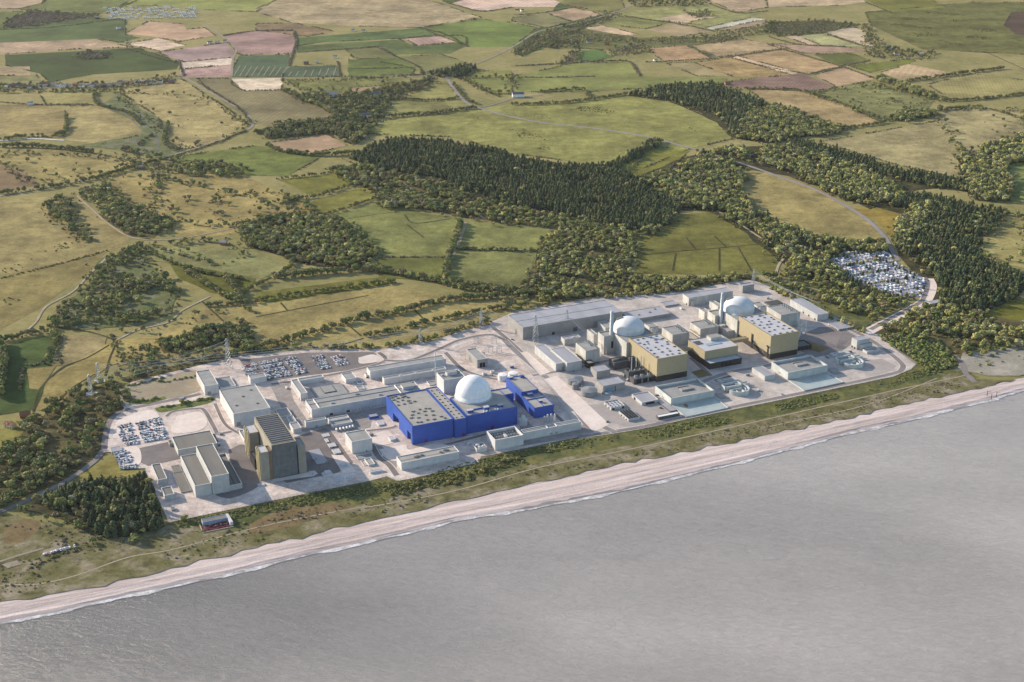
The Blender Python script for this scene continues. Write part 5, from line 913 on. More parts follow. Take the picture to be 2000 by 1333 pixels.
b = Bld('transformer_bay', 'dark based transformer bay right of the far gold hall', 'transformer', 'Y5', (1718, 915), (1902, 885), (1640, 840), 62, BLACKW, SLATE, par=1.5)
for t in (.3, .6, .9): b.win('f', t, .5, 4, 5)
b = Bld('causeway_hut', 'small grey roofed gatehouse on the causeway by the dark wood', 'gatehouse', 'T4', (1248, 838), (1300, 805), (1195, 822), 20, CONC, ROOFM, par=.3)
b = Bld('seaside_shelter', 'blue and white open fronted shelter set into the dunes by the site corner', 'shelter', 'Z1', (700, 1225), (965, 1165), (672, 1188), 45, mat('blue_grey_panel', '7f8fa3', '94a2b3', .2), ROOFD, par=.4)
b.part('deck', MB().box(-2.9, -17, .9, b.lu+3.9, -.5, 1.0), mat('maroon_deck', '4a2630', '6a3a40', .35, lo=.4, hi=.6)); b.part('side_ramp', MB().prism([(b.lu, -14), (b.lu+4, -14), (b.lu+3, b.lw), (b.lu, b.lw)], 0, 6), WHITE)
b.part('terrace', MB().box(-3, -17, 0, b.lu+4, -.5, .9).box(-3, -18, 0, b.lu+4, -17, 1.5).box(-4, -18, 0, -3, b.lw, 1.6), mat("rubble_wall", "9b8c7c", "b3a493", .5))
sc_m = mat("maroon_umbrellas", "5a1f2b", "7a2f3a", .6)
for i in range(14):
    x = (i+.5)/14*b.lu; y = -4-8*random.random(); b.part('parasol', MB().cyl(x, y, 3.0, 3.2, 1.7, 1.6, 8, .7).cyl(x, y, .9, 3.2, .08, .08, 6), sc_m if i % 3 else DGREY)
# ------------------------------------------------------------------ pylons, wires, cars, houses, far buildings
def pylon(px, hpx, label, arms=3, w=None):
    """lattice tower; px = ground point in the photo, hpx = its height in photo pixels"""
    h = top_of((px[0], px[1]-hpx), px); w = w or h*.16; r = tag(empty('pylon', (*U(px), 0), R(35)), label, 'pylon', 'steel lattice pylons')
    f = MB(); t_ = .27
    def ww(z): return w/2*(1-z/h)**.9+.5 if z < h*.98 else .4
    zs = [h*k for k in (0, .16, .30, .43, .55, .66, .76, .86, .98)]
    cs = [(1, 1), (-1, 1), (-1, -1), (1, -1)]
    for i in range(len(zs)-1):
        a, c = ww(zs[i]), ww(zs[i+1])
        for k in range(4):
            p, q = cs[k], cs[(k+1) % 4]
            f.beam((p[0]*a, p[1]*a, zs[i]), (p[0]*c, p[1]*c, zs[i+1]), t_*1.25)
            f.beam((p[0]*a, p[1]*a, zs[i]), (q[0]*c, q[1]*c, zs[i+1]), t_*.7); f.beam((q[0]*a, q[1]*a, zs[i]), (p[0]*c, p[1]*c, zs[i+1]), t_*.7)
            f.beam((p[0]*c, p[1]*c, zs[i+1]), (q[0]*c, q[1]*c, zs[i+1]), t_*.7)
    obj('lattice_frame', f, STEEL, r)
    tips = []
    for k in range(arms):
        z = h*(.66+.13*k); L = w*(.62-.08*k); m_ = MB()
        for s_ in (-1, 1):
            for y in (-ww(z), ww(z)): m_.beam((0, y, z), (s_*L, 0, z+.3), t_*.8)
            m_.beam((0, 0, z+h*.07), (s_*L, 0, z+.3), t_*.8); tips.append(Vector((s_*L, 0, z-.8)))
        obj('cross_arm', m_, STEEL, r)
    bpy.context.view_layer.update()
    return [r.matrix_world @ v for v in tips]
TIPS = {}
for k, px, hp, l_ in (('a', (178, 773), 42, 'pylon on the concrete pad nearest the western road'), ('b', (194, 748), 40, 'pylon on the second concrete pad in the wet meadow'), ('c', (447, 722), 62, 'tall pylon standing behind the back car park'), ('d', (821, 673), 33, 'pale pylon at the meadow edge behind the white sheds'), ('e', (940, 640), 37, 'pylon at the meadow edge left of the huge warehouse'),
                      ('f', (1046, 671), 56, 'pylon in front of the huge grey warehouse, left of two'), ('g', (1107, 646), 41, 'pylon in front of the huge grey warehouse, right of two'), ('h', (1471, 554), 29, 'pylon at the back corner of the reactor site')):
    TIPS[k] = pylon(px, hp, l_)
for i, (fr, q, l_) in enumerate((('L1', [(745, 600), (852, 590), (848, 565), (750, 570)], 'square concrete pylon pad nearest the western road'), ('L1', [(822, 490), (918, 475), (908, 452), (818, 462)], 'square concrete pylon pad in the wet meadow'))):
    sheet('pad', q, PALE, l_, fr=fr, amp=0)
def wires(A, B_, label, sag=6, w=.16):
    mb = MB()
    for p, q in zip(A, B_):
        pts = [p.lerp(q, t/10)-Vector((0, 0, sag*4*(t/10)*(1-t/10))) for t in range(11)]
        for i in range(10): mb.beam(pts[i], pts[i+1], w)
    return tag(obj('power_line', mb, STEEL), label, 'power line', 'overhead power lines')
wires(TIPS['a'], TIPS['c'], 'cables from the western pad pylon to the car park pylon'); wires(TIPS['b'], TIPS['d'], 'cables from the meadow pad pylon to the white shed pylon'); wires(TIPS['d'], TIPS['e'], 'cables between the two meadow edge pylons'); wires(TIPS['e'], TIPS['f'], 'cables from the meadow edge pylon to the warehouse pylon'); wires(TIPS['f'], TIPS['g'], 'cables between the two warehouse pylons')
def gantry(fr, x, yb, yt, label):
    p_ = P(fr, (x, yb)); h = (yb-yt)*FR[fr][2]*mpp(p_)/math.cos(PITCH); mb = MB()
    for s_ in (-4, 4):
        mb.beam((s_, -.7, 0), (s_, 0, h), .5); mb.beam((s_, .7, 0), (s_, 0, h), .5)
    mb.beam((-5.5, 0, h), (5.5, 0, h), .6); mb.beam((-4, 0, h*.8), (4, 0, h*.8), .4)
    for k in range(5): mb.beam((-4, 0, h*.2*k), (4, 0, h*.2*(k+1)), .2)
    return tag(obj('gantry', mb, STEEL, None, False, (*U(p_), 0), GRID), label, 'gantry', 'steel switchyard gantries'), Vector((*U(p_), h))
G1 = [gantry('Y2', x, yb, yt, l_)[1] for x, yb, yt, l_ in ((700, 680, 560, 'slim gantry beside the tall concrete block, near unit'), (1000, 660, 560, 'slim gantry against the near gold hall'))]
G2 = [gantry('Y5', x, yb, yt, l_)[1] for x, yb, yt, l_ in ((1660, 640, 560, 'gantry right of the far gold hall, first of three'), (1718, 830, 610, 'gantry right of the far gold hall, second of three'), (1775, 820, 560, 'gantry right of the far gold hall, third of three'))]
for i, q in enumerate(((905, 705), (925, 690), (942, 702), (958, 690), (930, 672), (965, 672), (975, 690))):
    gantry('O', q[0], q[1], q[1]-13, ['pale switchyard gantry behind the grey box store, %s of seven from the left' % w_ for w_ in ('first', 'second', 'third', 'fourth', 'fifth', 'sixth', 'seventh')][[0, 1, 3, 4, 2, 5, 6][i]])
tf = sorted(TIPS['f'], key=lambda v: -v.z); tg = sorted(TIPS['g'], key=lambda v: -v.z); th = sorted(TIPS['h'], key=lambda v: -v.z)
wires(tg[:3], [G1[0]+Vector((d, 0, 0)) for d in (-3, 0, 3)], 'cables dropping from the warehouse pylon to the tall concrete block', 3); wires([G1[0]+Vector((d, 0, 0)) for d in (-3, 0, 3)], [G1[1]+Vector((d, 0, 0)) for d in (-3, 0, 3)], 'cables across the front of the near unit', 3, .22)
wires(th[:4], [Vector((*U((1560+12*d, 622+5*d)), 42)) for d in range(4)], 'cables dropping from the corner pylon to the far unit', 4, .2)
wires([Vector((*U((1553+9*d, 608+3*d)), 44)) for d in range(4)], [G2[1]+Vector((d*2-3, 0, -2)) for d in range(4)], 'cables dropping to the transformers of the far unit', 3, .25)

# cars -------------------------------------------------------------------------------------------
CARC = [('white', 'e6e6e6'), ('silver', 'b7babd'), ('grey', '6f7377'), ('black', '202226'), ('blue', '3c5b8c'), ('red', '9c2a2a'), ('teal', '4f8a8c'), ('beige', 'b7a98c')]
CARW = [.44, .25, .1, .06, .06, .04, .03, .02]
CARM = {c: mat("car_paint_"+c, h, h, 1, rough=.3, spec=.5) for c, h in CARC}
TYRE = mat("tyre_rubber", "18181a", "202022", 1); CARG = mat("car_glass", "3a3e42", "4a4e52", 1, rough=.1, spec=.6)
def car_parts():
    body = MB(); prof = [(-2.2, .45), (-2.2, .85), (-1.9, .95), (-1.2, 1.0), (1.0, .95), (2.0, .82), (2.2, .6), (2.2, .4)]
    def ext(mb, pf, w, w2=None):
        n = len(pf); b0 = len(mb.v); mb.v += [(x, -w, z) for x, z in pf]+[(x, w, z) for x, z in pf]
        for i in range(n):
            j = (i+1) % n; mb.f.append((b0+i, b0+n+i, b0+n+j, b0+j)); mb.mi.append(mb.m)
        mb.f.append(tuple(b0+i for i in range(n))); mb.mi.append(mb.m); mb.f.append(tuple(b0+n+i for i in range(n))[::-1]); mb.mi.append(mb.m)
    ext(body, prof, .9); body.m = 0; body.box(-1.5, -.68, 1.42, .35, .68, 1.48)
    g = MB(); b0 = len(g.v); g.v += [(-1.95, -.84, .95), (1.15, -.84, .95), (1.15, .84, .95), (-1.95, .84, .95), (-1.5, -.66, 1.43), (.35, -.66, 1.43), (.35, .66, 1.43), (-1.5, .66, 1.43)]
    for f in [(0, 1, 5, 4), (1, 2, 6, 5), (2, 3, 7, 6), (3, 0, 4, 7)]: g.f.append(tuple(b0+i for i in f)); g.mi.append(0)
    wh = MB()
    for x in (-1.35, 1.35):
        for y in (-.93, .73):
            n = 10; b1 = len(wh.v)
            for yy in (y, y+.2): wh.v += [(x+.33*math.cos(2*math.pi*i/n), yy, .33+.33*math.sin(2*math.pi*i/n)) for i in range(n)]
            for i in range(n): wh.f.append((b1+i, b1+(i+1) % n, b1+n+(i+1) % n, b1+n+i)); wh.mi.append(0)
            wh.f.append(tuple(b1+i for i in range(n))); wh.mi.append(0); wh.f.append(tuple(b1+n+i for i in range(n))[::-1]); wh.mi.append(0)
    return body, g, wh
def merged_car(mat_b):
    b_, g, w_ = car_parts(); mb = MB()
    for k, p in enumerate((b_, g, w_)):
        o_ = len(mb.v); mb.v += p.v; mb.f += [tuple(i+o_ for i in f) for f in p.f]; mb.mi += [k]*len(p.f)
    return mb, [mat_b, CARG, TYRE]
CARMESH = {}
for c, _ in CARC:
    mb, ms = merged_car(CARM[c]); me = bpy.data.meshes.new('parked_car_'+c); me.from_pydata(mb.v, [], mb.f); [me.materials.append(x) for x in ms]; me.polygons.foreach_set("material_index", mb.mi); CARMESH[c] = me
CZ = 1.05
ORD = ['', 'first', 'second', 'third', 'fourth', 'fifth', 'sixth', 'seventh', 'eighth', 'ninth', 'tenth', 'eleventh', 'twelfth', 'thirteenth', 'fourteenth', 'fifteenth', 'sixteenth', 'seventeenth', 'eighteenth', 'nineteenth', 'twentieth']
CARN = [0]
def put_car(x, y, rz, label, group, col=None):
    col = col or random.choices([c for c, _ in CARC], CARW)[0]
    o = bpy.data.objects.new('parked_car', CARMESH[col]); COL.objects.link(o); o.location = (x, y, CZ); o.rotation_euler = (0, 0, rz); o.scale = (random.uniform(1.12, 1.28),)*3
    tag(o, label.replace('{c}', col), 'car', group); CARN[0] += 1; return o
spare = []
def lot(fr, a, b_, rows, n, name, group, gap=.12, real=True):
    """rows of parked cars, two deep nose to nose: row r starts at a[r], ends at b_[r] (photo points)"""
    for r in range(rows):
        p = U(P(fr, a[r])); q = U(P(fr, b_[r])); m_ = n[r] if isinstance(n, list) else n; ang = math.atan2(q[1]-p[1], q[0]-p[0]); nx, ny = -math.sin(ang), math.cos(ang)
        for dp in ((-1, 1) if rows > 1 else (0,)):
            for i in range(m_):
                if random.random() < gap+.1: continue
                t = (i+.5)/m_; x = p[0]+(q[0]-p[0])*t+random.uniform(-.3, .3)+nx*3.2*dp; y = p[1]+(q[1]-p[1])*t+random.uniform(-.5, .5)+ny*3.2*dp; rz = ang+math.pi/2+(math.pi if random.random() < .5 else 0)+random.uniform(-.04, .04)
                rw = ORD[2*r+1+(dp < 0)] if dp else 'only'
                if real: put_car(x, y, rz, '{c} car, %s from left, %s row, %s' % (ORD[i+1] if i < 20 else 'last', rw, name), group)
                else: spare.append((x, y, rz))
lot('S1', [(108, 582), (120, 612), (122, 645), (140, 672), (158, 702)], [(212, 560), (228, 588), (240, 622), (255, 650), (262, 688)], 5, 10, 'left block of western car park', 'cars in the western car park', .15)
lot('S1', [(245, 562), (255, 592), (270, 622), (282, 650), (300, 678)], [(420, 515), (432, 550), (445, 590), (462, 618), (470, 650)], 5, 16, 'right block of western car park', 'cars in the western car park', .1)
lot('S1', [(88, 782), (96, 810), (108, 840), (125, 872)], [(190, 755), (215, 790), (220, 820), (248, 862)], 4, 11, 'small car park above the pines', 'cars in the small western car park', .12)
lot('S1', [(1012, 150), (1022, 175), (1040, 205)], [(1108, 122), (1120, 150), (1130, 185)], 3, 9, 'first block of back car park', 'cars in the back car park', .1, real=False)
lot('S1', [(1135, 120), (1150, 148), (1170, 175), (1185, 200), (1200, 220)], [(1290, 90), (1305, 120), (1330, 150), (1350, 175), (1365, 195)], 5, 15, 'second block of back car park', 'cars in the back car park', .08, real=False)
lot('S1', [(1315, 92), (1330, 118), (1355, 145), (1372, 168), (1390, 192)], [(1390, 70), (1420, 98), (1445, 125), (1465, 150), (1478, 175)], 5, 9, 'third block of back car park', 'cars in the back car park', .1, real=False)
lot('S1', [(1512, 80), (1530, 105), (1545, 128), (1572, 155)], [(1600, 65), (1612, 90), (1625, 115), (1645, 140)], 4, 9, 'fourth block of back car park', 'cars in the back car park', .1, real=False)
lot('S1', [(1660, 82), (1680, 105), (1692, 130)], [(1735, 62), (1755, 85), (1772, 112)], 3, 8, 'fifth block of back car park', 'cars in the back car park', .1, real=False)
lot('L2', [(330, 728)], [(580, 660)], 1, 14, 'seaside car park in dunes', 'cars at the seaside car park', .2)
for fr, p, l_, c in (('Y1', (165, 750), 'dark vehicle parked on the road corner left of the warehouse', 'black'), ('T4', (793, 990), 'pale blue vehicle crossing at the causeway gate', 'teal'), ('T4', (1100, 855), 'white car driving up the causeway', 'white'), ('Y8', (293, 825), 'silver car alone on the pale paving below the far basin', 'silver'), ('Y3', (850, 1090), 'dark car at the edge of the striped building yard', 'black'), ('Y3', (1690, 875), 'dark car parked beside the covered way', 'black'), ('Y7', (180, 648), 'dark vehicle between the fire building and the pump house', 'black')):
    x, y = U(P(fr, p)); o_ = put_car(x, y, random.uniform(0, 6), l_, None, c)
print('CARS', CARN[0])
# caravan / contractor park by the wood: pale gravel ground, dense rows of vans
LEVEL[0] = .8
PARK = [(1617, 510), (1650, 492), (1735, 493), (1745, 512), (1812, 548), (1800, 580), (1762, 582), (1700, 562), (1655, 545), (1655, 530)]
sheet('park_ground', PARK, ground_mat("grey_park_ground", "9c9793", "b3ada8", None, big=.03, mid=.15), 'grey ground of the crowded caravan park by the dark wood', amp=1)
def merge_instances(name, mbs, mats, inst, label, cat, kind='stuff', group=None, z=CZ):
    """one mesh of many copies; mbs = list of (MB with mi), inst = (x,y,rz,scale,index)"""
    V = []; Fc = []; MI = []; o_ = 0
    for x, y, rz, s_, k in inst:
        mb = mbs[k]; v = np.array(mb.v)*s_; c, s2 = math.cos(rz), math.sin(rz); V.append(np.c_[v[:, 0]*c-v[:, 1]*s2+x, v[:, 0]*s2+v[:, 1]*c+y, v[:, 2]+z]); Fc += [tuple(i+o_ for i in f) for f in mb.f]; MI += mb.mi; o_ += len(mb.v)
    me = bpy.data.meshes.new(name); me.from_pydata(np.vstack(V).tolist(), [], Fc); [me.materials.append(m_) for m_ in mats]; me.polygons.foreach_set("material_index", MI)
    o = bpy.data.objects.new(name, me); COL.objects.link(o); return tag(o, label, cat, group, kind)
cars_mb = []
for k, (cn_, _) in enumerate(CARC):
    mb, _ms = merged_car(CARM[cn_]); mb.mi = [{0: k, 1: len(CARC), 2: len(CARC)+1}[i] for i in mb.mi]; cars_mb.append(mb)
merge_instances('parked_cars', cars_mb, [CARM[cn_] for cn_, _ in CARC]+[CARG, TYRE], [(x, y, rz, random.uniform(1.12, 1.26), random.choices(range(8), CARW)[0]) for x, y, rz in spare], 'packed rows of cars in the big dark back car park', 'cars')
def van_mb(ci):
    mb = MB(); mb.m = ci; mb.box(-3, -1.15, .5, 3, 1.15, 2.9); mb.m = 6; mb.box(-2.2, -1.17, 1.5, 2.2, 1.17, 2.2); mb.m = ci; mb.box(-2.9, -1.05, 2.9, 2.9, 1.05, 3.0); mb.m = 7; mb.box(-1.6, -1.1, 0, -.9, 1.1, .7).box(.9, -1.1, 0, 1.6, 1.1, .7); return mb
VM = [CARM[c] for c in ('white', 'silver', 'grey', 'blue', 'teal', 'red')]+[CARG, TYRE]
vans = [van_mb(i) for i in range(6)]
def inpoly(x, y, q):
    q = np.array(q); x = np.asarray(x); y = np.asarray(y); r = np.zeros(x.shape, bool); j = len(q)-1
    for i in range(len(q)):
        c = ((q[i, 1] > y) != (q[j, 1] > y)) & (x < (q[j, 0]-q[i, 0])*(y-q[i, 1])/(q[j, 1]-q[i, 1]+1e-12)+q[i, 0]); r ^= c; j = i
    return r
pk = Us(PARK); xs = [p[0] for p in pk]; ys = [p[1] for p in pk]; inst = []; PARKTREES = []
cx, cy = sum(xs)/len(xs), sum(ys)/len(ys)
for i in range(-60, 60):
    for j in range(-40, 40):
        u = i*4.3; v = j*10.5+(2 if i % 2 else 0); x = cx+u*EU[0]+v*EW[0]; y = cy+u*EU[1]+v*EW[1]
        if not inpoly(x, y, pk): continue
        if i % 13 == 0 or j % 5 == 0:
            if random.random() < .55: PARKTREES.append((x, y))
            continue
        if random.random() < .22: continue
        inst.append((x+random.uniform(-.5, .5), y+random.uniform(-.8, .8), GRID+math.pi/2+random.uniform(-.08, .08), random.uniform(.68, .95), random.choices(range(6), [.38, .27, .17, .1, .06, .02])[0]))
inst.sort(key=lambda t: math.hypot(t[0], t[1]))
VMESH = []
for mb in vans:
    me = bpy.data.meshes.new('caravan'); me.from_pydata(mb.v, [], mb.f); [me.materials.append(m_) for m_ in VM]; me.polygons.foreach_set("material_index", mb.mi); VMESH.append(me)
VN = ['white', 'silver', 'grey', 'blue', 'teal', 'red']
for x, y, rz, s_, k in inst[:290]:
    o = bpy.data.objects.new('caravan', VMESH[k]); COL.objects.link(o); o.location = (x, y, .85); o.rotation_euler = (0, 0, rz); o.scale = (s_,)*3
    tag(o, '%s van among the packed rows of the park by the dark wood' % VN[k], 'caravan', 'vans in the park by the dark wood')
if inst[290:]: merge_instances('packed_caravans', vans, VM, inst[290:], 'rear rows of packed vans in the park by the dark wood', 'caravans', z=.85)
for i in range(46):
    pass
# houses ------------------------------------------------------------------------------------------
HW = [mat("house_wall_"+n, h, h, .3) for n, h in (("white", "e6e2da"), ("brick", "9c6b52"), ("cream", "cfc2a4"))]; HR = [mat("house_roof_"+n, h, h, .6) for n, h in (("red", "8a5a45"), ("slate", "6a6866"), ("pale", "a79d92"))]
def house_mesh(L, Wd, H, rh):
    w = MB().box(-L/2, -Wd/2, 0, L/2, Wd/2, H); w.quad((-L/2, -Wd/2, H), (-L/2, Wd/2, H), (-L/2, 0, H+rh)); w.quad((L/2, Wd/2, H), (L/2, -Wd/2, H), (L/2, 0, H+rh))
    r = MB().quad((-L/2-.4, -Wd/2-.5, H-.25), (L/2+.4, -Wd/2-.5, H-.25), (L/2+.4, 0, H+rh), (-L/2-.4, 0, H+rh)).quad((L/2+.4, Wd/2+.5, H-.25), (-L/2-.4, Wd/2+.5, H-.25), (-L/2-.4, 0, H+rh), (L/2+.4, 0, H+rh))
    c = MB().box(L*.28, -.5, H+rh-1, L*.28+1.1, .5, H+rh+1.3); d = MB()
    for x in (-.3, .3): d.box(L*x-.9, -Wd/2-.06, 1.0, L*x+.9, -Wd/2, 2.3)
    d.box(-.5, -Wd/2-.06, 0, .5, -Wd/2, 2.1)
    return w, r, c, d
def house(p, label, group=None, big=1.0, rz=None, wi=None, ri=None, name='house', flat=False, L=None):
    x, y = U(p); L = L or random.uniform(9, 14)*big; Wd = random.uniform(7, 8.5)*big; w, r, c, d = house_mesh(L, Wd, 4.6*big if not flat else 4, 2.8*big)
    e = tag(empty(name, (x, y, .6), rz if rz is not None else random.uniform(-.4, .4)), label, name.replace('_', ' '), group)
    obj('wall', w, HW[wi if wi is not None else random.choice((0, 0, 1, 2))], e); rf = obj('roof', r, HR[ri if ri is not None else random.choice((0, 1, 1, 2))], e); obj('chimney', c, HW[1], rf) if name == 'house' else None; obj('openings', d, DARK, e)
k = 0
for i in range(30):
    t = i/29; x = 15+t*320; y = 171-10*max(0, t-.35)/.65+random.uniform(-3, 3)
    house((x, y), 'small house in the far village street, %s along from the left edge' % (ORD[i+1] if i < 20 else 'number twenty and more' if False else ORD[i-19]+' after the middle'), 'houses along the far village street', 1.35)
for p, l_ in (((690, 62), 'white farm building at the head of the far green strip'), ((710, 63), 'large pale barn in the far farmyard'), ((620, 124), 'white farmhouse above the striped dark field'), ((655, 114), 'pale farmhouse among bare trees'), ((598, 126), 'small cottage left of the white farmhouse'), ((410, 86), 'white bungalow row beside the pink field, left end'), ((425, 85), 'white bungalow row beside the pink field, middle'), ((440, 83), 'white bungalow row beside the pink field, right end'), ((232, 57), 'pale farm cottage at the dark field corner'), ((190, 37), 'white building beside the bare heath'),
             ((1010, 20), 'white house at the far orchard, left'), ((1020, 23), 'white house at the far orchard, right'), ((1115, 86), 'pale house in the wooded far hamlet'), ((1150, 85), 'second house in the wooded far hamlet'), ((1185, 88), 'house with a pale roof right of the hamlet'), ((1222, 97), 'house at the east end of the hamlet'), ((1280, 121), 'farmhouse above the white flecked green plot'), ((1712, 110), 'house at the foot of the moor, left'), ((1750, 108), 'house at the foot of the moor, middle'), ((1800, 108), 'white house at the foot of the moor, right'), ((1735, 95), 'house in the trees below the moor'),
             ((60, 205), 'pale house by the small green plots'), ((215, 397), 'grey cottage hidden in the copse, upper'), ((222, 396), 'white shed beside the hidden cottage'), ((290, 448), 'white house in the lower copse'), ((437, 478), 'pale farm shed by the round wood'), ((170, 372), 'cottages at the lane junction'), ((275, 330), 'white cottage at the bend of the country lane'), ((505, 260), 'white house at the bend of the road'), ((50, 815), 'grey cottage below the dark green meadow'), ((20, 835), 'white roofed cottage at the far left edge'), ((1420, 166), 'pale barn at the corner of the mauve field')):
    house(p, l_, None, 1.2, name='house')
for p, L_, l_, ri in (((1012, 190), 34, 'lone grey barn at the end of the short lane', 1), ((735, 190), 30, 'grey roofed barn at the wooded farm', 1), ((650, 189), 34, 'long white barn at the wooded farm', 2), ((715, 231), 34, 'low grey shed at the end of the field track', 1)):
    house(p, l_, None, 2.0, rz=.1, wi=0, ri=ri, name='barn', L=L_)
# static caravans far away
cn = 0
for r in range(9):
    for i in range(24):
        if cn >= 150 or random.random() < .3: continue
        px = (205+i*8.2+r*1.5+(110 if False else 0), 17+r*2.6+random.uniform(-.5, .5)-(i*.15))
        if px[0] > 385: continue
        x, y = U(px); k = random.choices((0, 1), (.8, .2))[0]; o = bpy.data.objects.new('static_caravan', VMESH[k]); COL.objects.link(o); o.location = (x, y, .4); o.rotation_euler = (0, 0, random.uniform(-.2, .2)); o.scale = (1.9, 1.7, 1.3)
        tag(o, '%s caravan, %s row of the far holiday park beside the pink field' % (VN[k], ORD[r+1]), 'caravan', 'caravans in the far holiday park'); cn += 1
# small seaside car park ground
LEVEL[0] = 1.0
sheet('car_park', [(318, 735), (335, 690), (525, 640), (545, 672), (400, 718)], LANE, 'small pale car park in the dunes', fr='L2', amp=0); sheet('car_park', [(15, 800), (130, 768), (165, 800), (60, 830)], LANE, 'small pale lay-by at the left edge of the dunes', fr='L2', amp=0)
# jetty posts on the far beach
for i, (p, l_) in enumerate((((1928, 773), 'wooden sea post on the far beach, left of three'), ((1936, 779), 'wooden sea post on the far beach, middle of three'), ((1946, 775), 'wooden sea post on the far beach, right of three'))):
    x, y = U(p, -1); tag(obj('sea_post', MB().cyl(0, 0, -3, 7, .5, .45, 8).beam((0, 0, 5), (6, 1, 5), .3), BARK, None, False, (x, y, 0)), l_, 'post')
# ------------------------------------------------------------------ trees, hedges, scrub
LEAFM = leaf_mat("broadleaf_leaves", ["4f5a30", "666836", "7a753e", "5a6139", "868048", "6f6840", "4a5433", "80704a", "6b5f45"], .95)
LEAFY = leaf_mat("birch_leaves", ["77763f", "90864a", "868550", "a0945a", "6d6e3c", "857748", "a09c66", "7a7058"], 1.0)
CONM = leaf_mat("conifer_needles", ["38432b", "434c2f", "333e28", "505536", "3f4930", "5f6038", "4c4a33"], .95)
BUSHM = leaf_mat("scrub_leaves", ["5a5a30", "6d653a", "4d5430", "7a6a40", "66683a", "80734a"], .95)
GORSE = leaf_mat("gorse_leaves", ["4a4a24", "575430", "62582f", "454722"], .95)
GREENB = leaf_mat("dune_bush_leaves", ["585f32", "666a38", "525a30", "757642", "636838", "807a4a"], .95)
BAREM = leaf_mat("bare_twigs", ["6d5f4d", "7d6f5b", "635746", "84755d"], .95)
def tri_tree(kind, seed, nq):
    """unit tree (height 1): leaf-clump quads spread through the crown's volume round a dark-free inner hull, on a tapered trunk with limbs"""
    g = np.random.default_rng(seed); V = []; F = []; M_ = []
    def add(vs, fs, m):
        o = len(V); V.extend(vs); F.extend([tuple(i+o for i in f) for f in fs]); M_.extend([m]*len(fs))
    def limb(p, q, r0, r1, n=5):
        p = Vector(p); q = Vector(q); d = (q-p).normalized(); u = d.orthogonal().normalized(); v = d.cross(u)
        add([tuple(p+(u*math.cos(2*math.pi*i/n)+v*math.sin(2*math.pi*i/n))*r0) for i in range(n)]+[tuple(q+(u*math.cos(2*math.pi*i/n)+v*math.sin(2*math.pi*i/n))*r1) for i in range(n)], [(i, (i+1) % n, n+(i+1) % n, n+i) for i in range(n)], 1)
    lob = []
    if kind == 'conifer':
        limb((0, 0, 0), (0, 0, .9), .03, .008)
        for i in range(9): z = .14+.82*i/9; lob.append((g.uniform(-.03, .03), g.uniform(-.03, .03), z, .28*(1-i/9)**.6+.03, .11))
    elif kind == 'bush':
        for i in range(4): a = g.uniform(0, 6.28); r = g.uniform(0, .3); lob.append((r*math.cos(a), r*math.sin(a), g.uniform(.2, .5), g.uniform(.35, .55), g.uniform(.3, .45)))
    else:
        limb((0, 0, 0), (0, 0, .45), .04, .025)
        n = g.integers(6, 9); lob.append((0, 0, .62, .30, .30))
        for i in range(n):
            a = 2*math.pi*i/n+g.uniform(-.4, .4); r = g.uniform(.16, .32); z = g.uniform(.38, .8); lob.append((r*math.cos(a), r*math.sin(a), z, g.uniform(.16, .26), g.uniform(.14, .22)))
            limb((0, 0, .3), (r*.8*math.cos(a), r*.8*math.sin(a), z), .02, .006, 4)
    w = np.array([l[3]**2 for l in lob]); w /= w.sum()
    for l in lob:     # inner hull so the crown is not see-through everywhere
        k = 6; x, y, z, r, h = l; r *= .9; h *= .92; vs = [(x, y, z+h)]+[(x+r*math.cos(2*math.pi*i/k)*g.uniform(.75, 1.2), y+r*math.sin(2*math.pi*i/k)*g.uniform(.75, 1.2), z+g.uniform(-.2, .3)*h) for i in range(k)]+[(x, y, z-h)]
        add(vs, [(0, 1+i, 1+(i+1) % k) for i in range(k)]+[(k+1, 1+(i+1) % k, 1+i) for i in range(k)], 0)
    sz = {'conifer': .075, 'bush': .17}.get(kind, .095)
    for _ in range(nq):
        l = lob[g.choice(len(lob), p=w)]; d = g.normal(size=3); d /= np.linalg.norm(d)
        if d[2] < -.5: d[2] *= -1
        k = g.uniform(.75, 1.12); c = np.array([l[0]+d[0]*l[3]*k, l[1]+d[1]*l[3]*k, l[2]+d[2]*l[4]*k])
        nrm = d+g.normal(size=3)*.3; nrm /= np.linalg.norm(nrm); u = np.cross(nrm, [0, 0, 1.0]); u /= (np.linalg.norm(u)+1e-6); v = np.cross(nrm, u); s_ = sz*g.uniform(.6, 1.35)
        add([tuple(c+u*s_*a+v*s_*b) for a, b in ((-1, -.6), (.2, -1), (1, .3), (-.1, .9))], [(0, 1, 2, 3)], 0)
    return np.array(V, np.float32), F, M_
KINDS = {'broadleaf_tree': [tri_tree('b', s, 110) for s in range(5)], 'birch_tree': [tri_tree('b', s, 90) for s in range(20, 24)], 'conifer_tree': [tri_tree('conifer', s, 110) for s in range(40, 44)],
         'scrub_bush': [tri_tree('bush', s, 40) for s in range(60, 64)], 'gorse_bush': [tri_tree('bush', s, 30) for s in range(70, 73)], 'dune_bush': [tri_tree('bush', s, 45) for s in range(80, 84)], 'bare_bush': [tri_tree('bush', s, 36) for s in range(90, 93)]}
KM = {'broadleaf_tree': LEAFM, 'birch_tree': LEAFY, 'conifer_tree': CONM, 'scrub_bush': BUSHM, 'gorse_bush': GORSE, 'dune_bush': GREENB, 'bare_bush': BAREM}
ASP = {'conifer_tree': 1.0}
KNP = {}
for k, vs in KINDS.items():
    out = []
    for V, F, M_ in vs:
        ln = np.array([len(f) for f in F], np.int32); out.append((V, np.concatenate([np.array(f, np.int32) for f in F]), ln, np.array(M_, np.int32)))
    KNP[k] = out
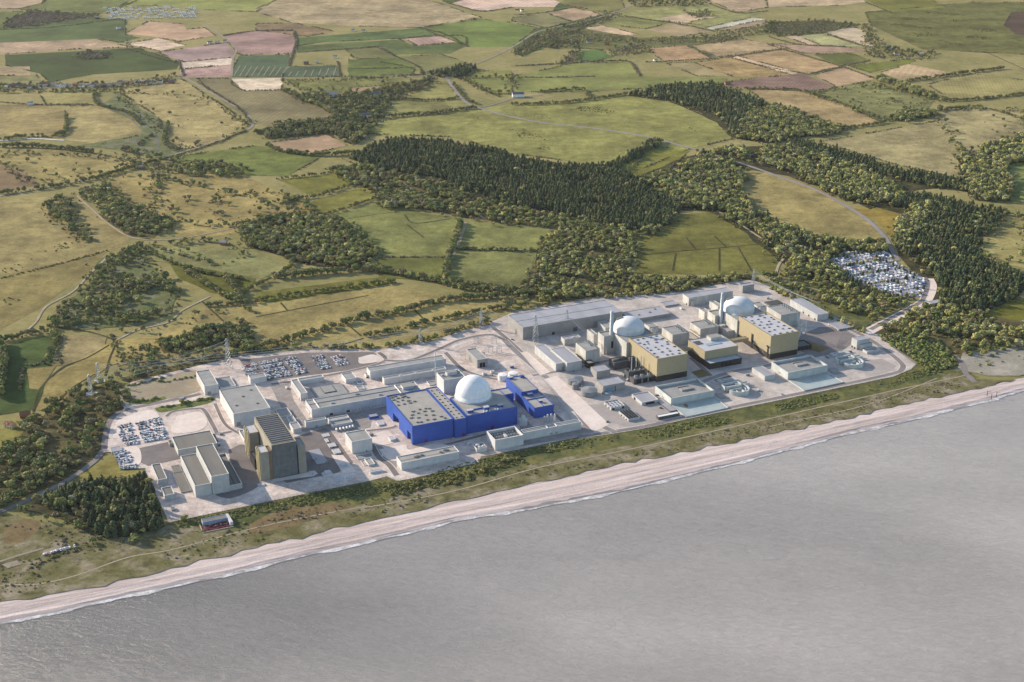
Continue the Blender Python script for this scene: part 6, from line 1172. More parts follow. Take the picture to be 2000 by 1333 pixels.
def bulk(name, items, label, cat, group=None, kind='stuff'):
    """items: (x, y, height, width factor, kind, variant) -> one mesh object"""
    if not items: return
    ks = sorted({i[4] for i in items}); slot = {k: 2*j for j, k in enumerate(ks)}; Vs = []; Ls = []; Cs = []; Ms = []; Ts = []; o_ = 0
    for x, y, h, w, k, va in items:
        V, L, C, M_ = KNP[k][va % len(KNP[k])]; a = random.uniform(0, 6.28); c, s_ = math.cos(a)*h*w, math.sin(a)*h*w
        P_ = np.empty_like(V); P_[:, 0] = V[:, 0]*c-V[:, 1]*s_+x; P_[:, 1] = V[:, 0]*s_+V[:, 1]*c+y; P_[:, 2] = V[:, 2]*h+.4
        Vs.append(P_); Ls.append(L+o_); Cs.append(C); Ms.append(M_+slot[k]); Ts.append(np.full(len(V), random.random(), np.float32)); o_ += len(V)
    V = np.vstack(Vs); L = np.concatenate(Ls); C = np.concatenate(Cs); M_ = np.concatenate(Ms); T = np.concatenate(Ts)
    me = bpy.data.meshes.new(name); me.vertices.add(len(V)); me.vertices.foreach_set("co", V.ravel()); me.loops.add(len(L)); me.loops.foreach_set("vertex_index", L); me.polygons.add(len(C))
    me.polygons.foreach_set("loop_start", np.concatenate([[0], np.cumsum(C)[:-1]]).astype(np.int32))
    for k in ks: me.materials.append(KM[k]); me.materials.append(BARK)
    me.polygons.foreach_set("material_index", M_); at = me.attributes.new("tint", 'FLOAT', 'POINT'); at.data.foreach_set("value", T); me.update(calc_edges=True)
    o = bpy.data.objects.new(name, me); COL.objects.link(o); return tag(o, label, cat, group, kind)
def near_road(x, y, pad=3):
    bad = np.zeros(len(x), bool)
    for q, hw in ROADS:
        if hw < 1.9: continue
        for i in range(len(q)-1):
            a, b = q[i], q[i+1]; ab = b-a; l2 = ab@ab+1e-9; t = np.clip(((x-a[0])*ab[0]+(y-a[1])*ab[1])/l2, 0, 1); bad |= np.hypot(x-a[0]-t*ab[0], y-a[1]-t*ab[1]) < hw+pad
    return bad
SITE_POLY = Us([(202, 885), (204, 835), (222, 812), (243, 800), (236, 785), (240, 765), (256, 748), (385, 716), (470, 697), (600, 685), (745, 683), (845, 668), (900, 648), (960, 635), (1000, 612), (1180, 580), (1260, 575), (1330, 572), (1440, 550), (1470, 548), (1500, 560), (1580, 596), (1690, 648), (1714, 655), (1748, 683), (1789, 713), (1745, 737), (1600, 767), (1400, 808), (1255, 837), (1140, 853), (940, 893), (775, 941), (720, 941), (500, 986), (330, 1022), (285, 925), (284, 916), (236, 918), (220, 884)])
KEEP = [(o.matrix_world.translation.x, o.matrix_world.translation.y, 13 if o.get('category') == 'pylon' else 9) for o in SC.objects if o.get('category') in ('pylon', 'house', 'barn')]
KEEP += [(*U(P('L1', p)), 16) for p in ((798, 583), (866, 471), (798, 595), (866, 483))]
def fill(px, spacing, fr='O', keep=1.0, clump=0.0, site=True):
    q = organic(Us([P(fr, p) for p in px]), 13 if spacing > 6.5 else 5, 24); xs = [p[0] for p in q]; ys = [p[1] for p in q]
    gx, gy = np.meshgrid(np.arange(min(xs), max(xs), spacing), np.arange(min(ys), max(ys), spacing)); x = gx.ravel()+RNG.uniform(-.48, .48, gx.size)*spacing; y = gy.ravel()+RNG.uniform(-.48, .48, gx.size)*spacing
    m = inpoly(x, y, q) & (RNG.random(x.size) < keep)
    if clump: m &= (np.sin(x*.031+1.3*np.sin(y*.023))+np.sin(y*.037+x*.011)+RNG.normal(0, .5, x.size)) > clump
    x, y = x[m], y[m]; m = ~near_road(x, y)
    for kx, ky, kr in KEEP: m &= np.hypot(x-kx, y-ky) > kr
    if site: m &= ~inpoly(x, y, SITE_POLY)
    return x[m], y[m]
HT = {'broadleaf_tree': (8.5, 14.5, 1.08), 'birch_tree': (9.5, 15, 1.0), 'conifer_tree': (11.5, 18.5, .95), 'scrub_bush': (2.2, 5, 1.25), 'gorse_bush': (1.2, 2.6, 1.6), 'dune_bush': (2, 5.5, 1.4), 'bare_bush': (2.5, 6, 1.2)}
def make(x, y, mix, s=1.0):
    ks = list(mix); ps = np.array([mix[k] for k in ks]); ps = ps/ps.sum(); ch = RNG.choice(len(ks), size=len(x), p=ps); out = []
    for i in range(len(x)):
        k = ks[ch[i]]; lo, hi, w = HT[k]; out.append((float(x[i]), float(y[i]), (lo+(hi-lo)*random.betavariate(1.6, 1.6)*1.15)*s*random.choice((.8, 1, 1, 1.1)), w*random.uniform(.8, 1.25), k, random.randrange(20)))
    return out
GROVES = []    # (items, wood name, label of the rest, label stem for single trees)
def wood(px, spacing, mix, name, label, single, s=1.0, **kw):
    if spacing > 7 and 'clump' not in kw and 'keep' not in kw: kw['clump'] = -1.45
    if set(mix) == {'conifer_tree'}: mix = {'conifer_tree': .95, 'birch_tree': .05}
    x, y = fill(px, spacing*(1.14 if spacing > 8.2 else 1.06 if spacing > 7 else 1), **kw); it_ = make(x, y, mix, s)
    if spacing > 7 and single != 'x':
        q = Us(px); fx = []; fy = []
        for i in range(len(q)):
            a, b = q[i], q[(i+1) % len(q)]; d = math.hypot(b[0]-a[0], b[1]-a[1])
            for _ in range(int(d/7)):
                t_ = random.random(); r_ = random.gauss(0, 9); fx.append(a[0]+(b[0]-a[0])*t_+random.gauss(0, 9)); fy.append(a[1]+(b[1]-a[1])*t_+r_)
        fx = np.array(fx); fy = np.array(fy); ok = ~near_road(fx, fy) & ~inpoly(fx, fy, SITE_POLY) & ~inpoly(fx, fy, Us(PARK))
        it_ += make(fx[ok], fy[ok], {'scrub_bush': .55, 'bare_bush': .15, 'broadleaf_tree': .2, 'birch_tree': .1}, .8)
    GROVES.append((it_, name, label, single))
C_ = {'conifer_tree': 1}; B_ = {'broadleaf_tree': .75, 'birch_tree': .25}; MX = {'broadleaf_tree': .35, 'birch_tree': .5, 'conifer_tree': .15}; SB = {'scrub_bush': .6, 'broadleaf_tree': .25, 'bare_bush': .15}
wood([(60, 990), (170, 945), (290, 935), (322, 1030), (255, 1050), (190, 1050), (150, 1015)], 8.2, {'conifer_tree': .85, 'broadleaf_tree': .1, 'birch_tree': .05}, 'conifer_wood', 'dark pine plantation beside the seaward site corner', 'the pine plantation beside the site corner', 1.0)
wood([(-20, 905), (30, 870), (70, 890), (145, 900), (100, 945), (50, 970), (-20, 1000)], 8.5, {'broadleaf_tree': .9, 'scrub_bush': .1}, 'woodland', 'green wood left of the western access road', 'the green wood left of the western access road')
wood([(35, 840), (65, 825), (82, 850), (85, 880), (62, 890), (45, 870)], 9, B_, 'woodland', 'clump of round trees left of the brown scrub', 'the clump left of the brown scrub')
wood([(85, 815), (150, 760), (232, 745), (243, 790), (205, 840), (200, 870), (165, 905), (120, 925), (140, 860), (120, 830)], 9, {'broadleaf_tree': .45, 'scrub_bush': .35, 'bare_bush': .2}, 'scrub', 'brown scrub and trees beside the western car park', 'the brown scrub beside the western car park', keep=.75)
wood([(305, 668), (450, 642), (490, 656), (502, 690), (430, 672), (325, 690)], 8.5, {'broadleaf_tree': .85, 'bare_bush': .15}, 'woodland', 'small copse above the back car park', 'the small copse above the back car park')
wood([(200, 505), (268, 488), (290, 520), (325, 548), (350, 570), (332, 610), (270, 632), (160, 640), (98, 640), (122, 605), (165, 565)], 9.5, {'broadleaf_tree': .6, 'scrub_bush': .3, 'bare_bush': .1}, 'woodland', 'triangular boggy wood with pale clearings', 'the triangular boggy wood', keep=.95, clump=-.35)
wood([(465, 455), (500, 430), (560, 424), (620, 426), (680, 440), (735, 488), (735, 505), (700, 526), (600, 516), (520, 490), (480, 480)], 8.6, B_, 'woodland', 'round green wood in the middle of the meadows', 'the round green wood among the meadows')
wood([(1025, 575), (1060, 480), (1095, 445), (1246, 461), (1225, 545), (1330, 548), (1470, 541), (1478, 553), (1340, 568), (1200, 580), (1060, 585)], 8.4, {'broadleaf_tree': .5, 'birch_tree': .35, 'scrub_bush': .15}, 'woodland', 'square young wood behind the huge warehouse', 'the square young wood behind the warehouse', .85)
wood([(1000, 578), (1060, 585), (1160, 582), (1100, 595), (1010, 605), (985, 600)], 9, SB, 'scrub', 'scrub along the back of the huge warehouse', 'the scrub behind the warehouse', keep=.5)
wood([(682, 312), (760, 277), (880, 282), (950, 295), (1000, 312), (1090, 327), (1195, 327), (1235, 350), (1325, 405), (1308, 440), (1230, 452), (1130, 425), (1010, 402), (920, 380), (860, 350), (760, 335)], 7.6, {'conifer_tree': .93, 'broadleaf_tree': .05, 'birch_tree': .02}, 'conifer_wood', 'long dark conifer wood across the middle', 'the long dark conifer wood')
wood([(1150, 332), (1190, 326), (1205, 318), (1265, 285), (1284, 276), (1290, 282), (1230, 318), (1212, 332)], 7.5, C_, 'conifer_wood', 'narrow conifer spur pointing up to the grey road', 'the conifer spur below the grey road')
wood([(640, 335), (700, 325), (760, 340), (860, 360), (920, 388), (1010, 410), (1120, 432), (1230, 455), (1300, 450), (1250, 462), (1100, 445), (1000, 440), (900, 425), (790, 400), (730, 375)], 8.6, {'broadleaf_tree': .55, 'birch_tree': .2, 'scrub_bush': .25}, 'woodland', 'ragged broadleaf fringe below the long conifer wood', 'the fringe below the long conifer wood', keep=.8)
wood([(735, 385), (800, 380), (850, 400), (850, 412), (760, 412)], 8, B_, 'woodland', 'small copse at the head of the green strips', 'the copse at the head of the green strips')
wood([(1225, 186), (1290, 172), (1390, 166), (1440, 185), (1500, 205), (1455, 225), (1435, 270), (1420, 242), (1400, 225), (1310, 197)], 7.8, {'conifer_tree': .92, 'birch_tree': .08}, 'conifer_wood', 'dark conifer wood near the top right fields', 'the dark conifer wood near the top right')
wood([(1440, 235), (1500, 206), (1650, 252), (1640, 260), (1500, 280), (1440, 275)], 8.4, MX, 'woodland', 'pale birch wood beside the top right conifers', 'the birch wood by the top right conifers')
wood([(1545, 280), (1600, 285), (1680, 312), (1750, 335), (1890, 360), (1880, 374), (1790, 362), (1700, 335), (1620, 315), (1560, 300)], 7.8, {'conifer_tree': .95, 'birch_tree': .05}, 'conifer_wood', 'thin conifer belt along the big tan field', 'the conifer belt along the big tan field')
wood([(1330, 330), (1365, 303), (1430, 290), (1470, 300), (1440, 325), (1448, 345), (1450, 395), (1515, 440), (1600, 470), (1735, 478), (1740, 495), (1640, 492), (1612, 515), (1635, 530), (1655, 550), (1560, 540), (1518, 500), (1490, 465), (1440, 440), (1385, 410), (1335, 408), (1245, 355)], 8.6, MX, 'woodland', 'tall mixed wood left of the grey access road', 'the mixed wood left of the access road', 1.1)
wood([(1490, 285), (1550, 290), (1700, 340), (1725, 350), (1770, 388), (1700, 405), (1640, 390), (1560, 345), (1480, 318)], 8.6, {'birch_tree': .6, 'broadleaf_tree': .3, 'conifer_tree': .1}, 'woodland', 'birch wood between the access road and the conifer belt', 'the birch wood right of the access road', 1.1)
wood([(1760, 385), (1800, 382), (1880, 402), (1960, 418), (1920, 465), (1893, 498), (2010, 545), (2000, 565), (1980, 585), (1900, 616), (1835, 606), (1822, 570), (1815, 530), (1760, 490), (1745, 470), (1792, 430), (1790, 410), (1740, 405)], 7.6, {'conifer_tree': .85, 'birch_tree': .1, 'broadleaf_tree': .05}, 'conifer_wood', 'broad dark wood right of the caravan park', 'the broad dark wood right of the caravan park')
wood([(1745, 440), (1800, 400), (1830, 410), (1800, 450), (1770, 485), (1748, 470)], 8.6, {'birch_tree': .8, 'broadleaf_tree': .2}, 'woodland', 'pale birch edge of the dark wood beside the road', 'the birch edge beside the road', 1.1)
wood([(1872, 312), (1950, 282), (2070, 250), (2070, 300), (1965, 325), (1975, 360), (1975, 395), (1900, 390), (1885, 345)], 8.6, {'birch_tree': .55, 'broadleaf_tree': .3, 'conifer_tree': .15}, 'woodland', 'birch belt at the right hand edge', 'the birch belt at the right edge', 1.1)
wood([(1500, 548), (1540, 520), (1640, 548), (1720, 580), (1790, 585), (1760, 605), (1710, 625), (1600, 590), (1530, 565)], 9, {'broadleaf_tree': .45, 'birch_tree': .35, 'scrub_bush': .2}, 'woodland', 'loose trees between the caravan park and the reactor site', 'the loose trees behind the reactor site', keep=.75)
wood([(1612, 520), (1650, 545), (1700, 565), (1762, 585), (1745, 595), (1660, 570), (1620, 545)], 7, C_, 'conifer_wood', 'conifer screen along the near side of the caravan park', 'the conifer screen before the caravan park', .75)
wood([(1700, 640), (1760, 607), (1840, 600), (1920, 615), (1940, 640), (1900, 665), (1850, 650), (1800, 668), (1760, 655)], 9, {'birch_tree': .4, 'broadleaf_tree': .4, 'scrub_bush': .2}, 'woodland', 'open trees beside the causeway near the site gate', 'the open trees beside the causeway', keep=.8)
wood([(1705, 660), (1770, 650), (1830, 668), (1860, 690), (1872, 712), (1840, 725), (1800, 722), (1790, 705), (1750, 682)], 6, {'dune_bush': .8, 'scrub_bush': .2}, 'scrub', 'dense green bushes at the eastern site corner', 'the bushes at the eastern corner', 1.25)
wood([(1850, 650), (1900, 640), (1960, 650), (2060, 625), (2060, 675), (1960, 685), (1880, 692)], 8, {'dune_bush': .5, 'birch_tree': .3, 'scrub_bush': .2}, 'scrub', 'bushes and birches along the eastern heath', 'the bushes along the eastern heath', 1.1, keep=.7)
wood([(545, 242), (640, 236), (700, 192), (760, 195), (722, 262), (690, 283), (650, 262), (520, 272)], 8.6, {'broadleaf_tree': .7, 'conifer_tree': .2, 'bare_bush': .1}, 'woodland', 'copse below the wooded farm', 'the copse below the farm', keep=.9)
wood([(600, 186), (700, 186), (760, 172), (850, 152), (845, 163), (770, 196), (650, 214), (570, 192)], 8.6, {'bare_bush': .5, 'broadleaf_tree': .5}, 'scrub', 'bare scrub round the wooded farm', 'the bare scrub round the farm', keep=.7)
wood([(192, 420), (230, 398), (335, 430), (340, 445), (300, 462), (255, 460)], 9, B_, 'woodland', 'copse hiding the grey cottages', 'the copse hiding the cottages', keep=.9)
wood([(90, 400), (115, 388), (140, 395), (148, 430), (120, 440), (92, 425)], 8.2, B_, 'woodland', 'small dark copse in the golden left field', 'the small copse in the golden field'); wood([(128, 445), (150, 443), (180, 460), (178, 472), (150, 468)], 8.2, B_, 'woodland', 'lower small copse in the golden left field', 'the lower small copse in the golden field')
wood([(150, 375), (200, 365), (235, 390), (215, 400), (165, 392)], 9, B_, 'woodland', 'trees round the lane junction cottages', 'the trees round the lane junction', keep=.6)
wood([(60, 22), (195, 31), (170, 34), (60, 53), (12, 55), (16, 40)], 9, {'bare_bush': 1}, 'scrub', 'bare brown wood beside the far dark fields', 'the bare brown wood', keep=.9)
wood([(145, 106), (180, 102), (218, 106), (205, 114), (160, 117)], 8, {'bare_bush': 1}, 'scrub', 'bare spinney in the far dark green field', 'the bare spinney')
wood([(1040, 70), (1110, 50), (1190, 27), (1208, 30), (1150, 50), (1080, 80), (1020, 110), (1005, 108)], 8, {'bare_bush': .5, 'scrub_bush': .5}, 'scrub', 'brown wooded strip beside the far main road', 'the brown strip by the main road')
wood([(1060, 72), (1110, 62), (1160, 66), (1260, 80), (1370, 72), (1500, 50), (1500, 62), (1400, 84), (1290, 84), (1180, 82), (1100, 85)], 9, {'bare_bush': .3, 'scrub_bush': .7}, 'scrub', 'dark wooded valley winding through the far fields', 'the wooded valley', keep=.7)
wood([(1500, 46), (1600, 41), (1680, 49), (1600, 66), (1520, 72), (1495, 63)], 8.5, {'scrub_bush': .8, 'bare_bush': .2}, 'scrub', 'dark heath wood left of the far moor', 'the dark heath wood')
wood([(1690, 50), (1720, 90), (1760, 100), (1830, 105), (1800, 118), (1700, 112), (1690, 92)], 11, SB, 'scrub', 'tree sprinkled hamlet at the foot of the moor', 'the hamlet at the foot of the moor', keep=.7)
wood([(1100, 115), (1128, 98), (1128, 120), (1090, 128)], 8, {'bare_bush': 1}, 'scrub', 'bare brown wood beside the far green paddock', 'the bare wood by the paddock'); wood([(1060, 85), (1110, 80), (1130, 95), (1070, 95)], 9, {'bare_bush': .5, 'broadleaf_tree': .5}, 'scrub', 'trees round the wooded hamlet, left', 'the hamlet trees'); wood([(1190, 95), (1260, 88), (1270, 103), (1200, 110)], 9, {'bare_bush': .5, 'scrub_bush': .5}, 'scrub', 'trees round the wooded hamlet, right', 'the hamlet trees to the right')
wood([(1340, 24), (1380, 22), (1392, 33), (1360, 35)], 8, {'bare_bush': .5, 'scrub_bush': .5}, 'scrub', 'dark spinney in the far pale fields', 'the far dark spinney'); wood([(1230, 0), (1380, 0), (1375, 10), (1240, 14)], 10, SB, 'scrub', 'scattered houses and trees at the top edge', 'the trees at the top edge', keep=.6)
wood([(835, 145), (870, 138), (905, 130), (930, 135), (910, 150), (870, 152)], 8, {'conifer_tree': .9, 'broadleaf_tree': .1}, 'conifer_wood', 'dark conifer clump at the road fork', 'the conifer clump at the road fork')
wood([(1720, 150), (1760, 165), (1830, 190), (1845, 200), (1800, 190), (1715, 158)], 8, {'birch_tree': .7, 'broadleaf_tree': .3}, 'woodland', 'line of pale trees below the pale triangular field', 'the pale tree line')
wood([(1735, 232), (1780, 222), (1825, 216), (1830, 226), (1760, 240)], 8, B_, 'woodland', 'small copse on the corner of the big tan field', 'the copse by the big tan field')
wood([(1500, 205), (1560, 220), (1580, 235), (1600, 255), (1560, 268)], 9, MX, 'woodland', 'fringe of the birch wood', 'the fringe of the birch wood', keep=.5)
wood([(200, 168), (340, 148), (345, 158), (200, 178)], 11, {'bare_bush': .5, 'broadleaf_tree': .5}, 'scrub', 'garden trees along the far village street', 'the village gardens', .8, keep=.6); wood([(0, 165), (200, 165), (200, 180), (0, 180)], 11, {'bare_bush': .5, 'broadleaf_tree': .5}, 'scrub', 'garden trees at the left end of the far village', 'the left village gardens', .8, keep=.5)
wood([(245, 690), (330, 668), (400, 690), (480, 690), (470, 700), (385, 712), (300, 735), (252, 745)], 8, {'bare_bush': .35, 'broadleaf_tree': .3, 'scrub_bush': .35}, 'scrub', 'scrubby hedge bank behind the gravel lot', 'the bank behind the gravel lot', keep=.35)
wood([(240, 290), (320, 308), (380, 320), (330, 340), (240, 325)], 10, SB, 'scrub', 'bushes round the bend of the country lane', 'the bushes by the country lane', keep=.5)
wood([(300, 330), (420, 320), (480, 335), (470, 345), (380, 345)], 10, B_, 'woodland', 'trees by the white cottage at the lane bend', 'the trees by the white cottage', keep=.6)
# rough scatter
wood([(300, 345), (560, 400), (600, 425), (470, 450), (330, 430)], 22, {'broadleaf_tree': .6, 'gorse_bush': .4}, 'scrub', 'single trees and bushes dotting the big golden field', 'the big golden field', .8, keep=.55, clump=.1)
for q_, n_, kp in (([(0, 300), (180, 305), (270, 325), (200, 345), (60, 355), (0, 320)], 'the golden field above the lane', .35), ([(225, 180), (400, 190), (485, 245), (420, 280), (340, 290), (320, 260)], 'the round golden field beside the marsh', .12), ([(200, 350), (300, 345), (300, 420), (230, 395)], 'the field beside the lane junction', .4), ([(420, 385), (540, 375), (600, 410), (560, 440), (430, 440)], 'the rough corner of the big golden field', .75), ([(290, 480), (440, 470), (480, 500), (420, 520)], 'the pale green paddock', .25), ([(560, 160), (760, 155), (740, 180), (600, 180)], 'the far olive paddock', .4), ([(900, 155), (1000, 150), (1000, 180), (960, 185)], 'the far fork paddock', .3), ([(1820, 215), (2000, 215), (2000, 260), (1880, 300)], 'the big tan field', .12), ([(1580, 185), (1700, 165), (1820, 195), (1730, 235)], 'the far olive slope', .5), ([(1900, 500), (1960, 430), (2000, 420), (2000, 515)], 'the right edge field', .3), ([(220, 660), (480, 600), (480, 690), (240, 715)], 'the wet meadow below the bog', .2)):
    wood(q_, 26, {'broadleaf_tree': .45, 'scrub_bush': .35, 'gorse_bush': .2}, 'scrub', 'single trees and bushes in '+n_, n_, .75, keep=kp)
# seaward bank and dunes
wood([(330, 1022), (500, 988), (720, 944), (780, 945), (940, 897), (1145, 858), (1150, 866), (950, 912), (780, 955), (730, 968), (500, 1005), (345, 1035)], 3.0, {'dune_bush': .35, 'scrub_bush': .35, 'gorse_bush': .3}, 'dune_scrub', 'dark green scrub bank below the older stations', 'x', .5, keep=.8)
wood([(1150, 858), (1260, 842), (1400, 813), (1600, 772), (1745, 742), (1800, 722), (1840, 728), (1740, 757), (1600, 788), (1400, 832), (1260, 862), (1150, 878)], 3.6, {'dune_bush': .5, 'scrub_bush': .35, 'gorse_bush': .15}, 'dune_scrub', 'bright green scrub bank below the reactor station', 'x', .5, clump=-.1)
wood([(760, 950), (900, 925), (1010, 895), (1030, 905), (900, 945), (760, 972)], 4.5, {'gorse_bush': .6, 'scrub_bush': .4}, 'dune_scrub', 'dark gorse thicket on the dune ridge', 'x', 1.0, keep=.8)
wood([(0, 1010), (60, 985), (160, 1015), (210, 1055), (330, 1035), (500, 1012), (700, 975), (900, 940), (1050, 900), (1050, 925), (900, 962), (700, 1015), (500, 1060), (330, 1100), (180, 1140), (0, 1165)], 6, {'gorse_bush': .6, 'dune_bush': .2, 'bare_bush': .2}, 'dune_scrub', 'low tufts sprinkled over the western dunes', 'x', .5, keep=.6, clump=.2)
wood([(1050, 925), (1250, 880), (1500, 825), (1740, 770), (1880, 740), (1880, 760), (1740, 792), (1500, 845), (1250, 893), (1050, 937)], 5, {'bare_bush': .4, 'gorse_bush': .5, 'dune_bush': .1}, 'dune_scrub', 'brown tufts along the top of the eastern beach', 'x', .4, keep=.6)
wood([(0, 1045), (60, 1030), (130, 1050), (200, 1060), (230, 1090), (100, 1120), (0, 1130)], 7, {'scrub_bush': .4, 'gorse_bush': .4, 'bare_bush': .2}, 'dune_scrub', 'scrub round the seaside car park', 'x', .7, keep=.4, clump=.1)
wood([(1880, 690), (2050, 670), (2050, 720), (1900, 738)], 12, {'gorse_bush': .7, 'dune_bush': .3}, 'dune_scrub', 'sparse bushes on the pale sandy heath', 'x', .9, keep=.35)
wood([(480, 1035), (560, 1000), (680, 988), (600, 1020)], 5, {'bare_bush': .7, 'gorse_bush': .3}, 'dune_scrub', 'low bracken clumps below the reactor tower', 'x', .45, keep=.6)
for px, l_ in (([(0, 530), (60, 505), (110, 480), (140, 470), (175, 480), (60, 540), (0, 575)], 'gorse patches in the golden left field'), ([(0, 545), (110, 520), (90, 560), (20, 600), (0, 590)], 'gorse patches in the lower left field'), ([(1030, 210), (1080, 210), (1230, 205), (1210, 220), (1150, 240), (1040, 228)], 'gorse patches in the field above the grey road'), ([(1000, 245), (1120, 270), (1170, 300), (1010, 290)], 'gorse patches in the field below the grey road'), ([(1340, 245), (1410, 270), (1380, 280)], 'gorse patches by the dark wood corner'), ([(1640, 185), (1720, 180), (1800, 195), (1700, 210)], 'gorse streaks in the far green field'), ([(320, 262), (355, 255), (430, 270), (340, 285)], 'gorse by the marsh'), ([(1700, 30), (1900, 15), (1980, 60), (1900, 95), (1700, 55)], 'heather clumps over the far moor'), ([(910, 230), (985, 235), (1000, 255), (915, 250)], 'gorse patches in the wide green field')):
    wood(px, 6, {'gorse_bush': 1}, 'gorse', l_, 'x', keep=.5, clump=1.25)
# loose trees in the park of vans
GROVES.append((make([p[0] for p in PARKTREES], [p[1] for p in PARKTREES], {'conifer_tree': .6, 'birch_tree': .4}, .55), 'woodland', 'small trees between the packed vans', 'the packed van park'))
# singles are the nearest of each kind, the rest of each wood is one mass
cand = []
for gi, (items, name, label, single) in enumerate(GROVES):
    if single == 'x': continue
    for it in items:
        if it[4] in ('broadleaf_tree', 'conifer_tree', 'birch_tree'):
            d = _c*it[1]+_s*CAM_H; sx = it[0]/d*FPX
            if abs(sx) < 1000: cand.append((it[2]/d, gi, it))
cand.sort(key=lambda t: -t[0]); taken = set(); cnt = {}
TREEMESH = {}
def tree_mesh(k, va):
    va %= len(KINDS[k])
    if (k, va) not in TREEMESH:
        V, F, M_ = KINDS[k][va]; pair = []
        for s_, nm in ((0, 'crown'), (1, 'trunk')):
            fs = [f for f, m_ in zip(F, M_) if m_ == s_]; ids = sorted({i for f in fs for i in f}); mp_ = {i: j for j, i in enumerate(ids)}
            me = bpy.data.meshes.new(nm); me.from_pydata([tuple(map(float, V[i])) for i in ids], [], [tuple(mp_[i] for i in f) for f in fs]); me.materials.append(KM[k] if s_ == 0 else BARK); pair.append(me)
        TREEMESH[(k, va)] = pair
    return TREEMESH[(k, va)]
NAMES = {'broadleaf_tree': 'round green tree', 'birch_tree': 'pale yellow green tree', 'conifer_tree': 'dark conifer'}
for _, gi, it in cand:
    k = it[4]
    if cnt.get(k, 0) >= 290: continue
    cnt[k] = cnt.get(k, 0)+1; taken.add(id(it)); x, y, h, w, _, va = it
    e = bpy.data.objects.new(k, None); COL.objects.link(e); e.location = (x, y, .4); e.rotation_euler = (0, 0, random.uniform(0, 6.28)); e.scale = (h*w, h*w, h)
    tag(e, '%s in %s' % (NAMES[k], GROVES[gi][3]), 'tree', '%ss in %s' % (NAMES[k], GROVES[gi][3]))
    for me in tree_mesh(k, va):
        o = bpy.data.objects.new(me.name, me); COL.objects.link(o); o.parent = e
for gi, (items, name, label, single) in enumerate(GROVES): bulk(name, [i for i in items if id(i) not in taken], label, 'wood' if 'wood' in name else 'scrub')
# hedges: each line is one hedge
def hedge(px, label, mix=None, s=1.0, sp=5.0, wid=3.0, gap=.08):
    s *= 1.15; sp *= .62
    q = catmull(Us(px), 4); out = []
    for i in range(len(q)-1):
        a, b = q[i], q[i+1]; d = math.hypot(b[0]-a[0], b[1]-a[1]); k = max(1, int(d/sp))
        for j in range(k):
            if random.random() < gap: continue
            t = (j+random.random())/k; out.append((a[0]+(b[0]-a[0])*t+random.uniform(-wid, wid), a[1]+(b[1]-a[1])*t+random.uniform(-wid, wid)))
    it = make([p[0] for p in out], [p[1] for p in out], mix or {'scrub_bush': .55, 'broadleaf_tree': .3, 'bare_bush': .15}, s)
    o = bulk('hedge', it, label, 'hedge', 'hedgerows', kind=None); return o
TH = {'broadleaf_tree': .6, 'scrub_bush': .3, 'bare_bush': .1}; BH = {'bare_bush': .6, 'scrub_bush': .4}
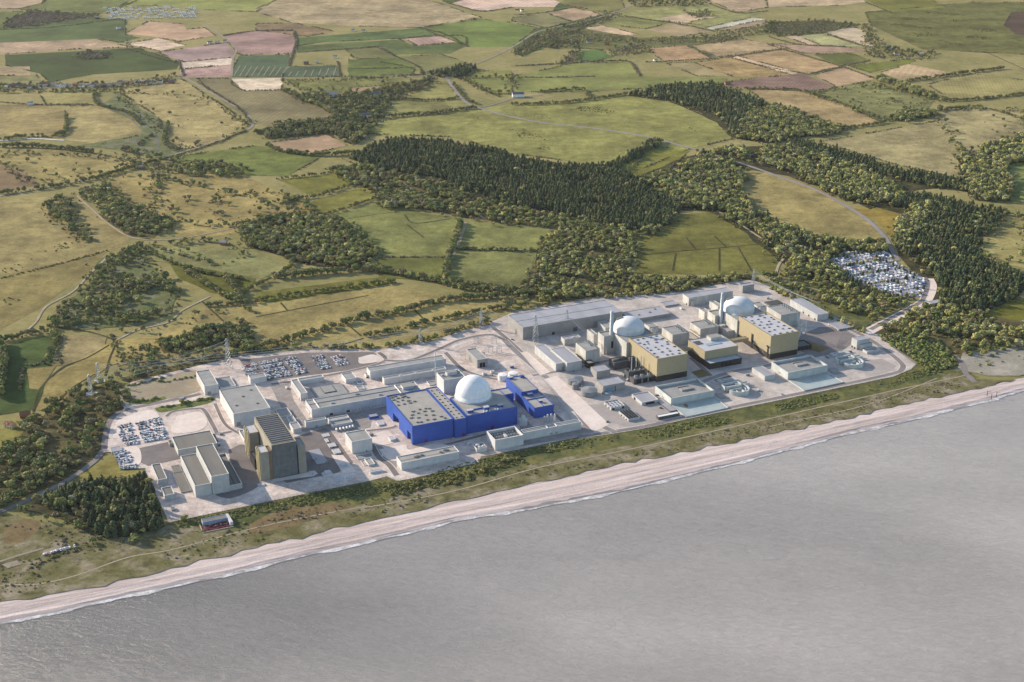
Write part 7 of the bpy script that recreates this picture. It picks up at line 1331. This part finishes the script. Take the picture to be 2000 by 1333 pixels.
HEDGES = [
 ([(480, 690), (560, 668), (640, 645), (700, 625), (790, 610), (870, 590), (980, 582)], 'tree lined hedge through the middle of the golden meadow', TH, .75), ([(500, 590), (600, 575), (700, 560), (775, 552)], 'leafy hedge below the dark green strip', TH, .6), ([(710, 660), (770, 648), (830, 632), (900, 618), (985, 602)], 'hedge along the meadow behind the white sheds', TH, .6),
 ([(540, 545), (640, 535), (720, 530), (760, 535), (850, 552), (900, 565), (990, 575)], 'thick hedge below the round green wood', TH, .85), ([(900, 435), (890, 470), (875, 510), (870, 545)], 'trees along the bare meadow track', TH, .8), ([(740, 503), (880, 503)], 'low hedge between the two drained meadows', BH, .6), ([(890, 488), (1050, 492)], 'low hedge across the green meadows right of the track', TH, .5),
 ([(880, 550), (960, 565), (1030, 572), (1010, 580)], 'hedge along the foot of the green meadows', TH, .7), ([(560, 390), (620, 385), (720, 350)], 'hedge between the upper and middle green strips', TH, .55), ([(600, 425), (640, 420), (760, 380), (790, 375)], 'hedge below the middle green strip', TH, .5), ([(540, 352), (600, 345), (680, 335)], 'hedge above the green strips', TH, .5), ([(550, 400), (580, 390), (610, 415), (620, 425)], 'bushy hedge at the west end of the strips', TH, .7),
 ([(440, 540), (470, 590), (420, 570), (360, 530)], 'hedge round the dark green paddock', TH, .8), ([(470, 575), (500, 560), (560, 530), (570, 510)], 'hedge climbing to the round wood', TH, .6), ([(270, 480), (330, 512), (400, 535), (480, 548)], 'hedge above the dark green paddock', TH, .6), ([(0, 668), (40, 660), (110, 640)], 'dark hedge at the top of the green left meadow', TH, .7), ([(400, 600), (500, 592)], 'hedge below the dark paddock', TH, .6),
 ([(0, 545), (100, 520), (210, 490)], 'thin hedge across the golden left field', {'gorse_bush': 1}, .9), ([(0, 380), (60, 372), (130, 362), (200, 346), (300, 318)], 'trees along the country lane', TH, .7), ([(300, 316), (400, 288), (480, 256)], 'thin hedge along the straight of the country lane', {'scrub_bush': 1}, .7), ([(490, 240), (470, 215), (430, 188), (385, 160)], 'hedge along the curve of the country lane', BH, .8), ([(0, 288), (60, 288), (120, 292), (185, 300)], 'tree row below the white glinting stream', TH, .8), ([(0, 275), (60, 268), (125, 262), (130, 230)], 'trees round the small left paddocks', TH, .7), ([(185, 180), (190, 205), (250, 222), (275, 245)], 'hedge above the reedy marsh', TH, .6),
 ([(0, 200), (70, 205), (180, 205)], 'hedge above the round golden field', BH, .7), ([(330, 240), (320, 280), (350, 295)], 'bushes on the right bank of the marsh', TH, .5), ([(270, 285), (300, 262)], 'bushes in the middle of the marsh', TH, .5), ([(500, 262), (560, 250), (640, 240)], 'hedge below the brown ploughed field', TH, .8), ([(555, 180), (600, 198), (640, 215), (660, 230)], 'hedge along the right of the brown ploughed field', TH, .9), ([(520, 285), (560, 300), (640, 305), (700, 300)], 'hedge below the tan ploughed field', TH, .8),
 ([(350, 120), (360, 150)], 'dark hedge by the lane corner', BH, .8), ([(575, 62), (580, 80), (572, 105), (565, 130)], 'dark hedge right of the pink ploughed field', BH, .8), ([(437, 70), (500, 61), (570, 60)], 'dark hedge above the pink ploughed field', BH, .8), ([(246, 95), (300, 112), (348, 124)], 'dark hedge under the pale far fields', BH, .6), ([(0, 58), (100, 54), (245, 36)], 'dark hedge under the bare heath', BH, .6),
 ([(735, 92), (775, 112), (815, 130), (828, 145)], 'diagonal hedge across the far striped fields', BH, .8), ([(580, 103), (680, 97), (740, 92)], 'hedge across the far green fields', BH, .6), ([(780, 76), (900, 70), (910, 92)], 'hedge round the far pink plot', BH, .7), ([(820, 55), (870, 68), (915, 92)], 'hedge along the edge of the far bright green field', BH, .8), ([(680, 135), (810, 133)], 'thin hedge in the far green paddocks', BH, .6), ([(660, 122), (665, 150)], 'dark hedge right of the netted green plots', BH, .8), ([(640, 150), (740, 152), (830, 146)], 'hedge below the far lane', BH, .9),
 ([(765, 195), (850, 198), (895, 192)], 'hedge below the round yellow field', TH, .5), ([(720, 232), (780, 228), (860, 222), (930, 212)], 'tree row above the wide green field', TH, .7), ([(885, 165), (910, 195), (930, 205)], 'trees beside the grey road fork', TH, .6), ([(905, 155), (950, 180), (975, 190)], 'hedge right of the road fork', TH, .5), ([(1000, 205), (1060, 205), (1140, 198), (1225, 185)], 'pale tree row below the far barn', TH, .6), ([(1050, 182), (1130, 175), (1150, 190)], 'trees round the paddock by the far barn', TH, .6), ([(1000, 152), (1080, 152), (1160, 150)], 'dark streaky hedge in the long olive field', BH, .7),
 ([(1000, 130), (1100, 125), (1180, 120), (1230, 122), (1250, 150)], 'dark hedge above the long olive field', BH, .9), ([(1260, 122), (1310, 120), (1390, 115), (1420, 112), (1540, 95)], 'hedge between the far tan fields', BH, .7), ([(1345, 90), (1395, 114)], 'hedge between two far tan squares', BH, .8), ([(1420, 112), (1500, 132), (1580, 146)], 'hedge along the pale strip', BH, .6), ([(1500, 88), (1560, 106), (1640, 130), (1710, 155)], 'long diagonal hedge through the far tan fields', BH, .8), ([(1580, 146), (1640, 132), (1700, 119)], 'hedge above the far pale brown field', BH, .7), ([(1420, 175), (1500, 175), (1570, 180), (1640, 202), (1722, 240)], 'dark hedge along the long tan field', TH, .5), ([(1650, 252), (1720, 242), (1830, 218), (1905, 210)], 'hedge above the big tan field', TH, .6), ([(1905, 208), (1960, 222), (2010, 240)], 'thin hedge right of the big tan field', TH, .5), ([(1770, 160), (1830, 152), (1900, 142), (1960, 135)], 'dark straight hedge below the moor', TH, .7), ([(1830, 192), (1870, 198), (1960, 190), (2010, 182)], 'hedge along the stony stream', TH, .6),
 ([(1005, 30), (1065, 25), (1120, 15)], 'hedge above the far tan pair', BH, .7), ([(1220, 32), (1270, 40), (1330, 48), (1395, 62)], 'hedge across the far pale fields', BH, .7), ([(1385, 8), (1440, 26), (1500, 22)], 'hedge round the far top tan field', BH, .7), ([(1610, 65), (1690, 92)], 'hedge between the far light green and pale fields', BH, .8), ([(1500, 72), (1560, 88), (1650, 92)], 'hedge above the far pinkish strip', BH, .8), ([(1690, 5), (1740, 25)], 'hedge left of the striped far field', BH, .8), ([(100, 25), (200, 28), (235, 15), (270, 0)], 'hedge round the far top left field', BH, .6), ([(880, 8), (940, 23), (1000, 15)], 'dark hedge below the far pale pink field', BH, .8),
 ([(250, 756), (310, 742), (325, 738)], 'low clipped hedge at the top of the gravel lot', {'dune_bush': 1}, .75), ([(246, 765), (250, 785), (290, 784), (310, 780)], 'low green hedge round the near side of the gravel lot', {'dune_bush': .9, 'broadleaf_tree': .1}, .8), ([(302, 800), (340, 795), (380, 786), (415, 780)], 'strip of grass and bushes before the big white store', {'dune_bush': .93, 'broadleaf_tree': .07}, .8), ([(312, 745), (320, 748), (350, 742), (382, 736)], 'low hedge inside the gravel lot', {'dune_bush': 1}, .7),
 ([(1505, 565), (1560, 592), (1620, 622), (1690, 652)], 'row of bushes along the back fence of the reactor site', {'dune_bush': .4, 'birch_tree': .3, 'scrub_bush': .3}, .8), ([(1180, 584), (1260, 577), (1330, 570)], 'bushes along the back of the flat grey hall', {'scrub_bush': .6, 'birch_tree': .4}, .7), ([(500, 688), (600, 680), (700, 682), (780, 676), (850, 662), (900, 645), (960, 630)], 'row of bushes along the back edge of the older station', {'scrub_bush': .6, 'broadleaf_tree': .4}, .65),
 ([(105, 648), (108, 672), (100, 690), (82, 712)], 'hedge stepping down the dark green left meadow', TH, .6), ([(84, 713), (60, 715), (44, 718)], 'short hedge at the corner of the dark green meadow', BH, .7), ([(44, 720), (41, 745), (39, 766)], 'hedge ending in the dark green left meadow', BH, .7), ([(-4, 672), (6, 700), (4, 730), (-2, 775)], 'tall dark trees at the left edge of the green meadow', {'broadleaf_tree': 1}, 1.1), ([(120, 655), (115, 690), (118, 714)], 'hedge left of the straw coloured paddock', BH, .6),
 ([(60, 1110), (110, 1090), (150, 1075)], 'dark hedge below the seaside car park', {'gorse_bush': 1}, 1.0),
]
for i, h_ in enumerate(HEDGES): hedge(h_[0], h_[1], h_[2], h_[3], sp=4.2 if h_[2] is not BH else 5)
# thin hedges between the far fields (nobody could count them): one mass
out = []
for f in FIELDS:
    ps = f[1]; cy = sum(p[1] for p in ps)/len(ps)
    if cy > 330: continue
    q = Us(ps)
    for i in range(len(q)):
        if random.random() < .25: continue
        a, b = q[i], q[(i+1) % len(q)]; d = math.hypot(b[0]-a[0], b[1]-a[1]); k = max(1, int(d/6)); g_ = random.random()*.5
        for j in range(k):
            if math.sin(j*.21+i*2.1) < g_-.75: continue
            t = (j+random.random())/k; out.append((a[0]+(b[0]-a[0])*t+random.uniform(-1.5, 1.5), a[1]+(b[1]-a[1])*t+random.uniform(-1.5, 1.5)))
X = np.array([p[0] for p in out]); Y = np.array([p[1] for p in out]); m = ~near_road(X, Y, 1)
bulk('field_hedges', make(X[m], Y[m], {'bare_bush': .45, 'scrub_bush': .4, 'gorse_bush': .15}, .85), 'thin dark hedges dividing the far fields', 'hedges')
# ------------------------------------------------------------------ thin sea haze over the whole place
hz = MB(); hz.box(-70000, -70000, -45, 70000, 70000, 930, bottom=True); hm = bpy.data.materials.new("haze_air"); hm.use_nodes = True; t_ = hm.node_tree
t_.nodes.remove(t_.nodes["Principled BSDF"]); pv = t_.nodes.new("ShaderNodeVolumePrincipled"); pv.inputs["Color"].default_value = (.90, .94, 1.0, 1); pv.inputs["Density"].default_value = 8e-6; pv.inputs["Anisotropy"].default_value = .2
t_.links.new(pv.outputs[0], t_.nodes["Material Output"].inputs["Volume"])
tag(obj("haze", hz, hm), "thin pale haze softening the far fields", "haze", kind="stuff")
